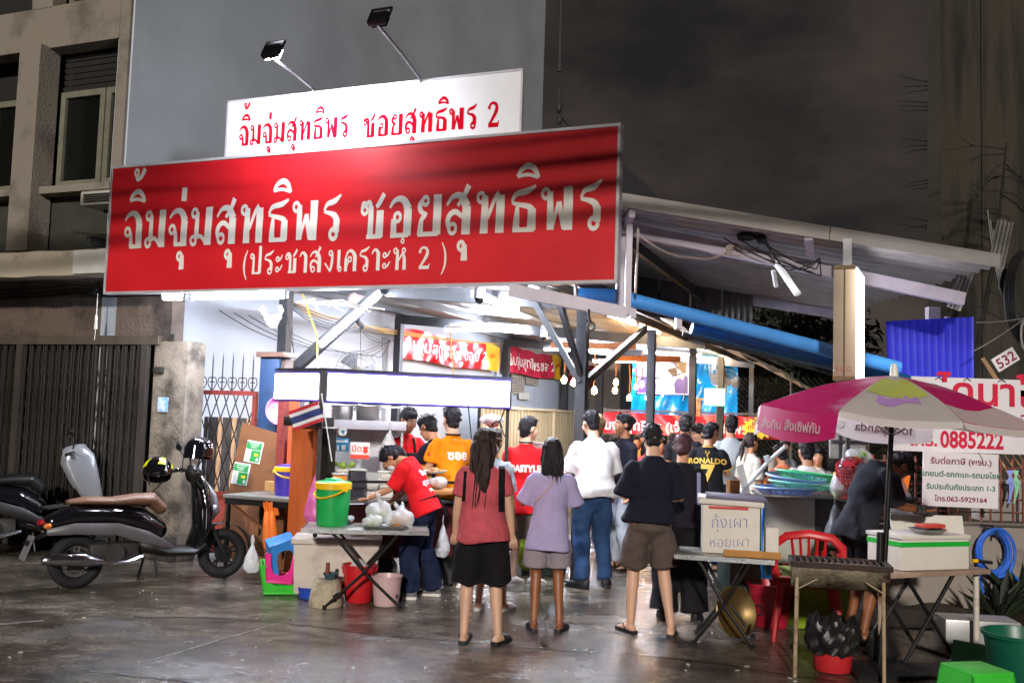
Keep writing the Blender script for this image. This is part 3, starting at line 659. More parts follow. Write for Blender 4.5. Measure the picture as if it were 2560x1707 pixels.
# white angle bracket under the sign's corner
q = MB(); q.bar((-.55, 0, .1), (.42, -.12, -.08), .09, .1); q.box((.42, -.12, .28), (.05, .05, .75)); q.bar((.0, .02, .28), (.0, .02, .02), .02); q.box((-.2, .08, .08), (.6, .1, .05), rotm(0, 10, 0))
tag(q.build('corner_bracket', lil, None, (.52, 8.25, 2.62)), 'white steel bracket holding blue pipe ends under the sign corner', 'bracket')
q = MB(); q.tube([(0, 0, .06), (0, 0, 0), (.02, 0, -.05)], .012, 8); q.tube([(.02+.03*math.cos(a), 0, -.08+.035*math.sin(a)) for a in np.linspace(0, 6.28, 14)], .008, 6)
tag(q.build('hook', steel, None, (.62, 8.1, 2.50)), 'small steel hook under the white bracket', 'hook')
# light box hung at right angles
lb = T('light_box', 'narrow lit box sign with bare metal edge hanging from the roof', 'sign', (2.68, 8.0, 2.04), -25)
q = MB(); q.box((0, .30, .465), (.175, .60, .93), bev=.006); q.build('casing', mat('brushed_metal_casing', 'b3a28e', .42, metal=.45, vs=2, var=.12), lb)
q = MB(); q.box((0, -.008, .465), (.012, .006, .93)); q.box((0, -.006, .92), (.17, .006, .03)); q.box((0, -.006, .02), (.17, .006, .03)); q.build('seam', mat('seam_rust', '6b5638', .6), lb)
q = MB(); q.box((.092, .30, .465), (.006, .58, .90)); q.build('face', mat('lit_acrylic', 'f2f0ff', .3, emit=5.5), lb)
q = MB(); q.box((.0965, .22, .30), (.004, .05, .10), rotm(12)); q.box((.0965, .32, .12), (.004, .05, .06)); q.box((.0965, .42, .2), (.004, .03, .08), rotm(-10)); q.build('red_print', mat('red_print', 'c8102e', .4), lb)
type_on('S.D.C.', .05, mat('faded_orange_print', 'b0603a', .6), lb, lambda x, y: Vector((x, -.0085, .075+y)), 'stencil')
q = MB(); q.box((-.01, .28, 1.06), (.07, .05, .28)); q.build('hanger', fit_m, lb)
# worn tube fitting hanging at an angle
hl = T('hanging_lamp', 'unlit white tube fitting dangling at a slant under the lean-to roof', 'lamp', (2.28, 8.75, 3.16))
q = MB(); q.tube([(0, 0, 0), (.17, -.22, -.36)], .03, 10); q.build('tube', mat('dead_tube_glow', 'd9dcdf', .3, emit=.25), hl)  # the tube is off; its material carries a faint glow
q = MB(); q.bar((-.02, .03, .03), (.19, -.2, -.36), .05, .03); q.box((.03, .0, -.2), (.03, .04, .16), rotm(30, -20)); q.tube([(-.04, 0, .03), (-.01, 0, 0)], .035, 8); q.build('batten', fit_m, hl)
q = MB(); wp = mat('pinkish_white_cable', 'b7a7a0', .5)
q.tube(wire([(1.05, 8.55, 3.3), (1.55, 8.6, 3.1), (1.95, 8.65, 3.24), (2.15, 8.7, 3.23)], .06), .009, 6)
q.tube(wire([(1.06, 8.5, 3.32), (1.04, 8.45, 2.75)], 0), .011, 6)
for k in range(3): q.tube([(1.9+.06*math.cos(a)+.02*k, 8.62, 3.18+.05*math.sin(a)) for a in np.linspace(.3, 5.5, 10)], .008, 5)
tag(q.build('white_cable', wp), 'loose white cable looping under the lean-to roof', 'cable')
q = MB()
for k in range(5): q.tube(wire([(2.0+random.uniform(-.2, .2), 8.6, 3.28), (2.3+random.uniform(0, .4), 8.62, 3.05+random.uniform(-.1, .1)), (2.6, 8.4, 3.1)], .03, 6), .006, 5)
q.ell((2.02, 8.6, 3.3), (.09, .05, .04)); q.ell((2.15, 8.6, 3.28), (.05, .05, .04))
tag(q.build('black_cable', wire_m), 'messy black wiring above the dangling lamp', 'cable')
# corrugated offcuts and cables at the far right
for lab, loc, ln, rt in (('strip of corrugated sheet leaning at the roof end', (4.03, 8.85, 3.02), .55, (4, 18, 0)), ('upright metal channel at the roof corner', (4.22, 8.55, 3.30), .42, (0, 12, 0))):
    q = MB(); vs, fs = corr(lambda a, b_, h: Vector((-.07+.14*b_, h, -ln/2+ln*a)), 1, 4, .025); q.add(vs, fs); tag(q.build('metal_strip', gal, None, loc, rot=rt, fix=False), lab, 'metal sheet')
# ================================================================== RIGHT: WALLS, FENCE, NOTICES
conc_m = mat('mossy_raw_concrete', '352f26', .9, vs=2.2, col2='14140f', thresh=.47, stretch=(2.2, 2.2, .22), bump=.6, bs=20)
cw = T('concrete_tower', 'tall streaked raw concrete building wall at the right edge', 'building', (5.46, 13.0, 0), -24)
q = MB(); q.box((4.0, 3.0, 7.0), (7.7, 6.0, 14)); q.build('wall', conc_m, cw)
q = MB(); q.box((.07, -.12, 7.0), (.16, .3, 14)); q.build('corner_strip', mat('dark_concrete', '2b2822', .9, vs=3, var=.4, stretch=(1, 1, .3)), cw)  # darker concrete tone along the tower's left side
for i in range(5):
    q = MB(); q.box((.65+.75*i, -.015, 7.0), (.02, .03, 14)); q.build('board_seam', _M['dark_concrete'], cw)
lowm = mat('grey_low_wall', '8f857c', .85, vs=1.5, col2='5c5046', thresh=.36, bump=.5)
lw = T('low_wall', 'low grey rendered wall with a pipe rail behind the grill table', 'wall', (5.6, 9.42, 0), 0)
q = MB(); q.box((-.1, .08, .39), (4.4, .16, .78)); q.build('wall_face', lowm, lw)
q = MB(); q.tube([(-2.3, -.02, .81), (2.1, -.02, .81)], .02, 8); q.build('rail', mat('grey_rail', '6f6763', .5, metal=.3), lw)
for x, ww in ((-.98, .34), (-.35, .86)): q = MB(); q.box((x, .12, 1.03), (ww, .18, .38), bev=.006); q.build('block', mat('pale_block', '8b8480', .85, vs=4, var=.2, bump=.4), lw)
rr = mat('rusty_bar', '7a3d2a', .75, vs=9, var=.35)
rf = T('lattice_railing', 'rusty lattice railing standing on the low wall', 'railing', (4.1, 9.44, .82), 0)
for i in range(17):
    q = MB(); q.box((-.75+.1*i+random.uniform(-.01, .01), 0, .30), (.014, .014, .60)); q.build('bar', rr, rf)
for z in (.08, .20, .34, .5):
    q = MB(); q.bar((-.8, .016, z+random.uniform(-.02, .02)), (.85, .016, z+.02), .012); q.build('cross_bar', rr, rf)
q = MB()
for i in range(6): q.tube([(.35+.04*i, .1, .9), (.5+.1*i, .05, .35)], .008, 5)
q.build('split_bamboo', mat('split_bamboo', 'b08a5a', .7), rf)
# house-shop sign
s1 = T('shop_sign', 'big white sign with crimson Thai lettering and phone number behind the umbrella', 'sign', (3.58, 9.22, 1.47), 3.0)
q = MB(); q.box((.85, 0, .345), (1.78, .03, .69)); q.build('board', mat('white_board', 'd8d2d6', .5, vs=2, var=.05), s1)
crim = mat('crimson_print', 'c4143a', .5); violet = mat('purple_print', '8b2a6a', .5); green_p = mat('green_print', '1c6b4c', .5); maroon = mat('maroon_print', '7d1f38', .5)
fs1 = lambda x, y: Vector((x, -.018, y))
type_on('ไดนาโม', .37, crim, s1, lambda x, y: Vector((x+.38, -.018, .445+y*.95)), 'lettering', .008, 'LEFT', sx=1.05)
type_on('รถยนต์ทุกชนิด', .16, violet, s1, lambda x, y: Vector((x+.40, -.018, .225+y*1.25)), 'lettering', .002, 'LEFT')
type_on('โทร.', .17, crim, s1, lambda x, y: Vector((x+.10, -.018, .055+y)), 'lettering', .004, 'LEFT')
type_on('0885222', .215, crim, s1, lambda x, y: Vector((x+.40, -.018, .045+y)), 'lettering', .006, 'LEFT', sx=.80)
q = MB()
for x in (.35, .62, .95): q.tube([(x, -.02, .665), (x+.03, -.03, .69), (x+.07, -.02, .665)], .004, 5)
q.build('wire_tie', wire_m, s1)
s2 = T('service_sign', 'small white notice board with red and green Thai lines and phone number', 'sign', (3.765, 9.10, .985), 1.5, rot=(0, .8, 1.5))
q = MB(); q.box((.345, 0, .245), (.69, .02, .49)); q.build('board', _M['white_board'], s2)
def l2(t, y, sz, m, x=.345, sx=1., b_=.0015): type_on(t, sz, m, s2, lambda a, c: Vector((x+a, -.0125, y+c)), 'lettering', b_, sx=sx)
l2('รับต่อภาษี (พรบ.)', .385, .075, maroon, sx=1.1); l2('รถยนต์-รถกะบะ-รถมอไซค์', .27, .068, green_p, sx=1.05); l2('รับประกันภัยประเภท 1-3', .155, .066, green_p, sx=1.02); l2('โทร.062-5929164', .05, .062, maroon, sx=1.12)
q = MB(); q.tube([(.5, -.015, .50), (.54, -.02, .44), (.53, -.02, .40)], .003, 5); q.build('wire_tie', wire_m, s2)
bpn = T('blue_sheet', 'bright blue corrugated plastic panel above the white shop sign', 'sheet', (3.56, 9.36, 2.10), 1)
blue_pl = mat('blue_corrugated_plastic', '2c30c0', .4, vs=2, var=.1, emit=.05)  # plain sheet, given a slight glow in its own colour
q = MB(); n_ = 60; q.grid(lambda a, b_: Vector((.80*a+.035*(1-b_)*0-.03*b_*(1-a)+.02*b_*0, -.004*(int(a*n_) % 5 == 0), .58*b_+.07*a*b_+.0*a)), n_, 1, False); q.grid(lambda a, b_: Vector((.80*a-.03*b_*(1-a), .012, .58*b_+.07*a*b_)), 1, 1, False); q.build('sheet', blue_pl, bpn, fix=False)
q = MB(); q.box((.58, .06, .3), (.04, .04, .7)); q.build('strut', lil, bpn)
hn = T('house_number', 'white house number plate 532 tilted on its wire', 'number plate', (4.70, 9.45, 2.36), 0, rot=(0, -33, 0))
q = MB(); q.box((0, 0, 0), (.24, .012, .14), bev=.004); q.build('plate', mat('white_enamel', 'd9d5d8', .4), hn)
type_on('532', .135, maroon, hn, lambda x, y: Vector((x, -.008, y-.048)), 'digits', .003)
q = MB(); q.tube([(-.16, .02, -.5), (-.17, .02, .12)], .02, 7); q.build('stake', mat('dry_bamboo', '9b7a58', .8), hn)
# cables and bare branches at the right edge
q = MB()
for k in range(9): q.tube(wire([(4.75+.03*k, 9.9, 3.9-.1*k), (4.9+.03*k, 9.8, 3.0-.04*k), (5.2, 9.6, 2.9+.1*k)], .25, 8), .012, 6)
for k in range(5): q.tube([(5.0+.18*math.cos(a)+.02*k, 9.7, 3.0+.45*math.sin(a)) for a in np.linspace(1.5, 5, 14)], .013, 6)
tag(q.build('cable_coil', wire_m), 'thick black cables drooping at the right edge beside the concrete tower', 'cables')
q = MB()
for k in range(3): q.tube([(4.98+.05*math.cos(a)+.05*k, 9.6, 2.62+.16*math.sin(a)) for a in np.linspace(0, 5, 12)], .011, 6)
q.tube(wire([(4.4, 9.4, 2.7), (5.2, 9.6, 2.85)], .03), .006, 5); q.tube(wire([(4.2, 9.0, 2.4), (5.2, 9.7, 2.95)], .03), .006, 5)
tag(q.build('pale_cable', mat('pale_cable_m', '8f8782', .5)), 'pale looped cables tied near the house number plate', 'cables')
tw = mat('dead_twig', '16130f', .9)
def twig_tree(name, label, base, hgt, seed, lean=.1, spread=.9):
    rn = random.Random(seed); t_ = T(name, label, 'tree', base); q = MB(); top = Vector((lean, 0, hgt)); q.tube([(0, 0, 0), tuple(top*.5+Vector((.05, 0, 0))), tuple(top)], [.03, .022, .01], 6); q.build('trunk', tw, t_)
    q = MB()
    for i in range(26):
        s = rn.uniform(.15, 1); p = top*s; d = Vector((rn.choice((-1, -1, -1, 1))*rn.uniform(.35, 1), rn.uniform(-.3, .3), rn.uniform(-.55, .1))); l = rn.uniform(.3, spread)
        pts = [p, p+d*l*.5+Vector((0, 0, .05)), p+d*l]; q.tube(pts, [.011, .007, .003], 4)
        for _ in range(3):
            a = pts[1].lerp(pts[2], rn.random()); q.tube([a, a+Vector((rn.uniform(-.3, .1), rn.uniform(-.1, .1), rn.uniform(-.15, .15)))], [.005, .002], 4)
    q.build('bare_branches', tw, t_)
twig_tree('bare_tree', 'dark leafless tree in front of the concrete tower', (5.45, 11.6, 2.7), 2.4, 3, .35, .7)
rs_ = T('spiky_vine', 'dry spiky vine stems sticking out sideways from the tower corner', 'vine', (5.42, 12.86, 0)); q = MB(); q.tube([(0, 0, 2.6), (.03, 0, 4.2), (0, 0, 6.6)], [.02, .016, .01], 6); q.build('stem', tw, rs_)
rn = random.Random(6)
for z_ in (6.16, 5.88, 5.36, 4.85, 4.3):
    for k in range(3): q = MB(); dz = rn.uniform(-.06, .14); q.tube([(0, 0, z_+.05*k), (-.22, -.02, z_+.05*k-dz*.4), (-rn.uniform(.32, .46), -.03, z_+.05*k-dz)], [.009, .007, .003], 5); q.build('spike', tw, rs_)
# dark barrel roof and trees behind
q = MB(); arc = [(x, z) for x, z in ((-1.5, 9.6), (.5, 9.55), (1.9, 9.25), (2.9, 8.75), (3.6, 8.15), (4.2, 7.5), (4.6, 6.9), (4.8, 5.5), (-1.5, 5.5))]
q.poly([(x, 0, z-5.5) for x, z in arc], (0, 7, 0)); tag(q.build('arched_roof', mat('night_dark_roof', '1d1d20', .9), None, (0, 27, 5.5)), 'dark rounded roof rising behind the red signboard', 'roof')
q = MB(); q.tube([(0, 0, 0), (.75, .2, -.75)], .05, 8); q.ell((0, -.05, .1), (.08, .08, .12)); q.ell((.02, -.05, -.2), (.07, .07, .11)); q.tube([(-.02, 0, 3.0), (-.01, 0, 1.0)], .05, 8); q.tube([(0, 0, .6), (.0, 0, -.1)], .03, 8)
tag(q.build('roof_drain', mat('dark_drain', '2c2b2d', .7), None, (.95, 23.4, 9.0)), 'dark drainpipe and insulators at the far end of the grey wall', 'pipe')
leafm = [mat('night_leaf', '23301a', .6, vs=3, var=.4), mat('night_leaf_dark', '141c11', .7, vs=3, var=.4)]
def leafy(name, label, base, h, r, seed, n=900, ls=.09, cat='tree', group=None, mi=0, zc=.62):
    rn = np.random.default_rng(seed); t_ = T(name, label, cat, base, 0, group); q = MB()
    q.tube([(0, 0, 0), (.06*r, 0, h*.3), (-.05*r, .02, h*.75)], [.05*r+.02, .04*r+.015, .01], 6)
    cl = []
    for i in range(11):
        a = rn.uniform(0, 6.28); rr_ = r*rn.uniform(.2, .75); c = Vector((math.cos(a)*rr_, math.sin(a)*rr_, h*rn.uniform(zc-.25, .98))); cl.append(c); q.tube([(0, 0, h*.35), tuple(c*.6+Vector((0, 0, h*.2))), tuple(c)], [.02*r+.006, .012*r+.004, .003], 5)
    q.build('trunk', mat('dark_bark', '2a221b', .9, vs=9, var=.3), t_)
    q = MB()
    for i in range(n):
        c = cl[rn.integers(len(cl))]; p = c+Vector(rn.normal(size=3)*r*.2); d = Vector(rn.normal(size=3)); d.normalize(); e = d.orthogonal().normalized(); s = ls*rn.uniform(.6, 1.4)
        q.add([p-d*s, p+e*s*.4, p+d*s, p-e*s*.4], [(0, 1, 2, 3)])
    q.build('leaves', leafm[mi], t_, fix=False); return t_
leafy('dark_tree', 'dark leafy tree glimpsed between the lean-to roof and blue pipe', (6.2, 25, 0), 5.4, 2.0, 1, 1400, .16, mi=1)
leafy('dark_tree', 'dark tree crown behind the light box', (8.4, 26, 0), 5.0, 2.0, 2, 1200, .16, mi=1)
leafy('dark_tree', 'dark bush mass behind the netting fence', (5.6, 23, 0), 3.1, 1.3, 4, 1300, .1, mi=0, zc=.5)
leafy('dark_tree', 'low dark shrub behind the umbrella', (7.4, 21, 0), 2.6, 1.5, 5, 1300, .1, mi=0, zc=.5)
leafy('potted_fern', 'spiky green plant tips above the pink umbrella edge', (4.75, 13.4, 1.72), .5, .3, 6, 160, .08, 'plant')
# netting fence
nf = T('netting_fence', 'dark wire netting fence behind the diners', 'fence', (4.9, 19.2, 0), -22)
for x in (-.9, .5, 1.9, 3.3): q = MB(); q.tube([(x, 0, 0), (x, 0, 2.7)], .03, 8); q.build('post', steelb, nf)
q = MB()
for i in range(46):
    x = -.9+i*.1
    for s_ in (-1, 1):
        xb = x+s_*2.6
        lo, hi = (0, 1)
        a = Vector((x, .01*s_, 0)); b_ = Vector((xb, .01*s_, 2.6))
        if xb < -.9: b_ = a.lerp(b_, (x+.9)/2.6)
        if xb > 3.3: b_ = a.lerp(b_, (3.3-x)/2.6)
        q.bar(a, b_, .006)
tag(q.build('netting', mat('netting_wire', '4a4844', .6, metal=.4), nf), None, None, None, 'stuff')
q = MB(); q.box((1.2, 3.5, 1.7), (8, .15, 3.4)); tag(q.build('far_wall', mat('far_dark_wall', '1b1a18', .9), None, (4.9, 21, 0), -10), 'dark wall far behind the netting fence', 'wall')
# ================================================================== PEOPLE
def sid(t): return sum((i+1)*ord(c) for i, c in enumerate(t))
def loft(mb, pts, rads, xd=(1, 0, 0), n=16, dome=True):
    """closed elliptical loft; xd fixes which way the first radius points"""
    pts = [Vector(p) for p in pts]; N = len(pts); rings = []; xd = Vector(xd)
    for i, p in enumerate(pts):
        t = (pts[min(i+1, N-1)]-pts[max(i-1, 0)]).normalized(); x = (xd-t*xd.dot(t))
        x = x.normalized() if x.length > 1e-4 else t.orthogonal().normalized(); y = t.cross(x)
        rx, ry = rads[i] if hasattr(rads[i], '__len__') else (rads[i], rads[i])
        rings.append((p, x, y, t, rx, ry))
    out = []
    if dome:
        p, x, y, t, rx, ry = rings[0]; out.append((p-t*min(rx, ry)*.55, x, y, rx*.6, ry*.6)); 
    out += [(p, x, y, rx, ry) for p, x, y, t, rx, ry in rings]
    if dome:
        p, x, y, t, rx, ry = rings[-1]; out.append((p+t*min(rx, ry)*.55, x, y, rx*.6, ry*.6))
    vs = [p+x*math.cos(2*math.pi*j/n)*rx+y*math.sin(2*math.pi*j/n)*ry for p, x, y, rx, ry in out for j in range(n)]
    M_ = len(out); fs = [(i*n+j, i*n+(j+1) % n, (i+1)*n+(j+1) % n, (i+1)*n+j) for i in range(M_-1) for j in range(n)]
    fs += [tuple(range(n))[::-1], tuple((M_-1)*n+j for j in range(n))]
    return mb.add(vs, fs, True)
hairm = {'black': mat('black_hair', '17141a', .52, vs=60, var=.5, stretch=(1, 1, .08), bump=.5, bs=140, spec=.3),
         'brown': mat('dark_brown_hair', '2c1d1c', .52, vs=60, var=.45, stretch=(1, 1, .08), bump=.5, bs=140, spec=.3),
         'red': mat('reddish_brown_hair', '42242a', .52, vs=60, var=.45, stretch=(1, 1, .08), bump=.5, bs=140, spec=.3),
         'blond': mat('curly_blond_hair', '9a7a52', .5, vs=40, var=.4, bump=.6, bs=90)}
skinm = {'fair': mat('fair_skin', 'd0a48a', .48, vs=9, var=.10, bump=.15, bs=120), 'tan': mat('tan_skin', 'b58060', .48, vs=9, var=.12, bump=.15, bs=120), 'brown': mat('brown_skin', '8a5636', .42, vs=9, var=.16, bump=.15, bs=120), 'dark': mat('deep_brown_skin', '5e3a28', .48, vs=12, var=.08)}
eye_w = mat('eye_white', 'd9d4cc', .25); eye_d = mat('dark_iris', '1c1310', .2); lipm = mat('lips', 'a8605a', .45)
def cloth(name, h, **k): return mat(name, h, k.pop('rough', .88), vs=k.pop('vs', 18), var=k.pop('var', .14), bump=k.pop('bump', .35), bs=k.pop('bs', 220), spec=.2, **k)
def bvh(me): return BVHTree.FromPolygons([v.co.copy() for v in me.vertices], [tuple(p.vertices) for p in me.polygons])
def drape(name, m, parent, tree, fn, nu, nv, d, off=.006, thick=.004):
    """strip or panel laid on a surface: fn(a,b) -> start point, cast along d"""
    d = Vector(d).normalized(); vs = []; last = None
    for j in range(nv+1):
        for i in range(nu+1):
            p = Vector(fn(i/nu, j/nv)); hit = tree.ray_cast(p-d*1.0, d)
            if hit[0] is not None: last = hit[0]-d*off; vs.append(last)
            else: vs.append(p if last is None else Vector((p.x, last.y, p.z)) if abs(d.y) > .5 else p)
    w = nu+1; q = MB(); q.add(vs, [(j*w+i, j*w+i+1, (j+1)*w+i+1, (j+1)*w+i) for j in range(nv) for i in range(nu)], True)
    o = q.build(name, m, parent, fix=False); sd_ = o.modifiers.new('t', 'SOLIDIFY'); sd_.thickness = thick; sd_.offset = 0; return o
def print_on(name, text, size, m, parent, tree, x0, z0, d, bold=.0, sx=1., off=.005, curve=0., font=True, track=1.):
    d = Vector(d).normalized(); right = Vector((-d.y*-1, 0, 0)); sgn = 1 if d.y > 0 else -1
    me = type_mesh(text, size, bold, 'CENTER', track)
    b = bmesh.new(); b.from_mesh(me)
    for _ in range(2):
        e = [e for e in b.edges if e.calc_length() > .03]
        if e: bmesh.ops.subdivide_edges(b, edges=e, cuts=1)
    bmesh.ops.triangulate(b, faces=b.faces[:]); b.to_mesh(me); b.free()
    for v in me.vertices:
        p = Vector((x0+v.co.x*sx*sgn, 0, z0+v.co.y-curve*(v.co.x**2))); h = tree.ray_cast(p-d*1.0, d)
        v.co = (h[0]-d*off) if h[0] is not None else p
    return obj(name, me, m, parent)

def person(label, x, y, face, H, skin='tan', hair=('short', 'black'), top=None, bottom=None, shoes=None, w=1.0, lean=0., side=0., twist=0., yaw=0., pitch=0., roll=0.,
           arms=None, feet=None, legs=None, z0=0., seat=None, group=None, look=False, vox=.0105, belly=0., female=False, fingers=True, hunch=0., nf=0.):
    rv = random.Random(sid(label)); side += rv.uniform(-2.2, 2.2); twist += rv.uniform(-5, 5); roll += rv.uniform(-5, 5); yaw += rv.uniform(-5, 5)
    w = 1+(w-1)*.9-.11; top = (top[0], top[1], top[2], (top[3] if len(top) > 3 else .022)*.82)+tuple(top[4:]) if top else top
    s = H/1.72; root = T('person', label, 'person', (x, y, z0), face, group)
    sk = skinm[skin]; V = Vector
    hipz = (.92*s if seat is None else seat+.10*s)
    P0 = V((0, 0, hipz))
    Mt = Euler((R(-lean), R(side), R(twist)), 'YXZ').to_matrix() if True else None
    def tp(a, b_, c): return P0+Mt @ (V((a, b_, c))*s)
    gx = w
    shw = .163*(.93 if female else 1.0)*(1+(w-1)*.45)
    hunchv = hunch*.01
    neck0 = tp(0, -.012+hunchv, .505); neck1 = tp(0, .012+hunchv*1.6+nf, .60-nf*.7)
    Mh = Mt @ Euler((R(-pitch), R(roll), R(yaw)), 'XYZ').to_matrix() if False else (Mt @ Euler((0, 0, R(yaw))).to_matrix() @ Euler((R(-pitch), R(roll), 0)).to_matrix())
    hc = neck1+Mh @ (V((0, .022, .085))*s)
    def hp(a, b_, c): return hc+Mh @ (V((a, b_, c))*s)
    sh_ = {1: tp(shw, -.005+hunchv*.5, .455), -1: tp(-shw, -.005+hunchv*.5, .455)}
    AR = arms or {}
    dft = (V((.16, .02, -1)), V((.08, .22, -1)))
    el, wr, hd = {}, {}, {}
    for k, key in ((1, 'R'), (-1, 'L')):
        u_, f_ = AR.get(key, dft); u_ = V(u_); f_ = V(f_)
        if k < 0: u_ = V((-u_.x, u_.y, u_.z)); f_ = V((-f_.x, f_.y, f_.z))
        el[k] = sh_[k]+u_.normalized()*.275*s; wr[k] = el[k]+f_.normalized()*.245*s; hd[k] = f_.normalized()
    hip = {1: P0+V((.088*s*(1+(w-1)*.6), 0, -.02*s)), -1: P0+V((-.088*s*(1+(w-1)*.6), 0, -.02*s))}
    FT = feet or {1: (.11, 0, -12), -1: (-.11, 0, 12)}
    kn, an = {}, {}
    for k in (1, -1):
        if seat is not None:
            kn[k] = V((k*.12, .40*s, hipz+.0)); an[k] = V((k*.12, .36*s, .09*s-(z0 if False else 0)))
        else:
            fx_, fy_, fa_ = FT[k]; an[k] = V((fx_, fy_-.02, .085*s)); mid = (hip[k]+an[k])/2
            L_ = (hip[k]-an[k]).length; full = .838*s; bend = math.sqrt(max(0, (full/2)**2-(L_/2)**2))
            kn[k] = mid+V((0, max(.015, bend), .012))
    # ---- body, one continuous skin
    q = MB()
    loft(q, [tp(0, 0, -.06), tp(0, .0, .05), tp(0, .0, .14), tp(0, 0, .30), tp(0, -.008+hunchv*.3, .42), neck0], [(.16*gx*s, .105*gx*s), (.15*gx*s, .10*gx*s), (.135*gx*s, .095*gx*s), (.16*gx*s, .108*gx*s), (.15*s, .085*s), (.062*s, .06*s)])
    loft(q, [neck0-Mt @ V((0, 0, .03)), neck1, hc-Mh @ V((0, .02*s, .02*s))], [.060*s, .053*s, .052*s])
    hE = lambda c, r: q.ell(hp(*c), tuple(a*s for a in r), Mh)
    hE((0, -.012, .022), (.076, .094, .096)); hE((0, .034, -.03), (.061, .060, .082)); hE((0, .042, -.078), (.043, .044, .038))
    hE((0, .094, -.022), (.014, .020, .024)); hE((0, .088, .008), (.010, .012, .026)); hE((0, .072, -.100), (.021, .02, .017)); hE((0, .083, -.066), (.024, .014, .012))
    hE((0, .075, .026), (.050, .016, .012))
    for k in (1, -1): hE((k*.077, -.008, -.008), (.011, .021, .031)); hE((k*.040, .068, -.03), (.02, .02, .02))
    for k in (1, -1):
        ag = .95+(w-1)*.6
        loft(q, [sh_[k]+V((-k*.02*s, 0, 0)), sh_[k].lerp(el[k], .35), sh_[k].lerp(el[k], .75), el[k], el[k].lerp(wr[k], .3), el[k].lerp(wr[k], .75), wr[k]], [(.045 if top else .056)*s, (.045*s if top else .050*s*ag), .043*s*ag, .039*s*ag, .041*s*ag, .031*s, .026*s], (0, 1, .2), 12)
        fd = hd[k]; side_ = V((k, 0, 0)); nrm = fd.cross(side_); nrm = nrm.normalized() if nrm.length > .1 else V((0, 1, 0)); pw = fd.cross(nrm).normalized()  # pw = palm width dir
        loft(q, [wr[k], wr[k]+fd*.03*s, wr[k]+fd*.075*s], [(.026*s, .019*s), (.036*s, .016*s), (.038*s, .012*s)], pw, 10)
        if seat is None or True:
            lg = 1+(w-1)*.7
            loft(q, [hip[k]+V((0, 0, .02)), hip[k].lerp(kn[k], .3), hip[k].lerp(kn[k], .75), kn[k], kn[k].lerp(an[k], .3), kn[k].lerp(an[k], .7), an[k]], [.092*s*lg, .084*s*lg, .060*s*lg, .054*s*lg, (.054*s*lg, .057*s*lg), .039*s*lg, .034*s], (1, 0, 0), 14)
        fa_ = R(FT[k][2]) if seat is None else 0; fd2 = V((math.sin(-fa_), math.cos(fa_), 0)); a0 = V((an[k].x, an[k].y, 0))
        loft(q, [a0-fd2*.045*s+V((0, 0, .032*s)), a0+fd2*.01*s+V((0, 0, .045*s)), a0+fd2*.09*s+V((0, 0, .033*s)), a0+fd2*.165*s+V((0, 0, .02*s))], [(.033*s, .030*s), (.035*s, .042*s), (.043*s, .026*s), (.040*s, .014*s)], (1, 0, 0), 12)
    me = remesh(q, vox, 2, 'body')
    if fingers:
        f = MB()
        for k in (1, -1):
            fd = hd[k]; side_ = V((k, 0, 0)); nrm = fd.cross(side_); nrm = nrm.normalized() if nrm.length > .1 else V((0, 1, 0)); pw = fd.cross(nrm).normalized()
            inn = nrm*(1 if (nrm.dot(V((-k, .4, 0)))) >= 0 else -1)
            for i, (o_, l_) in enumerate(((-.027, .060), (-.009, .072), (.009, .068), (.026, .052))):
                b0 = wr[k]+fd*.070*s+pw*o_*s; b1 = b0+fd*l_*.45*s+inn*.006*s; b2 = b1+(fd*.8+inn*.6)*l_*.32*s; b3 = b2+(fd*.45+inn*.8)*l_*.28*s
                f.tube([b0-fd*.02*s, b0, b1, b2, b3], [.0095*s, .0095*s, .009*s, .0082*s, .006*s], 7)
            ts = 1 if pw.y >= 0 else -1
            b0 = wr[k]+fd*.025*s+pw*ts*.028*s; b1 = b0+(fd*.6+pw*ts*.8).normalized()*.035*s+inn*.008*s; b2 = b1+(fd*.95+pw*ts*.25).normalized()*.03*s+inn*.008*s
            f.tube([b0-fd*.01*s, b0, b1, b2], [.013*s, .0125*s, .0105*s, .007*s], 7)
        n0 = len(me.vertices); vv = [tuple(v.co) for v in me.vertices]+f.v; ff = [tuple(p.vertices) for p in me.polygons]+[tuple(i+n0 for i in g_) for g_ in f.f]
        m2 = bpy.data.meshes.new('body'); m2.from_pydata(vv, [], ff); m2.polygons.foreach_set('use_smooth', [True]*len(m2.polygons)); m2.update(); bpy.data.meshes.remove(me); me = m2
    obj('body', me, sk, root)
    # ---- face
    if look:
        for k in (1, -1):
            e = MB(); e.ell(hp(k*.031, .0865, .004), (.0135*s, .007*s, .0072*s), Mh, 10, 6); eo = e.build('eye', eye_w, root)
            e = MB(); e.ell(hp(k*.031, .0915, .004), (.0062*s, .003*s, .0062*s), Mh, 8, 5); e.build('iris', eye_d, eo)
            e = MB(); e.tube([hp(k*.014, .094, .024), hp(k*.032, .0925, .031), hp(k*.050, .080, .024)], [.003*s, .0042*s, .002*s], 6); e.build('eyebrow', hairm['black'], root)
        e = MB(); e.ell(hp(0, .0955, -.0635), (.022*s, .005*s, .0048*s), Mh, 10, 6); e.ell(hp(0, .094, -.073), (.018*s, .005*s, .0052*s), Mh, 10, 6); e.build('lips', lipm, root)
    # ---- clothes
    parts = {'root': root, 's': s, 'hp': hp, 'tp': tp, 'hc': hc, 'Mh': Mh, 'wr': wr, 'el': el, 'hd': hd, 'sh': sh_, 'an': an, 'kn': kn, 'P0': P0}
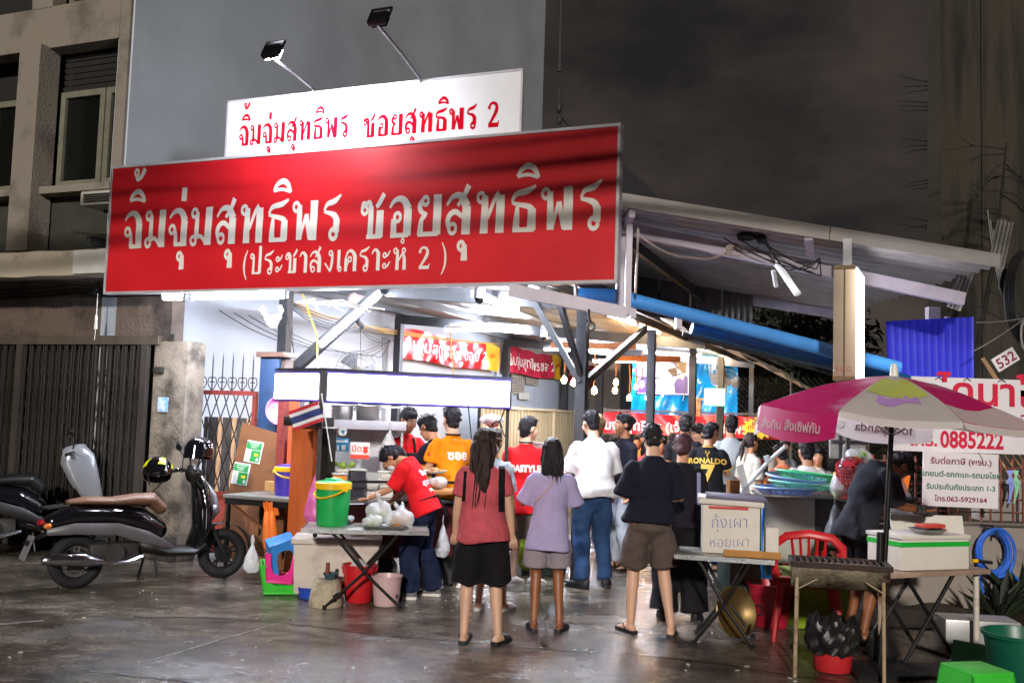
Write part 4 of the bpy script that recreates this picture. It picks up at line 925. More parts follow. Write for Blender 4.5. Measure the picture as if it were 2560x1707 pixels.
    if bottom:
        c, typ, hem = bottom[:3]; e = bottom[3] if len(bottom) > 3 else .018; q = MB()
        loft(q, [tp(0, 0, .10), tp(0, 0, .02), P0+V((0, -.005, -.06*s)), P0+V((0, 0, -.12*s))], [(.140*gx*s, .094*gx*s), (.150*gx*s+e*.2, .104*gx*s+e*.2), (.168*gx*s+e*.4, .114*gx*s+e*.55), (.150*gx*s, .09*gx*s)])
        lg = 1+(w-1)*.7
        for k in (1, -1):
            if typ == 'short':
                if seat is None: t_ = max(.25, min(1.05, (hip[k].z-hem)/(hip[k].z-kn[k].z)))
                else: t_ = .8
                tgt = hip[k].lerp(kn[k], min(1, t_))
                if t_ > 1: tgt = kn[k].lerp(an[k], t_-1)
                out = V((k*.012, 0, 0))
                loft(q, [hip[k]+V((-k*.015*s, 0, -.035*s)), hip[k].lerp(tgt, .5)+out*.6, tgt+out], [.084*s*lg+e*.4, .089*s*lg+e*.9, .074*s*lg+e*1.5], (1, 0, 0), 16, False)
            else:
                fl = bottom[4] if len(bottom) > 4 else 1.0
                loft(q, [hip[k]+V((-k*.012*s, 0, -.02*s)), hip[k].lerp(kn[k], .5), kn[k], kn[k].lerp(an[k], .5), an[k].lerp(kn[k], .05)+V((0, 0, -.02))], [.088*s*lg+e*.4, .082*s*lg+e*.9, .062*s*lg+e*fl, (.055*s*lg+e*fl), (.043*s*lg+e*fl*1.2)], (1, 0, 0), 16, False)
        mb_ = remesh(q, vox*1.05, 2, 'trousers'); folds(mb_, .015*s, 21, sid(label) % 999, lambda co: .3+1.0*np.clip((hipz-co[:, 2])/.5, 0, 1), (1, 1, .9), .5); folds(mb_, .006*s, 44, (sid(label)+3) % 999, None, (.6, .6, 1), .4)
        obj('shorts' if typ == 'short' else 'trousers', mb_, c, root); parts['bottom'] = mb_
    if top:
        c, slv, hem = top[:3]; e = top[3] if len(top) > 3 else .022; q = MB(); hz = hem   # hem: height relative to pelvis (m at 1.72)
        fl = top[4] if len(top) > 4 else 1.
        rr_ = []; pp_ = []
        for z_, rx, ry in ((hz, .192*gx*fl+e*1.1, .134*gx*fl+e*1.1+belly*.4), ((hz+.12)/2, .180*gx+e, .128*gx+e*1.1+belly), (.17, .143*gx+e, .104*gx+e+belly), (.31, .164*gx+e*.8, .114*gx+e*.7), (.415, .160*(1+(w-1)*.5)+e*.5, .094*gx**.5+e*.5), (.478, .118, .076+e*.3), (.532, .066, .066)):
            pp_.append(tp(0, hunchv*(z_ > .4)*.6, z_) if z_ > 0 or lean == 0 else tp(0, 0, z_)); rr_.append((rx*s, ry*s))
        loft(q, pp_, rr_, Mt @ V((1, 0, 0)), 20, False)
        ag = .95+(w-1)*.6
        for k in (1, -1):
            S0, E0, W0 = sh_[k], el[k], wr[k]; se = e*.55
            base = [S0+Mt @ V((-k*.05*s, 0, -.014*s)), S0+Mt @ V((-k*.008*s, 0, -.014*s)), S0.lerp(E0, .18), S0.lerp(E0, .42)]
            rb = [.047*s, .057*s+se*.35, .059*s*(1+(ag-.95)*.5)+se*.9, .056*s*ag+se*1.2]
            if slv == 'short': base += [S0.lerp(E0, .72)]; rb += [.056*s*ag+se*1.7]
            elif slv == 'elbow': base += [S0.lerp(E0, .8), S0.lerp(E0, .98)]; rb += [.054*s*ag+se*1.7, .052*s*ag+se*2.0]
            else: base += [S0.lerp(E0, .8), E0, E0.lerp(W0, .4), E0.lerp(W0, .93)]; rb += [.050*s*ag+se*1.2, .049*s*ag+se*1.2, .045*s*ag+se, .034*s*ag+se]
            loft(q, base, rb, (0, 1, .1), 14, False)
        ms = remesh(q, vox, 3, 'shirt'); folds(ms, .021*s, 14, (sid(label)+5) % 999, lambda co: .40+.85*np.clip((hipz+.42*s-co[:, 2])/.4, 0, 1), (1, 1, .38), .45); folds(ms, .0085*s, 33, (sid(label)+9) % 999, None, (.8, .8, 1), .35)
        parts['shirt_o'] = obj('shirt', ms, c, root); parts['shirt'] = ms
    if shoes:
        typ, c = shoes[:2]
        for k in (1, -1):
            fa_ = R(FT[k][2]) if seat is None else 0; fd2 = V((math.sin(-fa_), math.cos(fa_), 0)); sx_ = V((fd2.y, -fd2.x, 0)); a0 = V((an[k].x, an[k].y, 0))
            outl = [(.0, -.075), (.028, -.066), (.036, -.03), (.034, .02), (.042, .09), (.044, .13), (.034, .175), (.008, .192), (-.024, .178), (-.038, .13), (-.036, .08), (-.03, .02), (-.033, -.03), (-.026, -.066)]
            th = .022 if typ == 'flip' else .03
            so = MB(); so.poly([a0+sx_*a*k*1.06*s+fd2*b_*1.05*s+V((0, 0, .002)) for a, b_ in outl], (0, 0, th*s))
            if typ in ('sneaker',):
                o = so.build('sole', mat('white_sole', 'd5d2cb', .6) if len(shoes) < 3 else shoes[2], root)
                u = MB(); loft(u, [a0-fd2*.05*s+V((0, 0, .05*s)), a0+fd2*.01*s+V((0, 0, .062*s)), a0+fd2*.09*s+V((0, 0, .046*s)), a0+fd2*.165*s+V((0, 0, .035*s))], [(.038*s, .045*s), (.042*s, .05*s), (.048*s, .032*s), (.042*s, .018*s)], (1, 0, 0), 14); obj('shoe', remesh(u, .009, 2, 'shoe'), c, root)
                q = MB()
                for t_ in (.04, .065, .09, .115): p = a0+fd2*t_*s+V((0, 0, .088*s-.26*t_*s)); q.tube([p-sx_*.022*s, p+V((0, 0, .004)), p+sx_*.022*s], .004, 5)
                tag(q.build('lace', mat('white_lace', 'cfcac4', .8), root), None, None, None, 'stuff')
            elif typ == 'clog':
                so.build('sole', c, root); u = MB(); loft(u, [a0+fd2*.03*s+V((0, 0, .05*s)), a0+fd2*.09*s+V((0, 0, .042*s)), a0+fd2*.16*s+V((0, 0, .03*s))], [(.047*s, .034*s), (.05*s, .03*s), (.043*s, .02*s)], (1, 0, 0), 14)
                u.tube([a0+sx_*.04*s+fd2*.04*s+V((0, 0, .04*s)), a0-fd2*.07*s+V((0, 0, .05*s)), a0-sx_*.04*s+fd2*.04*s+V((0, 0, .04*s))], .009*s, 6); u.build('upper', c, root)
            else:
                so.build('sole', c, root); u = MB()
                if typ == 'flip':
                    tip = a0+fd2*.125*s+V((0, 0, .036*s)); 
                    for a in (.036, -.036): u.tube([tip, a0+sx_*a*s*.8+fd2*.07*s+V((0, 0, .062*s)), a0+sx_*a*s*1.05+fd2*.02*s+V((0, 0, .025*s))], [(.008*s, .005*s)]*3, 6)
                else:
                    for t_ in (.055, .11): u.tube([a0+sx_*.046*s*math.cos(b_)+fd2*t_*s+V((0, 0, .02*s+(.052-.16*t_)*s*math.sin(b_)+.012*s)) for b_ in np.linspace(-.1, math.pi+.1, 9)], [(.018*s, .006*s)]*9, 6)
                u.build('strap', c, root)
    # ---- hair
    if hair:
        typ, hc_ = hair; hm = hairm[hc_]; q = MB(); E_ = lambda c, r: q.ell(hp(*c), tuple(a*s for a in r), Mh, 18, 12)
        amp = .0035; fq = 130
        if typ in ('short', 'fade'):
            E_((0, -.016, .050), (.081, .098, .083)); E_((0, .035, .088), (.060, .055, .034))
            if typ == 'short': E_((0, -.034, .008), (.080, .080, .082)); E_((0, -.048, -.055), (.060, .052, .052))
            else: E_((0, -.03, .02), (.0785, .081, .075)); E_((0, -.047, -.045), (.062, .052, .050))
        else:
            E_((0, -.018, .042), (.085, .101, .090)); E_((0, -.040, .0), (.083, .080, .090)); E_((0, .030, .082), (.064, .055, .036))
        if typ in ('long', 'bob'):
            L_ = .46 if typ == 'long' else .23
            dn = (Mh @ V((0, -.12, -1))).lerp(V((0, -.18, -1)), .6).normalized(); b0 = hp(0, -.055, .0)
            loft(q, [b0, b0+dn*.12*s+V((0, -.01, 0)), b0+dn*L_*.6*s+V((0, -.012, 0)), b0+dn*L_*.9*s, b0+dn*L_*s], [(.096*s, .070*s), (.115*s, .062*s), (.118*s, .048*s), (.088*s, .036*s), (.045*s, .02*s)] if typ == 'long' else [(.090*s, .066*s), (.100*s, .062*s), (.106*s, .052*s), (.098*s, .042*s), (.08*s, .03*s)], Mh @ V((1, 0, 0)), 18)
            for k in (1, -1): loft(q, [hp(k*.07, .0, .03), hp(k*.083, .005, -.05), hp(k*.085, -.01, -.13), hp(k*.08, -.03, -.2 if typ == 'bob' else -.3)], [.026*s, .024*s, .022*s, .012*s], (0, 1, 0), 10)
        if typ == 'bun': E_((0, -.118, .035), (.043, .04, .043)); E_((0, -.09, .02), (.05, .04, .05))
        if typ == 'lowbun': E_((0, -.105, -.055), (.046, .042, .046)); E_((0, -.07, -.05), (.06, .05, .05))
        if typ == 'pony':
            E_((0, -.105, .02), (.030, .03, .03)); dn = V((0, -.25, -1)).normalized() if lean < 20 else (Mh @ V((0, -.6, -1))).lerp(V((0, 0, -1)), .55).normalized(); b0 = hp(0, -.12, .02); loft(q, [b0, b0+dn*.08*s+Mh @ V((0, -.02, 0)), b0+dn*.19*s, b0+dn*.30*s], [.028*s, .034*s, .028*s, .008*s], (1, 0, 0), 12)
        if typ == 'curly':
            rn = random.Random(4)
            for _ in range(90):
                v = V((rn.gauss(0, 1), rn.gauss(-.3, 1), rn.gauss(.5, 1))).normalized(); q.ell(hp(v.x*.095, -.02+v.y*.11, .035+v.z*.105), (.026*s,)*3, None, 7, 5)
        mh = remesh(q, .0085, 2, 'hair'); folds(mh, amp*s*1.4, fq, 3, None, (1, 1, .12))
        ho = obj('hair', mh, hm, root)
        rn = random.Random(sid(label) % 1000); lk = MB()
        if typ in ('long', 'bob'):
            for _ in range(60):
                a = rn.uniform(-1.5, 1.5); st = hp(.085*math.sin(a), -.03-.075*math.cos(a), rn.uniform(-.08, .06)); l_ = L_*rn.uniform(.6, 1.06); en = st+dn*l_*s+V((rn.uniform(-.025, .025)-(.02*math.sin(a)), rn.uniform(-.02, .01), 0)); md = st.lerp(en, .5)+V((math.sin(a)*.02, -.02*math.cos(a), 0))
                lk.tube([st, md, en], [.007, .0075, .0012], 5)
        else:
            for _ in range(110):
                v = V((rn.gauss(0, 1), rn.gauss(-.35, 1), rn.gauss(.45, .9))).normalized()
                if v.y > .55 and v.z < .5: continue
                p = hp(v.x*.079, -.018+v.y*.096, .040+v.z*.086); t_ = Mh @ V((rn.uniform(-.5, .5), rn.uniform(-.2, .8)*(1 if v.z > .3 else -.1), -.5 if v.z < .4 else .05)); t_.normalize(); o_ = Mh @ v
                lk.tube([p, p+(t_*.022+o_*.004)*s, p+(t_*.040+o_*.003)*s], [.0055*s, .0045*s, .0008], 4)
        if typ != 'curly': tag(lk.build('hair_locks', hm, root), None, None, None, 'stuff')
    return parts
# the people
c_pink = cloth('heather_rose_jersey', 'c05560'); c_black = cloth('black_cotton', '17161b'); c_lav = cloth('lavender_cotton', 'a79ec6', var=.06); c_greysh = cloth('grey_taupe_cotton', '958a94', var=.08)
c_white = cloth('white_shirt_cotton', 'd6d5d9', var=.04); c_jean = cloth('blue_denim', '2b4468', vs=7, var=.35); c_navy = cloth('navy_jersey', '1a1a28'); c_brownsh = cloth('brown_grey_cotton', '594c48')
c_red = cloth('bright_red_jersey', 'd0181f', var=.08); c_olive = cloth('grey_olive_cotton', '77736a'); c_orange = cloth('orange_jersey', 'e58a12', var=.1); c_dkjean = cloth('dark_navy_denim', '1c2440', vs=8, var=.3)
c_pale = cloth('pale_denim', 'a9b3c2', vs=7, var=.12); c_den = cloth('light_chambray', 'aab4c0', vs=9, var=.1); c_cream = cloth('cream_cotton', 'cfc8ba', var=.06); c_grey = cloth('pale_grey_cotton', '9ba2a8', var=.06)
c_apron = cloth('black_apron_cloth', '121214'); gold = mat('gold_print', 'c9a340', .5); whitep = mat('white_print', 'e2dcd8', .6); blackstr = cloth('black_webbing', '141417', var=.2); lilac = cloth('lilac_strap', '8c8fb8')
sh_blk = mat('black_rubber', '141416', .6); sh_wht = mat('white_canvas', 'cfcac2', .7, vs=10, var=.1); sh_brn = mat('dark_brown_leather', '2e2220', .5)
Vn = Vector
# 1 woman in rose tee
p = person('woman in rose tee and black shorts with long dark hair and black strap', -.17, 7.45, 4, 1.565, 'fair', ('long', 'brown'), (c_pink, 'short', -.10, .028, 1.06), (c_black, 'short', .43, .034), ('sandal', sh_blk), 1.12, side=-3, yaw=-48, pitch=0, female=True,
           arms={'R': ((.22, -.02, -1), (.16, .12, -1)), 'L': ((.18, .10, -1), (.05, .35, -1))}, feet={1: (.135, .0, -32), -1: (-.115, .02, -10)})
bt = bvh(p['shirt']); tp = p['tp']
drape('strap', blackstr, p['root'], bt, lambda a, b_: tp(.12+.05*a-.01*b_+.012*b_*b_, 0, .50-.36*b_), 3, 16, (0, 1, 0), .006, .008)
drape('strap', blackstr, p['root'], bt, lambda a, b_: tp(-.165+.022*a-.01*b_, 0, .46-.24*b_), 2, 12, (0, 1, 0), .006, .008)
q = MB(); q.ell(p['hp'](0, .083, -.055), (.047, .03, .042), p['Mh'], 14, 9)
q.build('face_mask', mat('pale_mask', 'c8d2dc', .8), p['root'])
# 2 woman in lavender
p = person('small woman in lavender shirt and grey shorts with straight bob hair', .34, 7.97, 2, 1.50, 'brown', ('bob', 'black'), (c_lav, 'elbow', -.20, .035, 1.06), (c_greysh, 'short', .50, .030), ('clog', mat('purple_black_clog', '221c26', .6)), 1.02, female=True,
           arms={'R': ((.35, .15, -1), (-.55, .8, .25)), 'L': ((.42, .10, -1), (-.55, .8, .3))}, feet={1: (.10, 0, -24), -1: (-.10, .0, 8)})
bt = bvh(p['shirt']); tp = p['tp']
drape('bag_strap', mat('beige_strap', 'b59a80', .7), p['root'], bt, lambda a, b_: tp(.06-.21*b_+.012*a, 0, .47-.27*b_+.03*a), 2, 18, (0, 1, 0), .005, .006)
# 3 man in white shirt
p = person('broad man in white shirt and blue jeans with cropped dark hair', .86, 10.04, 10, 1.755, 'fair', ('fade', 'black'), (c_white, 'elbow', -.03, .046, 1.05), (c_jean, 'long', 0, .022), ('sneaker', mat('charcoal_shoe', '26262b', .7), sh_blk), 1.20, yaw=25, pitch=12, hunch=2.5, belly=.05,
           arms={'R': ((.2, .18, -1), (-.2, .9, -.2)), 'L': ((.2, .3, -1), (-.2, .9, -.1))}, feet={1: (.16, .06, -22), -1: (-.10, -.02, 38)})
# 4 man in navy tee
p = person('man in navy tee and brown shorts wearing black flip flops', 1.14, 7.97, 3, 1.645, 'fair', ('fade', 'black'), (c_navy, 'elbow', -.01, .038, 1.06), (c_brownsh, 'short', .53, .030), ('flip', sh_blk), 1.10, pitch=16, hunch=3,
           arms={'R': ((.30, .12, -1), (-.35, .9, -.02)), 'L': ((.30, .02, -1), (-.45, .85, .05))}, feet={1: (.165, -.05, -16), -1: (-.13, .07, 22)})
# 5 woman in black
p = person('woman in black top and wide black trousers with reddish low bun', 1.47, 8.55, -8, 1.565, 'tan', ('lowbun', 'red'), (cloth('black_linen', '1c1a22'), 'elbow', -.06, .034, 1.05), (c_black, 'long', 0, .045, 1.5), ('sneaker', sh_blk, sh_blk), 1.06, yaw=-14, pitch=14, female=True,
           arms={'R': ((.18, .15, -1), (-.1, .9, -.2)), 'L': ((.2, .1, -1), (0, .9, -.1))}, feet={1: (.15, .0, -14), -1: (-.12, .03, 8)})
bt = bvh(p['shirt']); tp = p['tp']; drape('bag_strap', lilac, p['root'], bt, lambda a, b_: tp(.135+.035*a+.018*b_, 0, .455-.30*b_), 2, 14, (0, 1, 0), .006, .008)
# 6 tall woman facing left
p = person('tall woman in dark top and pale jeans with hair tied back, looking left', 1.32, 11.4, 118, 1.745, 'tan', ('bun', 'black'), (c_navy, 'short', .02, .018), (c_pale, 'long', 0, .014), ('sandal', sh_brn), .94, yaw=-8, female=True, look=True, vox=.0085,
           arms={'R': ((.15, .05, -1), (.05, .25, -1)), 'L': ((.15, .05, -1), (.05, .25, -1))})
# 7 man in football shirt
p = person('man in black football shirt with gold lettering and number 7', 2.29, 11.5, -13, 1.68, 'tan', ('short', 'black'), (cloth('black_sport_knit', '15171d'), 'short', -.08, .030, 1.03), (c_dkjean, 'long', 0, .016), ('sandal', sh_brn), 1.06, yaw=-42, pitch=16,
           arms={'R': ((.25, .3, -1), (-.15, .9, .25)), 'L': ((.2, .25, -1), (-.3, .9, .2))})
bt = bvh(p['shirt']); tp = p['tp']; s_ = p['s']; z_ = p['P0'].z
print_on('name_print', 'RONALDO', .085, gold, p['root'], bt, 0, z_+.325*s_, (0, 1, 0), .003, 1.0, .006, .25, track=1.05)
print_on('number_print', '7', .31, gold, p['root'], bt, 0, z_+.085*s_, (0, 1, 0), .012, .95, .006)
q = MB()
for k in (1, -1): q.tube([tp(k*.01, -.12, .435), tp(k*.022, -.12, .452), tp(k*.014, -.12, .47)], .005, 5)
q.tube([tp(0, -.118, .40), tp(0, -.12, .44)], .006, 5); q.build('crest_print', gold, p['root'])
q = MB(); q.tube([tp(.068*math.cos(a), -.012+.066*math.sin(a), .515) for a in np.linspace(0, 6.28, 20)], .008, 6); q.build('collar', gold, p['root'])
for k in (1, -1):
    q = MB(); E0, S0 = p['el'][k], p['sh'][k]; d = (E0-S0).normalized(); c = S0.lerp(E0, .735); x = d.orthogonal().normalized(); y = d.cross(x); q.tube([c+x*.072*math.cos(a)+y*.072*math.sin(a) for a in np.linspace(0, 6.28, 18)], .007, 6); q.build('cuff', gold, p['root'])
# 8-10
person('man in black tee with thick black hair, seen from behind near the steel post', 2.16, 12.3, -12, 1.765, 'tan', ('short', 'black'), (c_black, 'short', -.06, .026), (c_dkjean, 'long', 0, .016), ('sneaker', sh_blk), 1.0, yaw=8, pitch=6)
person('woman in cream top looking down to the left behind the football shirt', 2.38, 12.5, 128, 1.66, 'fair', ('pony', 'black'), (c_cream, 'short', -.04, .022), (c_dkjean, 'long', 0, .016), ('sandal', sh_brn), .98, yaw=-6, pitch=14, look=True, female=True, vox=.0085)
person('man in pale grey shirt standing beyond the football shirt wearer', 2.86, 12.9, -14, 1.775, 'tan', ('short', 'black'), (c_grey, 'short', -.05, .026), (c_dkjean, 'long', 0, .016), ('sandal', sh_brn), 1.04)
person('person in cream blouse with a shoulder bag behind the football shirt', 2.98, 12.4, -60, 1.56, 'tan', ('pony', 'brown'), (c_cream, 'elbow', -.06, .03), (c_black, 'long', 0, .016), ('sandal', sh_brn), 1.0, female=True)
# 11 staff man in red
p = person('young man in red staff tee and grey shorts, head turned right', .17, 10.03, -10, 1.665, 'fair', ('short', 'black'), (c_red, 'elbow', -.18, .040, 1.04), (c_olive, 'short', .46, .030), ('sneaker', sh_wht), 1.06, yaw=-42, pitch=2,
           arms={'R': ((.24, .15, -1), (-.3, .8, -.2)), 'L': ((.2, .2, -1), (-.3, .9, -.1))}, feet={1: (.11, .04, -30), -1: (-.09, .0, -26)})
bt = bvh(p['shirt']); s_ = p['s']; z_ = p['P0'].z; print_on('back_print', 'AUDASTYLE', .088, whitep, p['root'], bt, -.035, z_+.25*s_, (0, 1, 0), .006, .86, .006)
q = MB(); q.tube([p['tp'](.172*math.cos(a), .13*math.sin(a), .085) for a in np.linspace(0, 6.28, 30)], .008, 6); q.build('apron_string', blackstr, p['root'])
q = MB(); q.tube([p['tp'](.068*math.cos(a), -.012+.066*math.sin(a), .545) for a in np.linspace(0, 6.28, 20)], .009, 6); q.build('neck_strap', blackstr, p['root'])
# 12
p = person('woman in light blue shirt with a visor, half hidden behind the rose tee', -.12, 8.75, -12, 1.55, 'tan', ('pony', 'brown'), (c_den, 'elbow', -.12, .03), (c_dkjean, 'short', .52, .02), ('sandal', sh_wht), .98, yaw=-10, female=True, feet={1: (.12, .0, -20), -1: (-.09, -.02, 4)})
q = MB(); q.tube([p['hp'](.086*math.cos(a), -.01+.1*math.sin(a), .03) for a in np.linspace(0, 6.28, 24)], [(.012, .004)]*24, 6); q.build('visor_band', mat('beige_visor', '9b8f82', .8), p['root'])
# 13, 14
p = person('man in orange printed tee with a black neck strap at the food cart', -.56, 9.85, 26, 1.745, 'fair', ('short', 'black'), (c_orange, 'short', -.06, .028), (c_dkjean, 'long', 0, .016), ('sneaker', sh_wht), 1.02, yaw=10, pitch=8,
           arms={'R': ((.2, .2, -1), (-.2, .9, 0)), 'L': ((.26, .1, -1), (-.1, .9, -.2))})
bt = bvh(p['shirt']); s_ = p['s']; z_ = p['P0'].z
print_on('back_print', 'ซอย', .12, whitep, p['root'], bt, .02, z_+.30*s_, (0, 1, 0), .004)
q = MB(); q.tube([p['tp'](.07*math.cos(a), -.012+.066*math.sin(a), .535) for a in np.linspace(0, 6.28, 20)], .009, 6); q.build('neck_strap', blackstr, p['root'])
q = MB(); e_ = p['sh'][-1].lerp(p['el'][-1], .45); q.ell(e_+Vector((-.062, -.02, 0)), (.012, .035, .03)); q.build('sleeve_badge', mat('red_badge', 'c22a1e', .6), p['root'])
person('man in dark tee leaning over the cart counter to the left', -.63, 10.0, 62, 1.70, 'tan', ('short', 'black'), (c_navy, 'short', -.06, .026), (c_dkjean, 'long', 0, .016), ('sneaker', sh_blk), 1.0, lean=16, pitch=18, arms={'R': ((.2, .7, -1), (0, .9, -.5)), 'L': ((.15, .5, -1), (-.2, .9, -.4))})
# 15 cook
p = person('cook in red tee and black apron working behind the food cart', -1.09, 10.42, 205, 1.73, 'tan', ('bun', 'black'), (c_red, 'short', -.10, .028), (c_dkjean, 'long', 0, .016), ('clog', sh_blk), 1.08, pitch=20, look=True, female=True, vox=.0085,
           arms={'R': ((.30, .25, -1), (-.75, .75, .15)), 'L': ((.24, .3, -1), (-.75, .75, -.05))})
bt = bvh(p['shirt']); tp = p['tp']
drape('apron', c_apron, p['root'], bt, lambda a, b_: tp((-.5+a)*(.20+.10*min(1, b_*2.4)), 0, .34-.40*b_), 12, 16, (0, -1, 0), .006, .006)
for k in (1, -1): drape('apron_strap', c_apron, p['root'], bt, lambda a, b_: tp(k*(.085-.02*b_)+.026*a-.013, 0, .34+.15*b_), 2, 8, (0, -1, 0), .006, .006)
# 16 bending staff woman
p = person('staff woman in red tee and white mask bending over the table', -.74, 9.20, 84, 1.54, 'tan', ('pony', 'black'), (c_red, 'elbow', -.08, .034, 1.05), (c_dkjean, 'long', 0, .032, 1.4), ('sneaker', mat('grey_shoe', '6a6a72', .7)), 1.06, lean=25, pitch=40, nf=.07, yaw=6, look=True, female=True, vox=.009,
           arms={'R': ((.12, .35, -1), (-.1, .8, -.8)), 'L': ((.15, .55, -1), (-.1, .9, -.4))}, feet={1: (.13, -.06, -8), -1: (-.10, .12, 8)})
q = MB(); q.ell(p['hp'](0, .083, -.055), (.050, .034, .046), p['Mh'], 14, 9); q.build('face_mask', mat('white_mask', 'dcd7dd', .8), p['root'])
q = MB(); q.tube([p['tp'](.18*math.cos(a), .15*math.sin(a), .06) for a in np.linspace(0, 6.28, 30)], .009, 6)
for k in (0, 1): q.tube([p['tp'](.0+.03*k, -.155, .06), p['tp'](.01+.05*k, -.165, -.05), p['tp'](.0+.06*k, -.16, -.17)], .006, 6)
q.build('apron_string', blackstr, p['root'])
bt = bvh(p['shirt']); Mb = Vector((0, 1, 0))
for t_, z_, sz in (('จิ้มจุ่ม', .30, .075), ('สุทธิพร', .20, .07), ('ซอย 2', .12, .045)):
    me = type_mesh(t_, sz, .003)
    for v in me.vertices:
        pnt = p['tp'](v.co.x-.02, -.3, z_+v.co.y); dd = (p['tp'](0, 1, 0)-p['tp'](0, 0, 0)).normalized(); h = bt.ray_cast(pnt-dd*.4, dd)
        v.co = h[0]-dd*.006 if h[0] is not None else pnt
    obj('back_print', me, whitep, p['root'])
q = MB(); q.tube([p['hp'](.03*math.cos(a), -.115, .02+.03*math.sin(a)) for a in np.linspace(0, 6.28, 14)], .010, 6); q.build('scrunchie', mat('navy_dotted_scrunchie', '2a2b44', .8, vs=80, col2='d0d0dc', thresh=.36), p['root'])
# 17 helper behind
person('helper in red tee reaching behind the hanging bag at the cart', -1.36, 10.9, 140, 1.70, 'dark', ('short', 'black'), (c_red, 'short', -.06, .026), (c_dkjean, 'long', 0, .016), ('clog', sh_blk), 1.0, pitch=20, lean=14, look=True)
# 18 grill man
p = person('man in black tee and glove bending over the grill table at right', 2.78, 7.95, -78, 1.70, 'brown', ('short', 'black'), (cloth('faded_black_jersey', '272830', var=.25), 'elbow', -.14, .036, 1.0), (c_black, 'short', .46, .03), ('flip', sh_blk), 1.04, lean=19, pitch=58, hunch=0, nf=.10, yaw=-6,
           arms={'R': ((.10, .30, -1), (-.2, 1, -.15)), 'L': ((.1, .55, -1), (-.15, 1, -.1))})
for k in (1, -1):
    f_ = p['hd'][k]; w_ = p['wr'][k]; q = MB(); loft(q, [w_-f_*.07, w_-f_*.01, w_+f_*.05, w_+f_*.115], [(.040, .038), (.038, .034), (.047, .034), (.036, .024)], (0, 0, 1), 12); q.build('work_glove', mat('grey_black_glove', '55514f', .85, vs=40, col2='1c1b1c', thresh=.5), p['root'])
# 19 blond
person('person with curly blond hair behind the broad man in white', .96, 11.2, 6, 1.70, 'fair', ('curly', 'blond'), (c_grey, 'short', -.05, .026), (c_dkjean, 'long', 0, .016), ('sneaker', sh_wht), 1.0, vox=.014)
# seated diners
def diner(label, x, y, face, H, seat, topc, skin='tan', hair=('short', 'black'), female=False, slv='short', w=1., look=False, grp='diners seated in the shed'):
    stool_at.append((x, y, seat))
    return person(label, x, y, face, H, skin, hair, (topc, slv, -.08, .026), (c_dkjean, 'short' if female else 'long', .4, .016), ('sandal', sh_brn), w, female=female, seat=seat, group=grp, look=look, vox=.0135,
                  arms={'R': ((.15, .45, -1), (-.3, 1, .1)), 'L': ((.15, .45, -1), (-.3, 1, .1))}, fingers=look, pitch=8)
stool_at = []
yel = cloth('mustard_jersey', 'c08a3a'); coral = cloth('coral_jersey', 'd0765a'); stripe = cloth('pale_striped_cotton', 'b9b2a8')
diner('seated man in white tee seen from behind beside the baskets', 3.28, 11.0, 14, 1.74, .60, c_white, w=1.12)
p = diner('girl with a white hair clip seated low behind the baskets', 2.98, 10.1, 20, 1.28, .50, c_black, hair=('bob', 'black'), female=True)
q = MB(); q.box(p['hp'](.06, -.07, .06), (.03, .015, .05), p['Mh'], .004); q.build('hair_clip', mat('white_clip', 'dcdcdc', .4), p['root'])
diner('woman facing the street at the table beyond the white tee', 3.85, 12.4, 170, 1.66, .56, stripe, hair=('bob', 'black'), female=True, look=True)
diner('person in coral tee at the table near the umbrella edge', 3.62, 13.2, 30, 1.64, .56, coral, hair=('short', 'black'))
diner('dark haired diner seen from behind left of the tall woman', 1.56, 16.2, 20, 1.72, .55, c_navy)
diner('diner in mustard tee facing out beside the grey pillar', 1.82, 17.0, 175, 1.70, .56, yel, look=True, skin='fair')
diner('diner in coral top facing out under the hanging bulbs', 1.66, 15.0, 190, 1.62, .50, coral, hair=('bun', 'brown'), female=True, look=True, skin='fair')
diner('diner in black seated next to the brown pillar', 2.15, 16.6, 150, 1.70, .56, c_black, look=True)
diner('woman in cream facing out between the two black tees', 2.32, 15.4, 178, 1.66, .56, c_cream, hair=('bob', 'black'), female=True, look=True)
diner('diner with dark hair below the red rear banner', 2.62, 16.0, 10, 1.74, .58, c_navy)
diner('woman in striped top facing out right of the football shirt', 3.72, 15.8, 170, 1.66, .56, stripe, hair=('pony', 'black'), female=True, look=True)
diner('diner in white tee facing out just left of the tall woman', 1.50, 14.2, 170, 1.66, .58, c_white, look=True, skin='fair')
diner('dark haired diner in rose top behind the navy tee', 2.02, 14.6, 200, 1.64, .60, c_pink, hair=('bob', 'black'), female=True, look=True, skin='fair')
diner('diner in yellow tee glimpsed between the two queueing black tops', 2.16, 15.9, 165, 1.70, .62, yel, look=True)
diner('diner in red tee under the yellow burst of the rear banner', 3.55, 14.6, 20, 1.70, .60, c_red)
diner('diner in pale blue shirt right of the rear banner', 4.15, 15.2, 185, 1.68, .60, c_den, look=True, skin='fair')
diner('diner in black tee at the table next to the netting fence', 4.75, 14.4, 150, 1.70, .60, c_black, look=True)
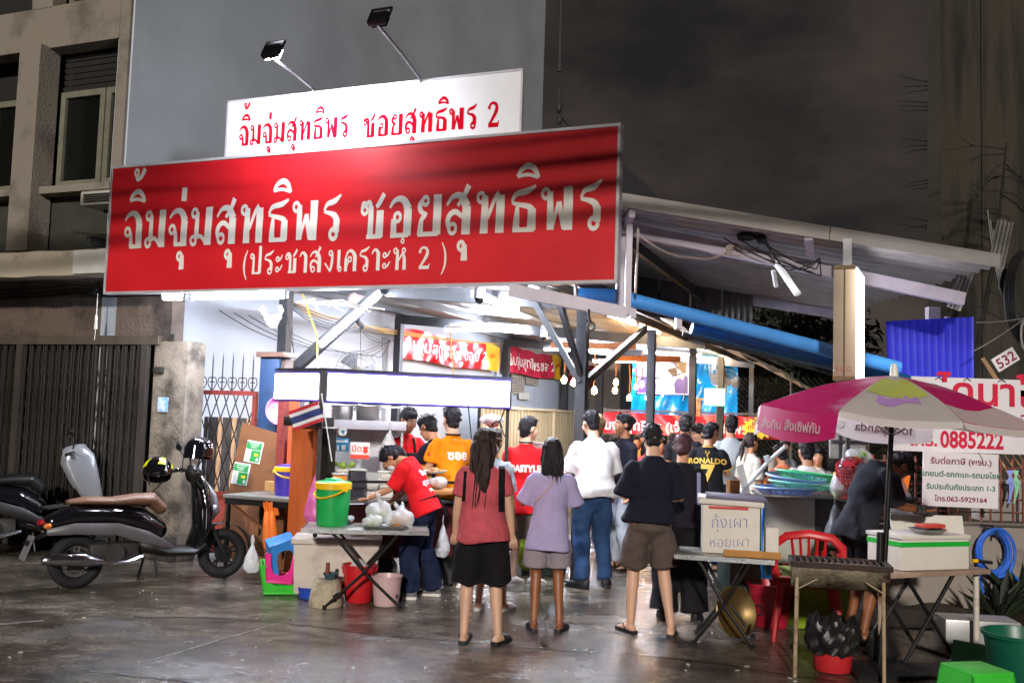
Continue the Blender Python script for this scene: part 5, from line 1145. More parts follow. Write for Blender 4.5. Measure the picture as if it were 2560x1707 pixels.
# ================================================================== STREET OBJECTS, LEFT AND CENTRE
def off(q, loc):
    l = Vector(loc); q.v = [tuple(Vector(v)-l) for v in q.v]; return q
def pl(h, n, **k): return mat(n, h, k.pop('rough', .38), vs=k.pop('vs', 6), var=k.pop('var', .08), **k)
P_red = pl('c01f26', 'red_plastic'); P_blue = pl('2a4fb8', 'blue_plastic'); P_green = pl('1ba04e', 'emerald_plastic'); P_lime = pl('3ec43a', 'lime_green_plastic'); P_yel = pl('e8b818', 'yellow_plastic'); P_pink = pl('e0218a', 'hot_pink_plastic'); P_purple = pl('4636b4', 'violet_plastic'); P_sky = pl('2f7fd0', 'sky_blue_plastic'); P_dgreen = pl('0f5a45', 'dark_green_plastic')
P_yg = pl('8aa62c', 'olive_lime_plastic', var=.15); P_orange = pl('e8741c', 'orange_rubber', rough=.6)
foam_m = mat('white_styrofoam', 'd5cfc6', .85, vs=4, var=.07, bump=.25, bs=160); foam_d = mat('grimy_styrofoam', 'cbbfb6', .85, vs=3, col2='a3938a', thresh=.36, bump=.3, bs=120)
steel_s = mat('stainless_steel', 'a9abad', .28, metal=.85, vs=4, var=.12, stretch=(1, 1, 6)); alu_p = mat('dull_aluminium', 'b3b2ae', .34, metal=.8, vs=5, var=.12)
bag_w = mat('clear_white_bag', 'e4e7ea', .16, vs=14, var=.08, alpha=.5, spec=.8, bump=.5, bs=40); bag_pk = mat('pink_bag', 'e070b8', .3, vs=6, var=.12, alpha=.86); bag_bk = mat('black_bag', '1a191b', .42, vs=8, var=.4, spec=.6)
dk_steel = mat('black_tube_steel', '1f1e1f', .45, metal=.4, vs=10, var=.3); ply_m = mat('old_plywood', '74492a', .75, vs=2.2, var=.3, stretch=(1, 1, 3), bump=.2, col2='4d301e', thresh=.36)
wood_o = mat('orange_wood', 'b0531d', .6, vs=3, var=.2, stretch=(4, 4, .5)); dkred = mat('dark_red_panel', '5c1a1c', .55, vs=3, var=.25); tab_top = mat('worn_steel_top', '97958f', .35, metal=.5, vs=3, var=.2)
def bag(name, label, cat, loc, r, m, seed, knot=True, group=None, tall=1.0, fill=None):
    rn = random.Random(seed); t_ = T(name, label, cat, loc, rn.uniform(0, 180), group); q = MB()
    if tall >= 1.55:
        h_ = r*tall*1.25; loft(q, [(0, 0, r*.12), (r*.05, 0, r*.5), (-r*.04, 0, h_*.5), (0, 0, h_*.78), (r*.03, 0, h_*.95)], [(r*.75, r*.5), (r*.95, r*.66), (r*.72, r*.5), (r*.34, r*.26), (r*.14, r*.10)], (1, 0, 0), 18)
        for s_ in (-1, 1): loft(q, [(s_*r*.05, 0, h_*.9), (s_*r*.13, 0, h_*1.1), (s_*r*.06, 0, h_*1.3)], [(r*.10, r*.04), (r*.13, r*.03), (r*.05, r*.02)], (1, 0, 0), 8)
        knot = False
    else:
      for _ in range(6): q.ell((rn.uniform(-.35, .35)*r, rn.uniform(-.35, .35)*r, r*tall*(.45+rn.uniform(-.1, .25))), (r*rn.uniform(.5, .75), r*rn.uniform(.5, .75), r*tall*rn.uniform(.42, .6)))
    if knot:
        q.tube([(0, 0, r*tall*.8), (0, 0, r*tall*1.25)], [r*.35, r*.07], 10)
        for s_ in (-1, 1): q.tube([(0, 0, r*tall*1.2), (s_*r*.25, 0, r*tall*1.5), (s_*r*.32, .02, r*tall*1.75)], [(r*.07, r*.03), (r*.18, r*.04), (r*.10, r*.03)], 8)
    me = remesh(q, r*.085, 1, 'bag'); folds(me, r*.09, 9/r*.45, seed, None, (1, 1, .6) if tall < 1.5 else (1, 1, .2)); folds(me, r*.05, 22/r*.45, seed+1, None, (1, 1, .4)); 
    mz = min(v.co.z for v in me.vertices)
    for v in me.vertices: v.co.z -= mz
    obj('film', me, m, t_)
    if fill:
        q = MB()
        for _ in range(9): q.ell((rn.uniform(-.4, .4)*r, rn.uniform(-.4, .4)*r, r*tall*rn.uniform(.2, .6)), (r*.3, r*.26, r*.18), rotm(rn.uniform(0, 90), rn.uniform(0, 90)))
        tag(q.build('food', fill, t_), None, None, None, 'stuff')
    return t_
def bucket(name, label, loc, r, h, m, taper=.8, handle=True, group=None, rim=True, cat='bucket', rz=0, hm=None):
    t_ = T(name, label, cat, loc, rz, group); q = MB(); rb = r*taper
    q.lathe([(.001, .004), (rb*.96, .004), (rb, .012), (rb+(r-rb)*.5, h*.5), (r, h*.93), (r*1.06, h*.94), (r*1.07, h), (r*.99, h), (r*.96, h*.95), (rb*.95, .02), (.001, .02)], n=28); q.build('tub', m, t_)
    if handle:
        q = MB(); q.tube([(r*1.03*math.cos(a), r*.6*math.sin(a)*-1, h*.9-r*.75*math.sin(a)) for a in np.linspace(0, math.pi, 14)], .006, 6)
        for s_ in (-1, 1): q.ell((s_*r*1.04, 0, h*.9), (.012, .014, .014))
        q.build('handle', hm or m, t_)
    return t_
# --- plywood board with green delivery stickers
pw = T('plywood_board', 'brown plywood board leaning by the gate with two green stickers', 'board', (-2.62, 10.42, .05), -31, rot=(-8, 0, -31))
q = MB(); q.poly([(-.52, 0, .05), (.44, 0, 0), (.42, 0, 1.32), (-.44, 0, 1.48)], (0, .02, 0)); q.build('sheet', ply_m, pw)
stg = mat('green_sticker', '2f8f4a', .4, vs=3, var=.05); stw = mat('sticker_white', 'd9ded6', .4)
for x, z, r_ in ((-.20, 1.17, 5), (-.34, .93, 4)):
    q = MB(); q.box((x, -.004, z), (.24, .006, .23), rotm(0, r_), .02); so = q.build('sticker', stw, pw)
    q = MB(); q.box((x, -.0085, z+.065), (.215, .003, .075), rotm(0, r_)); q.box((x+.035, -.0085, z-.045), (.135, .003, .12), rotm(0, r_)); q.build('print', stg, so)
    q = MB(); q.box((x+.05, -.0115, z-.03), (.06, .002, .03), rotm(0, r_)); q.build('print', mat('sticker_yellow', 'd8cf3a', .4), so)
    q = MB(); q.box((x+.07, -.0115, z-.08), (.035, .002, .035), rotm(0, r_)); q.box((x-.075, -.0085, z-.05), (.05, .002, .08), rotm(0, r_)); q.build('print', mat('sticker_grey', 'b9b4b6', .4), so)
    for k in range(3): q = MB(); q.box((x+random.uniform(-.01, .01), -.0115, z+.088-.02*k), (.15-.03*k, .002, .007), rotm(0, r_)); q.build('print_line', stw, so)
# --- steel side table with violet cooler
ts = T('side_table', 'steel topped side table in front of the plywood board', 'table', (-2.3, 10.05, 0), -24)
q = MB(); q.box((0, 0, .80), (.84, .62, .035), bev=.006); q.build('table_top', tab_top, ts)
q = MB(); q.box((0, -.29, .755), (.80, .02, .06)); q.box((0, .29, .755), (.80, .02, .06)); q.build('apron', dk_steel, ts)
for x, y in ((-.38, -.26), (.38, -.26), (.38, .26), (-.38, .26)): q = MB(); q.bar((x, y, 0), (x, y, .78), .03); q.build('leg', dk_steel, ts)
q = MB(); q.bar((-.34, -.27, .72), (.3, -.27, .38), .035, .02); q.build('strut', ply_m, ts)
def cooler(label, loc, r, h, body, lid, rz):
    t_ = T('drink_cooler', label, 'drink cooler', loc, rz, 'lidded drink coolers'); q = MB()
    q.lathe([(.001, 0), (r*.86, 0), (r*.9, .01), (r*.97, h*.5), (r, h*.78), (r, h*.8), (.001, h*.8)], n=30); q.build('tub', body, t_)
    q = MB(); q.lathe([(r*1.0, h*.79), (r*1.08, h*.80), (r*1.08, h*.93), (r*1.0, h*.95), (r*.9, h*.93), (r*.98, h*.80)], n=30); q.build('rim', P_yel, t_)
    q = MB(); q.lathe([(r*.97, h*.93), (r*.98, h*.96), (r*.55, h*.985), (r*.5, h*1.02), (r*.2, h*1.035), (.001, h*1.035)], n=30); q.build('lid', lid, t_)
    q = MB(); q.tube([(r*1.1*math.cos(a), -r*1.12*math.sin(a)*.9-.005, h*.80-r*.52*math.sin(a)) for a in np.linspace(0, math.pi, 16)], [(.014, .008)]*16, 7); [q.cyl((s_*r*1.08, 0, h*.8), .02, .03, 12, axis='x') for s_ in (-1, 1)]; q.build('handle', P_yel, t_)
cooler('violet drink cooler with yellow rim on the steel side table', (-2.20, 10.0, .818), .118, .30, P_purple, P_purple, 30)
q = MB(); q.box((-2.36, 10.06, .90), (.05, .2, .09), rotm(0, 0, 40)); tag(q.build('tissue_box', mat('cardboard', 'b98c54', .8), None), 'small cardboard box beside the violet cooler', 'box')
# --- folding table with green cooler, tray and bags
def folding_table(label, loc, rz, w_, d_, h, topm, rim=True):
    t_ = T('folding_table', label, 'table', loc, rz, 'folding tables with crossed black legs'); q = MB(); q.box((0, 0, h-.015), (w_, d_, .03), bev=.008); q.build('table_top', topm, t_)
    q = MB()
    for y in (-d_/2-.004, d_/2+.004): q.box((0, y, h-.014), (w_+.02, .012, .036))
    for x in (-w_/2-.004, w_/2+.004): q.box((x, 0, h-.014), (.012, d_, .036))
    q.build('edge', steel_s, t_)
    for y in (-d_*.38, d_*.38):
        for s_ in (-1, 1):
            q = MB(); q.tube([(-s_*w_*.27, y+s_*.014, h-.03), (s_*w_*.02, y+s_*.014, h*.42), (s_*w_*.30, y+s_*.014, .012)], .0135, 8); q.tube([(s_*w_*.30, y+s_*.014, .0), (s_*w_*.30, y+s_*.014, .03)], .018, 8); q.build('leg', dk_steel, t_)
    for s_ in (-1, 1):
        for zz, xx in ((.10, s_*.27), (h-.06, -s_*.25)): q = MB(); q.tube([(xx*w_, -d_*.38, zz), (xx*w_, d_*.38, zz)], .010, 7); q.build('stretcher', dk_steel, t_)
    return t_
folding_table('steel folding table on crossed black legs carrying the emerald cooler', (-1.22, 8.82, 0), 6, 1.06, .52, .665, tab_top)
cooler('emerald green drink cooler with yellow rim on the folding table', (-1.53, 8.84, .667), .150, .40, P_green, P_green, -40)
tr = T('serving_tray', 'shallow steel tray under plastic food bags on the folding table', 'tray', (-1.04, 8.78, .667), 6)
q = MB(); q.lathe([(.001, .004), (.21, .004), (.24, .03), (.255, .032), (.25, .026), (.215, 0), (.001, 0)], n=4, sx=1.15, sy=.85, rot=rotm(0, 0, 45)); q.build('pan', steel_s, tr)
brownf = mat('brown_snack', 'a8743a', .7, vs=12, var=.4); greenf = mat('green_veg', '7f9a3a', .7, vs=12, var=.4)
bag('food_bag', 'clear bag of brown crackling on the steel tray', 'bag', (-.93, 8.74, .673), .135, bag_w, 3, True, 'food bags on the folding table', .9, brownf)
bag('food_bag', 'knotted white bag of greens at the back of the tray', 'bag', (-1.13, 8.86, .673), .125, bag_w, 5, True, 'food bags on the folding table', 1.25, greenf)
bag('food_bag', 'small white bag at the front left of the tray', 'bag', (-1.16, 8.70, .673), .10, bag_w, 8, False, 'food bags on the folding table', .9, greenf)
bag('paper_towel', 'crumpled white paper behind the emerald cooler', 'paper', (-1.42, 9.04, .667), .06, mat('tissue_white', 'dcdde2', .8), 12, False)
# --- big foam box and things on the floor below
fb = T('foam_box', 'large dirty white foam box standing behind the folding table', 'box', (-1.53, 9.22, 0), 6)
q = MB(); q.box((0, 0, .26), (.76, .42, .44), bev=.015, taper=.95); q.build('box_body', foam_d, fb)
q = MB(); q.box((0, 0, .505), (.80, .48, .05), bev=.012); q.build('lid', foam_d, fb)
q = MB(); [q.box((x, -.15, .02), (.05, .05, .04)) for x in (-.3, .3)]; [q.box((x, .15, .02), (.05, .05, .04)) for x in (-.3, .3)]; q.build('foot_block', dk_steel, fb)
def stool(name, label, loc, m, rot, group=None, s=1.0, h=.26):
    t_ = T(name, label, 'stool', loc, 0, group, rot); a, b_ = .125*s, .16*s
    q = MB(); q.box((0, 0, h-.015), (2*a, 2*a, .03), bev=.012); q.build('seat', m, t_)
    q = MB(); 
    for k in range(4):
        c, sn = math.cos(k*math.pi/2), math.sin(k*math.pi/2); rt = lambda x, y, z: Vector((x*c-y*sn, x*sn+y*c, z))
        # side wall with an arched opening
        pts = [(-a, h-.02), (a, h-.02), (b_, 0), (b_*.62, 0), (b_*.55, h*.45), (b_*.38, h*.66), (0, h*.72), (-b_*.38, h*.66), (-b_*.55, h*.45), (-b_*.62, 0), (-b_, 0)]
        inset = lambda x, z: rt(x, -(a+(b_-a)*(1-z/(h-.02))), z)
        vs = [inset(x, z) for x, z in pts]; vi = [v+rt(0, .012, 0) for v in vs]
        n = len(pts); q2 = MB(); q2.add(vs+vi, [(0, 1, 6), (1, 2, 4), (2, 3, 4), (1, 4, 5), (1, 5, 6), (0, 6, 7), (0, 7, 8), (0, 8, 10), (8, 9, 10)]+[tuple(i+n for i in f) for f in ((0, 6, 1), (1, 4, 2), (2, 4, 3), (1, 5, 4), (1, 6, 5), (0, 7, 6), (0, 8, 7), (0, 10, 8), (8, 10, 9))]+[(i, (i+1) % n, n+(i+1) % n, n+i) for i in range(n)])
        q2.build('leg_panel', m, t_)
    return t_
stool('plastic_stool', 'lime green plastic stool turned upside down on the ground', (-2.03, 9.28, .27), P_lime, (180, 0, 12), 'stacked small plastic stools', 1.35, .265)
stool('plastic_stool', 'hot pink plastic stool upside down inside the green one', (-2.02, 9.20, .36), P_pink, (176, 4, 8), 'stacked small plastic stools', .95, .26)
stool('plastic_stool', 'blue plastic stool tipped on top of the pink stool', (-2.00, 9.26, .24), P_sky, (10, -18, 20), 'stacked small plastic stools', .95, .27)
# gloves and bag hanging from the side table
gl = T('rubber_gloves', 'orange rubber gloves hanging from the corner of the side table', 'gloves', (-2.31, 9.70, .40), 10)
for k, x in enumerate((0, .05)):
    q = MB(); loft(q, [(x, 0, .28), (x+.01, 0, .14), (x+.02, 0, .02), (x+.03, 0, -.06)], [(.025, .015), (.038, .016), (.045, .018), (.04, .016)], (1, 0, 0), 10)
    for j in range(4): q.tube([(x+.0+.02*j, 0, .25), (x-.025+.022*j, 0, .33), (x-.03+.024*j, 0, .37+.01*(j % 2))], .011, 6)
    q.build('glove', P_orange, gl)
bag('carrier_bag', 'white plastic bag hanging limp below the orange gloves', 'bag', (-2.42, 9.66, .10), .09, bag_w, 21, True, None, 2.4)
# umbrella base of cement with rod
cb = T('cement_base', 'cement block umbrella base with a rusty rod standing up', 'base', (-1.53, 8.72, 0), 12)
q = MB(); q.lathe([(.001, 0), (.15, 0), (.155, .03), (.125, .20), (.10, .225), (.001, .23)], n=9); me_ = q; o_ = q.build('block', mat('stained_cement', 'b0a58f', .9, vs=6, col2='7c7262', thresh=.38, bump=.7, bs=25), cb)
q = MB(); q.tube([(0, 0, .2), (.004, 0, .36)], .018, 8); q.build('rod', rr, cb)
q = MB(); [q.tube([(.03+.07*math.cos(a)*(.6+.1*k), .0+.07*math.sin(a), .235+.012*k) for a in np.linspace(0, 5.5, 12)], .006, 5) for k in range(4)]; q.build('wire_loop', mat('teal_wire', '37545c', .5), cb)
q = MB(); q.tube([(.05, -.145, .10), (.09, -.13, .13), (.07, -.14, .06), (.02, -.15, .05)], .007, 5); q.build('stain_twist', wire_m, cb)
bucket('red_bucket', 'red bucket under the folding table holding a white bag', (-1.28, 8.92, 0), .145, .33, P_red, .8)
bag('bin_liner', 'white plastic bag stuffed in the red bucket', 'bag', (-1.28, 8.92, .22), .10, bag_w, 31, False, None, 1.2)
bucket('pale_pail', 'pale pink lined pail standing under the folding table', (-1.02, 8.80, 0), .13, .26, pl('c9a9ac', 'pale_pink_plastic', var=.12), .82, False)
q = MB(); q.lathe([(.001, .005), (.11, .005), (.13, .10), (.135, .105)], n=20); tag(q.build('blue_basin', P_blue, None, (-1.72, 9.05, 0)), 'blue basin corner behind the cement block', 'basin')
# --- FOOD CART
FC = Vector((-1.05, 9.75, 0)); fc = T('food_cart', 'lit street food cart with blank glowing panels and steel counter', 'food cart', FC, 0)
A0, A1 = Vector((-1.66, 9.0, 0)), Vector((.0, 9.7, 0)); ax = (A1-A0).normalized(); nrm_c = Vector((ax.y, -ax.x, 0))   # nrm_c faces the street
def cb_box(nm, m, c, d, rz=math.degrees(math.atan2(ax.y, ax.x)), bev=0):
    q = MB(); q.box(Vector(c)-FC, d, rotm(0, 0, rz), bev); return q.build(nm, m, fc)
glowp = mat('glowing_panel', 'f4f2ff', .3, emit=5.0); edge_v = mat('violet_trim', '4a3fa0', .4, emit=.35); cartdark = mat('cart_frame_paint', '2c2a33', .5, metal=.3)
mid = (A0+A1)/2
cb_box('sign_casing', cartdark, (mid.x-nrm_c.x*.06, mid.y-nrm_c.y*.06, 1.885), (1.84, .10, .29))
cb_box('glow_panel', glowp, (mid.x+nrm_c.x*.0, mid.y+nrm_c.y*.0, 1.885), (1.78, .02, .245), bev=.006)
cb_box('added_glow_panel', glowp, (mid.x-nrm_c.x*.118, mid.y-nrm_c.y*.118, 1.885), (1.70, .01, .22))  # unseen glowing strip added behind the sign to brighten the cart inside
for z in (2.016, 1.754): cb_box('trim', edge_v, (mid.x, mid.y, z), (1.82, .03, .014))
C0, C1 = Vector((-2.23, 9.42, 0)), Vector((-1.74, 9.04, 0)); bx = (C1-C0).normalized(); rzb = math.degrees(math.atan2(bx.y, bx.x)); m2 = (C0+C1)/2; nb = Vector((bx.y, -bx.x, 0))
cb_box('sign_casing', cartdark, (m2.x-nb.x*.05, m2.y-nb.y*.05, 1.885), (.64, .08, .28), rzb)
cb_box('glow_panel', glowp, (m2.x, m2.y, 1.885), (.60, .02, .235), rzb, .006)
for z in (2.012, 1.758): cb_box('trim', edge_v, (m2.x, m2.y, z), (.62, .03, .013), rzb)
cb_box('corner_post', cartdark, (-1.69, 9.03, 1.885), (.06, .06, .29), 0)
q = MB(); q.poly([Vector(p)-FC for p in ((-1.70, 9.06, 2.035), (.02, 9.76, 2.035), (-.30, 10.55, 2.05), (-2.0, 10.0, 2.05), (-2.24, 9.46, 2.035))], (0, 0, .02)); q.build('roof_panel', cartdark, fc)
for x, y in ((-1.72, 9.10), (-.02, 9.76), (-.32, 10.5), (-1.98, 9.95)):
    q = MB(); q.bar(Vector((x, y, .1))-FC, Vector((x, y, 2.03))-FC, .035); q.build('post', dk_steel, fc)
q = MB(); q.poly([Vector(p)-FC for p in ((-1.72, 9.22, .82), (-.08, 9.90, .82), (-.36, 10.5, .82), (-2.0, 9.86, .82))], (0, 0, .03)); q.build('counter', steel_s, fc)
q = MB(); q.poly([Vector(p)-FC for p in ((-1.70, 9.30, .30), (-.12, 9.95, .30), (-.12, 9.95, .80), (-1.70, 9.30, .80))], (-.02, .05, 0)); q.build('front_panel', dkred, fc)
q = MB(); q.poly([Vector(p)-FC for p in ((-1.72, 9.32, .25), (-1.98, 9.86, .25), (-1.98, 9.86, .80), (-1.72, 9.32, .80))], (.03, .01, 0)); q.build('side_panel', dkred, fc)
q = MB(); q.bar(Vector((-1.70, 9.2, 1.02))-FC, Vector((-.3, 9.78, 1.02))-FC, .025); q.build('serving_rail', dk_steel, fc)
q = MB(); q.box(Vector((-1.45, 10.18, 1.555))-FC, (.78, .34, .022), rotm(0, 0, 12)); q.build('shelf', steel_s, fc)
q = MB(); q.box(Vector((-1.43, 10.0, 1.54))-FC, (.80, .02, .09), rotm(0, 0, 12), .004); q.build('shelf_edge', mat('white_enamel_edge', 'd4d4d6', .4), fc)
for x in (-1.80, -1.08): q = MB(); q.bar(Vector((x, 10.05+.2*(x+1.4), .85))-FC, Vector((x, 10.05+.2*(x+1.4), 1.55))-FC, .022); q.build('shelf_post', steel_s, fc)
q = MB(); q.box(Vector((-1.45, 10.30, 1.2))-FC, (.76, .012, .62), rotm(0, 0, 12)); q.build('back_glass', mat('showcase_back', 'c2c6c9', .3, metal=.1, vs=3, var=.2), fc)
q = MB(); q.bar(Vector((-1.86, 10.35, 1.72))-FC, Vector((-.55, 10.7, 1.74))-FC, .03, .02); q.build('upper_shelf', steel_s, fc)
for x in (-1.2, -.6): q = MB(); q.cyl(Vector((x, 9.75+.25*(x+1), .18))-FC, .17, .05, 18, axis='y'); q.build('wheel', sh_blk, fc)
# orange wood cabinet with black shelf, iron column behind it
ob = T('wood_cabinet', 'orange wooden cabinet with a black top at the cart end', 'cabinet', (-1.93, 9.62, 0), -20)
q = MB(); q.box((0, 0, .76), (.24, .2, 1.5), bev=.004); q.build('carcass', wood_o, ob)
q = MB(); q.box((.02, -.03, 1.56), (.38, .3, .09), bev=.008); q.build('top', mat('black_tray', '1b1918', .6), ob)
q = MB(); q.box((.2, .03, .85), (.10, .14, 1.3)); q.build('side_rack', dk_steel, ob)
rp = T('red_column', 'pair of red and orange board uprights behind the left glowing panel', 'board', (-2.30, 10.35, 0), -20)
q = MB(); q.box((-.05, 0, .9), (.10, .06, 1.8)); q.build('board', rust, rp); q = MB(); q.box((.09, -.02, .9), (.09, .05, 1.78)); q.build('board', mat('orange_red_board', 'c2502c', .6, vs=4, var=.15), rp)
q = MB(); q.lathe([(.001, 0), (.12, .01), (.15, .08), (.155, .085), (.14, .08), (.11, .02), (.001, .015)], n=22, rot=rotm(80, 0, 40)); tag(q.build('pink_basin', pl('e87ab8', 'pink_plastic'), None, (-2.56, 10.9, 1.64)), 'pink basin hanging on the wall behind the cart', 'basin')
# flag
fl = T('flag', 'small Thai flag on a white stick at the cart corner', 'flag', (-1.63, 8.93, 1.22), 0)
q = MB(); q.tube([(.06, 0, 0), (.0, 0, .3), (-.06, 0, .60)], .006, 6); q.build('stick', mat('white_stick', 'd8d8d8', .4), fl)
def flag_band(z0, z1, m):
    q = MB(); q.grid(lambda a, b_: Vector((-.03-.012*(z0+(z1-z0)*b_)/.19*0-.06+.30*(.0)-.26*(a)+.065*(1-(z0+(z1-z0)*b_)/.17), -.012*math.sin(a*7), .36+z0+(z1-z0)*b_-.10*a)), 12, 2); q.build('stripe', m, fl, fix=False)
fr, fw, fbl = mat('flag_red', 'b8182f', .7), mat('flag_white', 'd9d9de', .7), mat('flag_blue', '22306e', .7)
for z0, z1, m in ((0, .028, fr), (.028, .056, fw), (.056, .113, fbl), (.113, .141, fw), (.141, .17, fr)): flag_band(z0, z1, m)
# pots
def pot(label, loc, r, h, rot=(0, 0, 0)):
    t_ = T('cooking_pot', label, 'pot', loc, 0, 'aluminium pots on the cart shelf', rot); q = MB()
    q.lathe([(.001, 0), (r*.85, 0), (r*.95, .015), (r, h*.5), (r, h*.94), (r*1.05, h*.95), (r*1.06, h), (r*.98, h), (r*.95, h*.9), (r*.9, .02), (.001, .02)], n=28); q.build('pan', alu_p, t_)
    for s_ in (-1, 1): q = MB(); q.tube([(s_*r*1.0, -.035, h*.72), (s_*r*1.22, -.03, h*.75), (s_*r*1.22, .03, h*.75), (s_*r*1.0, .035, h*.72)], .007, 6); q.build('handle', alu_p, t_)
pot('flat aluminium pot at the left on the cart shelf', (-1.70, 10.14, 1.568), .108, .16); pot('round aluminium pot tilted on the cart shelf', (-1.45, 10.20, 1.58), .118, .19, (16, 0, 10))
q = MB(); q.box((0, 0, .05), (.28, .14, .10), rotm(0, 0, 15), .02); tag(q.build('food_pack', mat('pink_white_pack', 'd9a6c0', .5, vs=9, col2='a8c8dc', thresh=.5), None, (-1.62, 10.42, 1.745)), 'pastel packets on the upper cart shelf', 'packet')
q = MB(); q.ell((0, 0, .05), (.12, .08, .05)); tag(q.build('magenta_bundle', P_pink, None, (-1.22, 10.5, 1.76)), 'magenta bundle on the upper cart shelf', 'bundle')
bag('carrier_bag', 'clear bag of greens hanging from the cart shelf', 'bag', (-1.19, 9.98, 1.22), .115, bag_w, 41, True, None, 1.75, mat('leaf_green_veg', '8fae4e', .7, vs=10, var=.4))
bag('cling_bag', 'translucent bag with red lid goods at the right of the cart', 'bag', (-.20, 10.45, 1.56), .13, mat('milky_bag', 'd2cfd2', .3, alpha=.8), 44, False, None, .75, mat('red_lids', 'd04a3a', .5))
# stickers and goods on the cart counter
def card(name, label, loc, w_, h_, m, rz=12, cat='sign'):
    t_ = T(name, label, cat, loc, rz); q = MB(); q.box((0, 0, 0), (w_, .008, h_), bev=.003); q.build('card', m, t_); return t_
s_ = card('blue_notice', 'blue and white notice card on the cart glass', (-1.65, 9.86, 1.34), .15, .125, mat('notice_blue', '2e8ab8', .5)); q = MB(); q.box((-.03, -.006, -.03), (.02, .003, .05)); q.box((.025, -.006, -.028), (.04, .003, .05)); q.box((0, -.006, .035), (.12, .003, .02)); q.build('print', stw, s_)
s_ = card('closed_sign', 'white and red card with the Thai word for closed on the cart', (-1.46, 9.84, 1.29), .19, .16, mat('card_white', 'dcd8d8', .5), 6)
q = MB(); q.box((0, -.006, -.06), (.185, .003, .04)); q.build('print', mat('card_red', 'd83a2c', .5), s_); type_on('ปิด', .085, mat('card_red', 'd83a2c', .5), s_, lambda x, y: Vector((x-.03, -.006, y-.01)), 'lettering', .001)
q = MB(); q.ell((.055, -.006, .0), (.024, .003, .028)); q.ell((.055, -.007, .03), (.03, .003, .012)); q.build('print', mat('card_red', 'd83a2c', .5), s_)
s_ = T('round_badge', 'round white badge with a blue mark on the cart shelf', 'badge', (-1.64, 9.87, 1.47), 10); q = MB(); q.cyl((0, 0, 0), .042, .006, 20, axis='y'); q.build('disc', stw, s_); q = MB(); q.box((0, -.005, 0), (.03, .003, .03), rotm(0, 30)); q.build('print', mat('notice_blue', '2e8ab8', .5), s_)
card('price_card', 'blank white price card at the left of the cart glass', (-1.74, 9.84, 1.46), .06, .10, stw, 10, 'card')
q = MB(); rn = random.Random(5)
lime = T('lime_tray', 'tray of green limes on the cart', 'limes', (-1.62, 9.72, 1.10), 12); q.box((0, 0, 0), (.30, .16, .03), bev=.006); q.build('tray', foam_m, lime)
for i in range(14): q = MB(); q.ell((rn.uniform(-.12, .12), rn.uniform(-.06, .06), .035+rn.uniform(0, .03)), (.026, .024, .023)); q.build('lime', mat('lime_skin', '7d9a32', .45, vs=9, var=.25), lime)
for lab, x, y, z, w_, d_, h_, m in (('orange juice tub standing on the cart counter', -1.60, 9.52, .85, .13, .11, .22, mat('orange_juice', 'e08a2a', .35)), ('dark snack box with pink bands on the cart counter', -1.44, 9.60, .85, .15, .12, .26, mat('dark_box', '2b2a33', .5, vs=14, col2='8a3a5a', thresh=.33)), ('white stacked food tubs in the middle of the cart', -1.18, 9.72, .85, .13, .13, .24, foam_m), ('short white tub stack beside the taller tubs', -1.31, 9.68, .85, .11, .11, .13, foam_m)):
    t_ = T('food_tub', lab, 'tub', (x, y, z), 20, 'tubs on the cart counter'); n_ = 4 if m is foam_m else 1
    for k in range(n_): q = MB(); q.box((0, 0, h_*(k+.5)/n_), (w_*(1+.0*k), d_, h_/n_*.94), bev=.01, taper=.92); q.build('tub', m, t_)
    q = MB(); q.box((0, 0, h_+.008), (w_*1.08, d_*1.08, .016), bev=.005); q.build('lid', stw, t_)
cu_ = T('cutting_board', 'wooden serving board at the right end of the cart', 'board', (-.62, 9.45, .93), 22); q = MB(); q.box((0, 0, .02), (.5, .34, .04), bev=.01); q.build('board', mat('wood_board', 'a3713e', .7, vs=4, var=.25, stretch=(1, 5, 1)), cu_); 
for x, y in ((-.2, -.14), (.2, -.14), (.2, .14), (-.2, .14)): q = MB(); q.box((x, y, -.42), (.03, .03, .86)); q.build('leg', dk_steel, cu_)
bag('food_bag', 'white bag of fried food on the wooden serving board', 'bag', (-.66, 9.38, .975), .11, bag_w, 51, False, None, .9, brownf)
pt = T('food_plate', 'white plate of food held out over the cart counter', 'plate', (-.69, 9.5, 1.11), 0); q = MB(); q.lathe([(.001, 0), (.07, 0), (.12, .025), (.122, .03), (.07, .008), (.001, .006)], n=22); q.build('dish', stw, pt); q = MB()
for i in range(26): a = rn.uniform(0, 6.28); r_ = rn.uniform(0, .075); q.ell((r_*math.cos(a), r_*math.sin(a), .02+.03*(1-r_/.08)), (.018, .014, .012))
tag(q.build('food', mat('fried_food', 'c98a5a', .7, vs=20, var=.5), pt), None, None, None, 'stuff')
yt = T('fruit_tray', 'yellow tray of orange fruit in front of the cook', 'tray', (-.80, 10.0, .85), 15); q = MB(); q.box((0, 0, .15), (.30, .2, .30), bev=.01); q.build('tub', mat('pale_yellow_tub', 'd8b860', .5), yt); q = MB(); [q.ell((rn.uniform(-.12, .12), rn.uniform(-.07, .07), .31), (.03, .02, .018)) for _ in range(18)]; tag(q.build('fruit', mat('orange_fruit', 'e07a1c', .5), yt), None, None, None, 'stuff')
bag('carrier_bag', 'mint green bag held by the cook', 'bag', (-.78, 10.2, 1.18), .09, mat('mint_bag', '9fd0b0', .35, alpha=.9), 57, True, None, 1.7)
bag('carrier_bag', 'long pink plastic bag hanging from the cart corner post', 'bag', (-1.74, 9.12, .62), .13, bag_pk, 61, True, None, 2.9)
bag('carrier_bag', 'clear bag hanging low behind the bending staff woman', 'bag', (-.58, 9.25, .36), .10, bag_w, 63, True, None, 2.3)
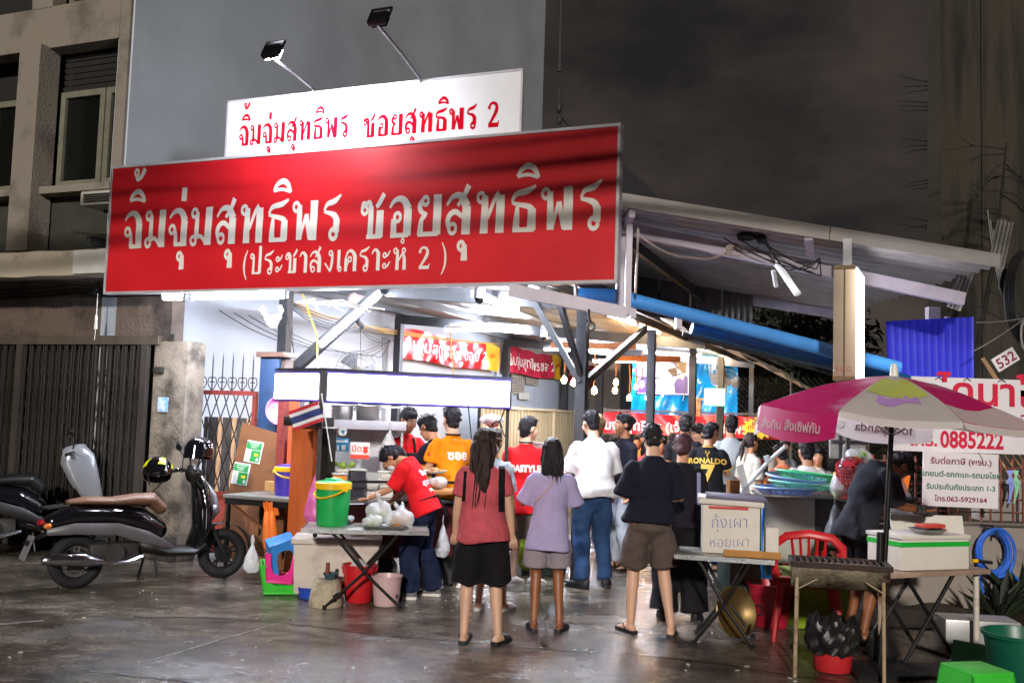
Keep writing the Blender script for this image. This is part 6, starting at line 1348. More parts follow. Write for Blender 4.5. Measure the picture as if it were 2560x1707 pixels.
# stove with pots behind the queue
sv = T('gas_stove', 'steel stove with a tall pot behind the red shirted man', 'stove', (.36, 10.95, 0), 15); q = MB(); q.box((0, 0, .58), (.5, .45, 1.15), bev=.01); q.build('cabinet', mat('green_grey_cabinet', '4b5a54', .4, metal=.3), sv); q = MB(); q.lathe([(.001, 1.16), (.14, 1.16), (.15, 1.2), (.15, 1.38), (.16, 1.385), (.16, 1.40), (.14, 1.39), (.14, 1.2), (.001, 1.18)], n=24); q.build('stock_pot', alu_p, sv); q = MB(); [q.box((x, -.23, .9), (.05, .01, .10)) for x in (-.15, 0, .15)]; q.build('vent', dk_steel, sv)
gb = T('rubbish_bag', 'bright olive bag on the ground behind the staff man', 'bag', (.30, 10.75, 0), 0); bag_y = mat('olive_bag', '7f9a22', .35, vs=5, var=.3); q = MB(); [q.ell((rn.uniform(-.1, .1), rn.uniform(-.08, .08), .2+rn.uniform(0, .15)), (.17, .14, .2)) for _ in range(5)]; me = remesh(q, .016, 1, 'film'); folds(me, .012, 26, 3); obj('film', me, bag_y, gb)
# ================================================================== SCOOTERS
gloss_b = mat('gloss_black_paint', '0b0b10', .10, vs=3, var=.3, coat=1.0); gloss_s = mat('silver_grey_paint', '8e9096', .22, metal=.35, vs=3, var=.06, coat=.6); matt_b = mat('matt_black_plastic', '131313', .5, vs=8, var=.3); tyre_m = mat('tyre_rubber', '17171a', .8, vs=12, var=.25, bump=.3); chrome = mat('chrome', 'b9b9c2', .12, metal=1.0); tan_seat = mat('tan_leather_seat', '6f503f', .5, vs=7, var=.12); greyband = mat('grey_side_panel', '5d5a5e', .4, vs=5, var=.12); redlens = mat('red_lens', '8e1218', .2); amber = mat('amber_lens', 'c4661a', .25)
def wheel(parent, x, r, w_, rimm):
    q = MB(); q.tube([(x+(r-w_/2)*math.cos(a), 0, r+(r-w_/2)*math.sin(a)) for a in np.linspace(0, 2*math.pi, 29)[:-1]], [(w_/2, w_/2)]*28, 10, closed=True); t_ = q.build('wheel', tyre_m, parent)
    q = MB(); q.tube([(x+(r-w_)*math.cos(a), 0, r+(r-w_)*math.sin(a)) for a in np.linspace(0, 2*math.pi, 25)[:-1]], .014, 8, closed=True); q.cyl((x, 0, r), .045, .10, 16, axis='y')
    for k in range(5):
        a = k*2*math.pi/5+.3; q.bar((x+.03*math.cos(a), .012, r+.03*math.sin(a)), (x+(r-w_)*math.cos(a+.18), .012, r+(r-w_)*math.sin(a+.18)), .022, .014); q.bar((x+.03*math.cos(a), -.012, r+.03*math.sin(a)), (x+(r-w_)*math.cos(a-.18), -.012, r+(r-w_)*math.sin(a-.18)), .022, .014)
    q.cyl((x, -.03, r), .085, .006, 22, axis='y'); q.build('rim', rimm, t_)
def scooter(label, loc, rz, body, band, seatm, sc=1.0, lean_=0, sport=False):
    t_ = T('scooter', label, 'scooter', loc, 0, None, (lean_, 0, rz)); t_.scale = (sc, sc, sc)
    wheel(t_, 0, .235, .105, greyband); wheel(t_, 1.31, .235, .095, matt_b)
    q = MB(); Ys = (0, 1, 0)
    loft(q, [(-.30, 0, .54), (-.22, 0, .575), (-.05, 0, .63), (.25, 0, .625), (.52, 0, .57), (.70, 0, .47)], [(.05, .035), (.095, .075), (.135, .105), (.15, .10), (.145, .12), (.12, .10)], Ys, 18); me = remesh(q, .014, 2, 'tail_body'); obj('tail_body', me, body, t_)
    for s_ in (-1, 1):
        q = MB(); loft(q, [(-.26, s_*.10, .50), (-.05, s_*.135, .525), (.30, s_*.15, .51), (.55, s_*.145, .43), (.78, s_*.12, .33)], [(.018, .03), (.022, .05), (.022, .055), (.022, .06), (.02, .03)], Ys, 10); q.build('side_panel', band, t_)
    q = MB(); loft(q, [(-.10, 0, .745), (.04, 0, .755), (.28, 0, .745), (.46, 0, .755), (.62, 0, .755), (.72, 0, .66)], [(.06, .022), (.115, .038), (.128, .042), (.128, .058), (.118, .068), (.07, .055)], Ys, 18); me = remesh(q, .013, 3, 'seat'); obj('seat', me, seatm, t_)
    q = MB(); loft(q, [(.55, 0, .36), (.75, 0, .285), (1.0, 0, .275), (1.10, 0, .34)], [(.12, .08), (.16, .05), (.165, .05), (.15, .07)], Ys, 14); q.build('footboard', matt_b if not sport else body, t_)
    q = MB(); loft(q, [(1.02, 0, .30), (1.10, 0, .48), (1.10, 0, .68), (1.07, 0, .86), (1.03, 0, .95)], [(.16, .055), (.185, .075), (.19, .085), (.14, .075), (.075, .06)], Ys, 18); me = remesh(q, .014, 3, 'leg_shield'); obj('leg_shield', me, body, t_)
    q = MB(); loft(q, [(1.12, 0, .52), (1.20, 0, .64), (1.17, 0, .78), (1.10, 0, .90)], [(.05, .05), (.11, .06), (.10, .055), (.05, .03)], Ys, 14); q.build('front_cowl', gloss_s if not sport else gloss_b, t_)
    q = MB(); q.ell((1.17, -.085, .66), (.03, .035, .05), rotm(0, 30)); q.build('headlight', mat('lamp_lens', 'c9ccd6', .12), t_); q = MB(); q.ell((1.17, .085, .66), (.03, .035, .05), rotm(0, 30)); q.build('headlight', _M['lamp_lens'], t_)
    q = MB(); loft(q, [(1.01, 0, .94), (1.0, 0, 1.0), (.98, 0, 1.05)], [(.10, .07), (.12, .075), (.06, .04)], Ys, 14); q.build('handlebar_cover', matt_b, t_)
    for s_ in (-1, 1):
        q = MB(); q.tube([(1.0, s_*.08, 1.0), (.97, s_*.22, 1.02), (.90, s_*.33, 1.0)], [.02, .018, .018], 8); q.build('handlebar', matt_b, t_)
        q = MB(); q.tube([(.96, s_*.20, 1.03), (.98, s_*.24, 1.15), (.95, s_*.27, 1.21)], .007, 6); q.ell((.945, s_*.28, 1.235), (.018, .055, .038), rotm(0, 0, s_*10)); q.build('mirror', matt_b, t_)
        q = MB(); q.tube([(.93, s_*.25, 1.025), (1.02, s_*.27, 1.0), (1.0, s_*.36, .99)], .006, 6); q.build('brake_lever', chrome, t_)
        q = MB(); q.tube([(1.10, s_*.075, .62), (1.31, s_*.075, .235)], [.024, .02], 8); q.build('fork', matt_b, t_)
    q = MB(); q.lathe([(.285, -.07), (.295, -.04), (.30, 0), (.295, .04), (.285, .07)], (1.31, 0, .235), 14, rot=rotm(90, 0, 0), ang=150); fo = q.build('front_fender', body, t_); 
    q = MB(); loft(q, [(-.30, -.165, .275), (-.22, -.17, .28), (.02, -.17, .265), (.12, -.165, .245), (.22, -.15, .225)], [(.03, .03), (.05, .055), (.055, .06), (.04, .045), (.018, .018)], Ys, 16); q.tube([(.2, -.15, .225), (.40, -.13, .22), (.55, -.08, .26)], .018, 8); q.build('exhaust', chrome, t_)
    q = MB(); q.box((.30, 0, .30), (.42, .20, .17), bev=.03); q.cyl((.28, -.13, .30), .085, .06, 18, axis='y'); q.build('engine', mat('engine_alloy', '4e4b4a', .45, metal=.6), t_)
    q = MB(); q.bar((0, -.09, .235), (.35, -.11, .27), .05, .03); q.bar((-.02, .10, .235), (-.12, .10, .55), .035, .03); q.build('swing_arm', _M['engine_alloy'], t_)
    q = MB(); q.box((-.40, 0, .37), (.012, .19, .21), rotm(0, 20)); q.build('licence_plate', mat('plate_grey', '77747a', .5, vs=9, var=.3), t_); q = MB(); q.bar((-.22, 0, .50), (-.42, 0, .40), .12, .02); q.build('plate_bracket', matt_b, t_)
    q = MB(); q.ell((-.30, 0, .575), (.035, .07, .03)); q.build('tail_light', redlens, t_)
    for s_ in (-1, 1): q = MB(); q.ell((-.26, s_*.09, .55), (.035, .02, .025)); q.build('indicator', amber, t_)
    q = MB(); q.tube([(-.10, -.10, .72), (-.27, -.10, .70), (-.30, 0, .70), (-.27, .10, .70), (-.10, .10, .72)], .011, 7); q.build('grab_rail', matt_b, t_)
    q = MB(); q.tube([(.62, .12, .24), (.60, .22, .02), (.66, .24, .012)], .011, 7); q.tube([(.66, -.05, .24), (.69, -.07, .06)], .010, 6); q.build('kickstand', matt_b, t_)
    if sport:
        q = MB(); loft(q, [(1.20, 0, .70), (1.16, 0, .92), (1.06, 0, 1.12)], [(.10, .01), (.16, .01), (.12, .01)], Ys, 14); q.build('windscreen', mat('smoked_screen', '1b1f24', .1, coat=.5), t_)
        for s_ in (-1, 1): q = MB(); loft(q, [(.98, s_*.19, 1.08), (1.02, s_*.205, .96), (1.09, s_*.20, .78), (1.18, s_*.165, .58), (1.25, s_*.12, .44)], [(.09, .02), (.15, .03), (.13, .03), (.09, .025), (.03, .015)], (1, 0, 0), 14); q.build('front_fairing', gloss_s, t_)
        for s_ in (-1, 1): q = MB(); q.poly([(-.4, s_*.13, .70), (.1, s_*.16, .58), (.05, s_*.16, .50), (-.3, s_*.13, .55)], (0, s_*.01, 0)); q.build('tail_fairing', gloss_s, t_)
    return t_
scooter('glossy black scooter with tan brown seat parked by the pillar', (-3.87, 9.12, 0), 36.3, gloss_b, greyband, tan_seat, 1.035, -2)
scooter('silver and black maxi scooter parked behind the brown seated one', (-5.75, 10.55, 0), 27, gloss_b, matt_b, matt_b, 1.10, -2, True)
def helmet(label, loc, rz, shell, pattern=None, rot=(0, 0, 0), visor=True):
    t_ = T('helmet', label, 'helmet', loc, 0, 'motorcycle helmets', rot); q = MB()
    prof = [(.125, -.06), (.132, -.02), (.132, .02), (.118, .07), (.085, .11), (.04, .128), (.001, .132)]
    q.lathe(prof, n=26, sx=.94, sy=1.08); q.lathe([(.125, -.06), (.11, -.06), (.112, .0), (.001, .1)], n=26, sx=.94, sy=1.08); q.build('shell', shell, t_)
    if visor: q = MB(); q.grid(lambda a, b_: Vector((.128*math.sin((a-.5)*2.2), .145*math.cos((a-.5)*2.2)*1.02, -.09+.12*b_)), 14, 4); o = q.build('visor', mat('smoked_visor', '10131a', .08, coat=1), t_, fix=False)
    q = MB(); q.tube([(.10, .02, -.05), (.06, .03, -.13), (0, .02, -.2)], .008, 5); q.tube([(-.10, .02, -.05), (-.04, .03, -.15)], .008, 5); q.build('strap', matt_b, t_)
    if pattern:
        for a in (-2.2, -1.2, -.2, .8, 1.8, 2.8):
            q = MB(); q.grid(lambda u, b_: Vector((.1365*math.cos(a+.5*(u-.5)*(1-b_*.3)+.3*b_)*math.cos(b_*1.15+.05)*.945, .1365*math.sin(a+.5*(u-.5)*(1-b_*.3)+.3*b_)*math.cos(b_*1.15+.05)*1.085, .0+.1365*math.sin(b_*1.15+.05))), 6, 8); q.build('flash', pattern, t_, fix=False)
    return t_
helmet('glossy black helmet perched on the scooter mirror', (-2.93, 9.50, 1.25), 0, gloss_b, None, (10, 5, 150))
helmet('black helmet with yellow flashes hanging on the near handlebar', (-3.24, 9.28, 1.06), 0, gloss_b, mat('fluorescent_yellow', 'd6e01a', .35), (-20, 24, 60), False)
# ================================================================== STREET OBJECTS, RIGHT
# table with foam box
folding_table('grey folding table on crossed legs holding the lettered foam box', (1.70, 7.80, 0), -14, .72, .50, .665, tab_top)
fx = T('foam_box', 'white foam box with blue handwritten Thai words on the folding table', 'box', (1.76, 7.92, .667), -10)
q = MB(); q.box((0, 0, .185), (.44, .34, .37), bev=.012); q.build('box_body', foam_m, fx)
q = MB(); q.box((.0, .0, .395), (.50, .39, .04), rotm(2, 2), .012); q.build('lid', foam_m, fx)
q = MB(); q.box((.04, 0, .425), (.46, .34, .02), rotm(2, 2), .006); q.build('cover_sheet', mat('purple_grey_sheet', '5a5468', .6), fx)
q = MB(); q.box((-.02, -.178, .352), (.30, .012, .018)); q.build('red_tape', P_red, fx)
inkb = mat('blue_marker_ink', '5a64a8', .6)
for t_, z, s_ in (('กุ้งเผา', .20, .115), ('หอยเผา', .055, .10)): type_on(t_, s_, inkb, fx, lambda x, y: Vector((x-.01, -.1735, z+y*1.1+x*.06)), 'handwriting', -.002)
q = MB(); q.box((.285, .02, .10), (.10, .16, .22), bev=.012); tag(q.build('clear_tub', foam_m, None, (1.78, 7.86, .667), -10), 'small pale tub at the right of the lettered foam box', 'tub')
wt = T('wooden_tray', 'flat yellow wooden tray lying at the table edge', 'tray', (1.86, 7.60, .668), -14); q = MB(); q.box((0, 0, .012), (.42, .13, .02), bev=.004); q.build('tray_base', mat('yellow_wood', 'b07a34', .6, vs=4, var=.2, stretch=(1, 6, 1)), wt); q = MB(); [q.box((0, y, .024), (.42, .012, .03)) for y in (-.065, .065)]; q.build('rim', _M['yellow_wood'], wt)
sd2 = T('square_tongs', 'wooden rack with a clear slate standing behind the foam box', 'rack', (2.02, 8.6, 1.07), 20); q = MB(); q.box((0, 0, .12), (.07, .012, .26), rotm(0, -18)); q.build('slate', bag_w, sd2); q = MB(); q.box((-.10, 0, .06), (.10, .06, .12)); q.build('block', mat('wood_board', 'a3713e', .7), sd2); q = MB(); q.box((-.03, .0, -.53), (.3, .2, 1.06)); q.build('stand', mat('green_grey_cabinet', '4b5a54', .4), sd2)
# wok leaning under the table
wk = T('brass_wok', 'big brass coloured wok leaning beneath the folding table', 'wok', (1.80, 7.92, .20), 0, rot=(78, 0, 28)); q = MB(); q.lathe([(.001, -.06), (.08, -.055), (.15, -.02), (.19, .03), (.20, .035), (.192, .04), (.15, -.01), (.08, -.045), (.001, -.05)], n=30); q.build('bowl', mat('brass_metal', '75603a', .42, metal=.7, vs=4, var=.2), wk); q = MB(); q.tube([(.19, -.04, .035), (.24, -.03, .05), (.24, .03, .05), (.19, .04, .035)], .008, 6); q.build('handle', dk_steel, wk)
bucket('blue_bucket', 'upper blue bucket behind the folding table legs', (2.16, 9.35, .08), .19, .36, P_blue, .78, True, 'blue buckets under the table')
bucket('blue_bucket', 'lower blue bucket in front of the other blue one', (2.10, 8.95, 0), .155, .30, P_blue, .78, True, 'blue buckets under the table')
bucket('red_bucket', 'crimson bucket behind the red plastic chair', (2.22, 8.42, 0), .19, .36, pl('b01c34', 'crimson_plastic'), .72, False)
q = MB(); q.box((0, 0, .27), (.18, .18, .54), bev=.01); q.box((0, -.02, .56), (.2, .2, .02)); tag(q.build('blue_crate_stand', P_sky, None, (2.46, 9.5, 0), 20), 'sky blue plastic stand right of the blue buckets', 'stand')
q = MB(); q.box((0, 0, .06), (.2, .12, .06)); tag(q.build('orange_box', pl('d8663a', 'coral_plastic'), None, (2.20, 9.36, .38)), 'coral lid lying over the upper blue bucket', 'lid')
# steel counter with colanders
sk = T('steel_counter', 'boxy grey steel counter with plastic baskets on top', 'counter', (2.62, 9.15, 0), -4)
q = MB(); q.box((-.10, 0, .74), (.46, .46, .58), bev=.008); q.build('cabinet', mat('dull_grey_steel', 'aaa8a4', .45, metal=.15, vs=3, var=.18), sk)
q = MB(); q.box((.26, .05, .80), (.26, .5, .46), bev=.01); q.build('side_unit', mat('dark_grey_steel_b', '4a4a4c', .45, metal=.4, vs=3, var=.3), sk)
q = MB(); q.box((.08, .02, 1.045), (.84, .56, .03), bev=.006); q.build('counter_top', steel_s, sk)
for x, y in ((-.3, -.2), (.12, -.2), (-.3, .2), (.36, .2)): q = MB(); q.bar((x, y, 0), (x, y, .5), .035); q.build('leg', dk_steel, sk)
def basket(label, loc, r, h, m, rot=(0, 0, 0), taper=.78, group='plastic baskets on the steel counter', nseg=26, rows=5):
    t_ = T('plastic_basket', label, 'basket', loc, 0, group, rot); q = MB()
    q.tube([(r*math.cos(a), r*math.sin(a), h) for a in np.linspace(0, 6.2832, 29)[:-1]], .011, 7, closed=True); q.build('rim', m, t_)
    q = MB()
    for k in range(rows): f_ = k/rows; rr_ = r*(taper+(1-taper)*f_); q.tube([(rr_*math.cos(a), rr_*math.sin(a), h*f_+.004) for a in np.linspace(0, 6.2832, 25)[:-1]], .005, 4, closed=True)
    for k in range(nseg): a = k*2*math.pi/nseg; q.bar((r*taper*math.cos(a), r*taper*math.sin(a), .004), (r*math.cos(a), r*math.sin(a), h), .008, .006)
    q.lathe([(.001, .003), (r*taper*.5, .003), (r*taper*.5, .007), (.001, .007)], n=18)
    for k in range(10): a = k*2*math.pi/10; q.bar((0, 0, .004), (r*taper*math.cos(a), r*taper*math.sin(a), .004), .008, .006)
    tag(q.build('mesh_wall', m, t_), None, None, None, 'stuff'); return t_
P_lb = pl('93aee2', 'cornflower_plastic'); P_mint = pl('86d9b8', 'mint_plastic')
basket('wide cornflower blue basket lowest on the counter', (2.50, 9.02, 1.062), .28, .05, P_lb); basket('mint green basket lying on the blue one', (2.66, 9.08, 1.10), .29, .055, P_mint, (0, 3, 0)); basket('second cornflower basket stacked on the mint one', (2.64, 9.18, 1.15), .27, .05, P_lb, (4, 4, 0)); basket('bright green basket on top of the basket pile', (2.80, 9.34, 1.17), .30, .06, pl('46c880', 'grass_green_plastic'), (0, 5, 0))
basket('red basket at the back of the basket pile', (3.05, 9.6, 1.10), .2, .09, P_red, (0, 6, 0))
q = MB(); q.lathe([(.001, 0), (.03, 0), (.032, .02), (.032, .13), (.014, .17), (.012, .2), (.001, .2)], n=14); tag(q.build('sauce_bottle', P_yel, None, (3.0, 9.2, 1.06)), 'yellow and red sauce bottle beside the baskets', 'bottle')
q = MB(); q.lathe([(.001, 0), (.12, 0), (.15, .12), (.155, .125)], n=20); tag(q.build('blue_bowl', P_blue, None, (3.12, 9.25, 1.0)), 'blue bowl at the right end of the baskets', 'bowl')
q = MB(); q.tube([(2.36, 10.2, .95), (2.62, 10.1, 1.30), (2.78, 10.05, 1.46)], .02, 8); q.tube([(2.62, 10.1, 1.30), (2.60, 10.1, 1.36)], .03, 8); tag(q.build('grey_pole', mat('grey_pvc', '9aa0a8', .4), None), 'slanting pale grey pole behind the baskets', 'pole')
q = MB(); q.tube(wire([(2.28, 8.9, 1.0), (2.24, 8.85, .5), (2.36, 8.9, .05)], 0, 8), .014, 7); tag(q.build('blue_tube', P_sky, None), 'blue tube running down beside the steel counter', 'tube')
# red plastic armchair
ch = T('plastic_chair', 'red plastic armchair with a slotted back behind the grill', 'chair', (2.40, 8.02, 0), -14)
q = MB(); q.box((0, 0, .43), (.46, .44, .025), bev=.012); q.build('seat', P_red, ch)
for x, y, bx_, by_ in ((-.2, -.19, -.26, -.25), (.2, -.19, .26, -.25), (-.19, .2, -.24, .26), (.19, .2, .24, .26)):
    q = MB(); loft(q, [(bx_, by_, 0), ((x+bx_)/2, (y+by_)/2, .22), (x, y, .43)], [(.022, .018), (.028, .022), (.034, .028)], (1, 0, 0), 8, False); q.build('leg', P_red, ch)
bk = [(-.24, -.22, .44), (-.255, -.235, .60), (-.25, -.255, .74), (-.17, -.275, .815), (0, -.285, .84), (.17, -.275, .815), (.25, -.255, .74), (.255, -.235, .60), (.24, -.22, .44)]
q = MB(); q.tube(bk, [(.022, .034)]*9, 8); q.build('back_frame', P_red, ch)
for x in (-.13, -.065, 0, .065, .13): q = MB(); q.tube([(x*.55, -.225, .44), (x*.8, -.25, .60), (x, -.272, .81)], [(.008, .016), (.008, .014), (.008, .012)], 6); q.build('back_slat', P_red, ch)
q = MB(); q.tube([(-.245, -.232, .47), (0, -.24, .47), (.245, -.232, .47)], [(.014, .035)]*3, 8); q.build('back_rail', P_red, ch)
for s_ in (-1, 1): q = MB(); q.tube([(s_*.25, -.24, .66), (s_*.275, .0, .65), (s_*.26, .19, .63), (s_*.22, .2, .44)], [(.018, .028)]*4, 8); q.build('armrest', P_red, ch)
# olive stand behind, black bag heap
yg = T('plastic_bin', 'olive lime plastic bin behind the red chair', 'bin', (2.62, 8.5, 0), 8); q = MB(); q.box((0, 0, .23), (.50, .3, .46), bev=.03, taper=.9); q.build('tub', P_yg, yg); q = MB(); q.box((0, 0, .465), (.54, .33, .02), bev=.008); q.build('rim', P_yg, yg)
bag('carrier_bag', 'shiny grey plastic bag hanging down beside the steel counter', 'bag', (2.86, 8.75, .62), .14, mat('silver_bag', 'a8acb4', .25, alpha=.85), 71, True, None, 2.0)
bag('cabbage_bag', 'clear bag full of pale cabbage hanging behind the grill man', 'bag', (2.93, 8.72, 1.02), .17, bag_w, 73, True, None, 1.7, mat('pale_cabbage', 'c3d29a', .6, vs=9, var=.2))
bag('carrier_bag', 'clear bag of leafy greens by the umbrella pole', 'bag', (3.12, 8.9, 1.34), .12, bag_w, 77, False, None, 1.2, mat('leafy_green', '6fa03a', .6, vs=9, var=.3))
bag('carrier_bag', 'white plastic bag hanging in front of the small notice board', 'bag', (3.36, 8.55, .86), .17, bag_w, 79, True, None, 1.6)
bag('carrier_bag', 'clear bag with a hot pink bottom by the wall railing', 'bag', (3.72, 9.0, .80), .11, pl('d8307a', 'magenta_film', alpha=.9), 83, True, None, 1.1)
basket('red wire basket hung tilted above the vegetables', (2.93, 8.62, 1.36), .175, .24, pl('c22a36', 'red_basket_plastic'), (202, -24, 0), .62, 'hanging basket', 28, 8)
q = MB(); q.bar((3.05, 9.0, 0), (3.05, 9.0, 1.75), .035); q.bar((2.6, 9.0, 1.62), (3.5, 9.0, 1.62), .03); tag(q.build('goods_stand', dk_steel, None), 'dark steel frame from which the bags and red basket hang', 'frame')
q = MB(); q.box((0, 0, .07), (.16, .1, .30), rotm(0, 10), .03); tag(q.build('orange_apron', P_orange, None, (3.62, 9.25, 1.15)), 'orange cloth hanging left of the small notice board', 'cloth')
q = MB(); q.box((0, 0, 0), (.34, .05, .25), bev=.02); tag(q.build('grey_panel_box', mat('pale_bottle_rack', '7d7a7c', .5, vs=8, var=.3), None, (3.15, 9.3, 1.5)), 'grey box shelf behind the hanging greens', 'shelf')
# ---- umbrella
um = T('umbrella', 'pink and white vending umbrella with mirrored lettering on its valance', 'umbrella', (2.58, 6.95, 0), 0, rot=(0, 0, 0))
um_pole = MB(); um_pole.tube([(0, 0, .05), (.05, -.02, 1.2), (.085, -.03, 2.02)], .018, 10); um_pole.build('pole', mat('black_pole', '141416', .4, metal=.3), um)
q = MB(); q.tube([(.0, 0, .72), (.005, 0, .95)], .024, 10); q.build('collar', dk_steel, um)
q = MB(); q.lathe([(.001, 0), (.26, 0), (.27, .03), (.20, .05), (.05, .06), (.001, .06)], n=4, sx=1.2, rot=rotm(0, 0, 45)); q.build('base', sh_blk, um)
mag = mat('magenta_glare_canopy', 'd81c74', .5, vs=2.2, var=.12, col2='e2a2c8', thresh=.40, transl=.35); whi = mat('white_canopy', 'eae2e0', .6, vs=3, var=.06, transl=.45); lim = mat('lime_print', 'b6bf5a', .55, vs=5, var=.15); lilp = mat('lilac_print', 'b48acc', .55)  # pale patches in the magenta are glare put into the colour
apx = Vector((.085, -.03, 2.03)); tilt = Matrix.Rotation(R(3), 3, 'Y') @ Matrix.Rotation(R(2), 3, 'X'); RAD = .93; N8 = 8; rot0 = R(5)
def can(a, f):
    k = a*N8/(2*math.pi); fr_ = k-math.floor(k); sag_ = 1-.055*math.sin(math.pi*fr_)*f; rr_ = RAD*f*(math.cos(math.pi/N8)/math.cos((fr_-.5)*2*math.pi/N8)*.5+.5)
    z = -.275*(f**1.5)-.025*math.sin(math.pi*fr_)*f*f
    z += .007*math.sin(a*11+f*9)*f*(1-f*.6)+.004*math.sin(a*29-f*14)*f*f*(1-f*.6)
    return apx+tilt @ Vector((rr_*math.cos(a+rot0), rr_*math.sin(a+rot0), z))
for k in range(N8):
    a0, a1 = k*2*math.pi/N8+1e-4, (k+1)*2*math.pi/N8-1e-4
    m_ = mag if k in (4, 6, 2) else whi
    q = MB(); q.grid(lambda a, b_: can(a0+(a1-a0)*a, max(.012, b_ if m_ is whi else b_)), 16, 14); g_ = q.build('gore', m_, um, fix=False)
    if m_ is whi:
        q = MB(); q.grid(lambda a, b_: can(a0+(a1-a0)*(.05+.88*a), .20+.40*b_+.08*math.sin(a*3.1))+Vector((0, 0, .005)), 8, 4); q.build('print', lim, g_, fix=False)
        q = MB(); q.grid(lambda a, b_: can(a0+(a1-a0)*(.25+.5*a), .66+.12*b_+.05*math.sin(a*6))+Vector((0, 0, .005)), 8, 3); q.build('print', lilp, g_, fix=False)
    else:
        q = MB(); q.grid(lambda a, b_: can(a0+(a1-a0)*a, (.76 if k == 6 else .97)+(.24 if k == 6 else .03)*b_+(.03*math.sin(a*5) if b_ < .4 and k == 6 else 0))+Vector((0, 0, .004)), 8, 4); q.build('border', whi if k != 4 else mag, g_, fix=False)
    va = MB(); vl = {4: .20, 5: .045, 6: .045, 7: .05, 0: .05}.get(k, .20)
    va.grid(lambda a, b_: can(a0+(a1-a0)*a, 1.0)+tilt @ Vector((.02*math.cos((a0+a1)/2+rot0)*b_, .02*math.sin((a0+a1)/2+rot0)*b_, -vl*b_*(.86+.14*math.sin(math.pi*a)**.5)))+Vector((0, 0, 0)), 10, 4); vo = va.build('valance', mag if k == 4 else whi, um, fix=False)
    if k in (5, 6, 7, 0): continue_text = False
    else: continue_text = True
    # printed words: read from outside
    c_ = can((a0+a1)/2, 1.0); xd_ = (can(a1, 1)-can(a0, 1)).normalized(); dn_ = tilt @ Vector((0, 0, -1)); outw = Vector((c_.x-apx.x, c_.y-apx.y, 0)).normalized()
    thai = k in (4, 2); word = 'สั่งกิน สั่งเซิฟกับ' if thai else 'foodpanda'
    sz = .085 if thai else .10
    if not continue_text: word = ' '
    if continue_text: me = type_mesh(word, sz, .0015)
    else: me = None
    for v in (me.vertices if me else ()): v.co = c_+xd_*v.co.x+dn_*(.125-v.co.y)+outw*(.0275)
    if me: obj('lettering', me, mat('pink_letter', 'c85a8e', .5) if k != 4 else whi, vo)
    if not me: me2 = None
    else: me2 = type_mesh(word, sz, .0015)
    for v in (me2.vertices if me2 else ()): v.co = c_+xd_*v.co.x+dn_*(.115-v.co.y)-outw*.012
    if me2: obj('lettering', me2, mat('faint_letter', 'b99a98', .6), vo)
    if not thai and continue_text:
        q = MB(); q.tube([c_+xd_*(.32+.028*math.cos(t_))+dn_*(.085+.028*math.sin(t_))-outw*.012 for t_ in np.linspace(0, 6.28, 16)], .003, 4); q.build('logo_ring', mat('faint_letter', 'b99a98', .6), vo)
    q = MB(); q.tube([can(a0, .03)-Vector((0, 0, .012)), can(a0, .5)-Vector((0, 0, .012)), can(a0, 1.0)-Vector((0, 0, .006))], .006, 6); q.tube([can(a0, .48)-Vector((0, 0, .02)), apx+Vector((-.02, 0, -.42))], .005, 6); q.build('rib', steel_s, um)
q = MB(); q.lathe([(.001, .09), (.018, .085), (.026, .05), (.03, .0), (.05, -.005)], apx+Vector((0, 0, .0)), 14); q.build('finial', stw, um)
# ---- grill made of a half drum
gr = T('drum_grill', 'rusty half drum charcoal grill on thin pale legs', 'grill', (2.27, 6.86, 0), -13)
drum = mat('burnt_drum_metal', '8a7f6c', .55, metal=.45, vs=5, col2='3a241a', thresh=.48, bump=.4)
q = MB(); n_ = 14
pts = [(x, .165*math.cos(a), .735+.165*math.sin(a)) for x in (-.31, .31) for a in np.linspace(math.pi, 2*math.pi, n_)]
q.add(pts, [(i, i+1, n_+i+1, n_+i) for i in range(n_-1)]+[tuple(range(n_)), tuple(range(n_, 2*n_))], True); q.build('drum', drum, gr, fix=False)
q = MB(); q.box((0, -.17, .742), (.64, .02, .035)); q.box((0, .17, .742), (.64, .02, .035)); [q.box((s_*.315, 0, .742), (.02, .36, .035)) for s_ in (-1, 1)]; q.build('rim', mat('charred_rim', '33231d', .8, vs=9, var=.4), gr)
for i in range(15): q = MB(); q.bar((-.29+.0415*i, -.165, .752), (-.29+.0415*i, .165, .752), .008); q.build('grate_bar', mat('charred_bar', '241a17', .8), gr)
q = MB(); rn = random.Random(2); [q.ell((rn.uniform(-.28, .28), rn.uniform(-.1, .1), .65+rn.uniform(0, .04)), (.03, .025, .02)) for _ in range(50)]; tag(q.build('charcoal', mat('charcoal', '191716', .9, vs=9, var=.5), gr), None, None, None, 'stuff')
for i, (x, y, bx_, by_) in enumerate(((-.28, -.13, -.29, -.16), (-.26, .13, -.27, .17), (.27, -.13, .27, -.17), (.28, .13, .29, .17))):
    q = MB(); q.tube([(bx_, by_, 0), (x, y, .66)], .0125, 8); q.build('leg', mat('pale_rust_leg', 'b09a80', .6, metal=.2, vs=9, col2='7a4a30', thresh=.38), gr)
for s_ in (-1, 1): q = MB(); q.tube([(s_*.27, -.15, .58), (s_*.15, -.16, .65)], .005, 5); q.build('strut', _M['pale_rust_leg'], gr)
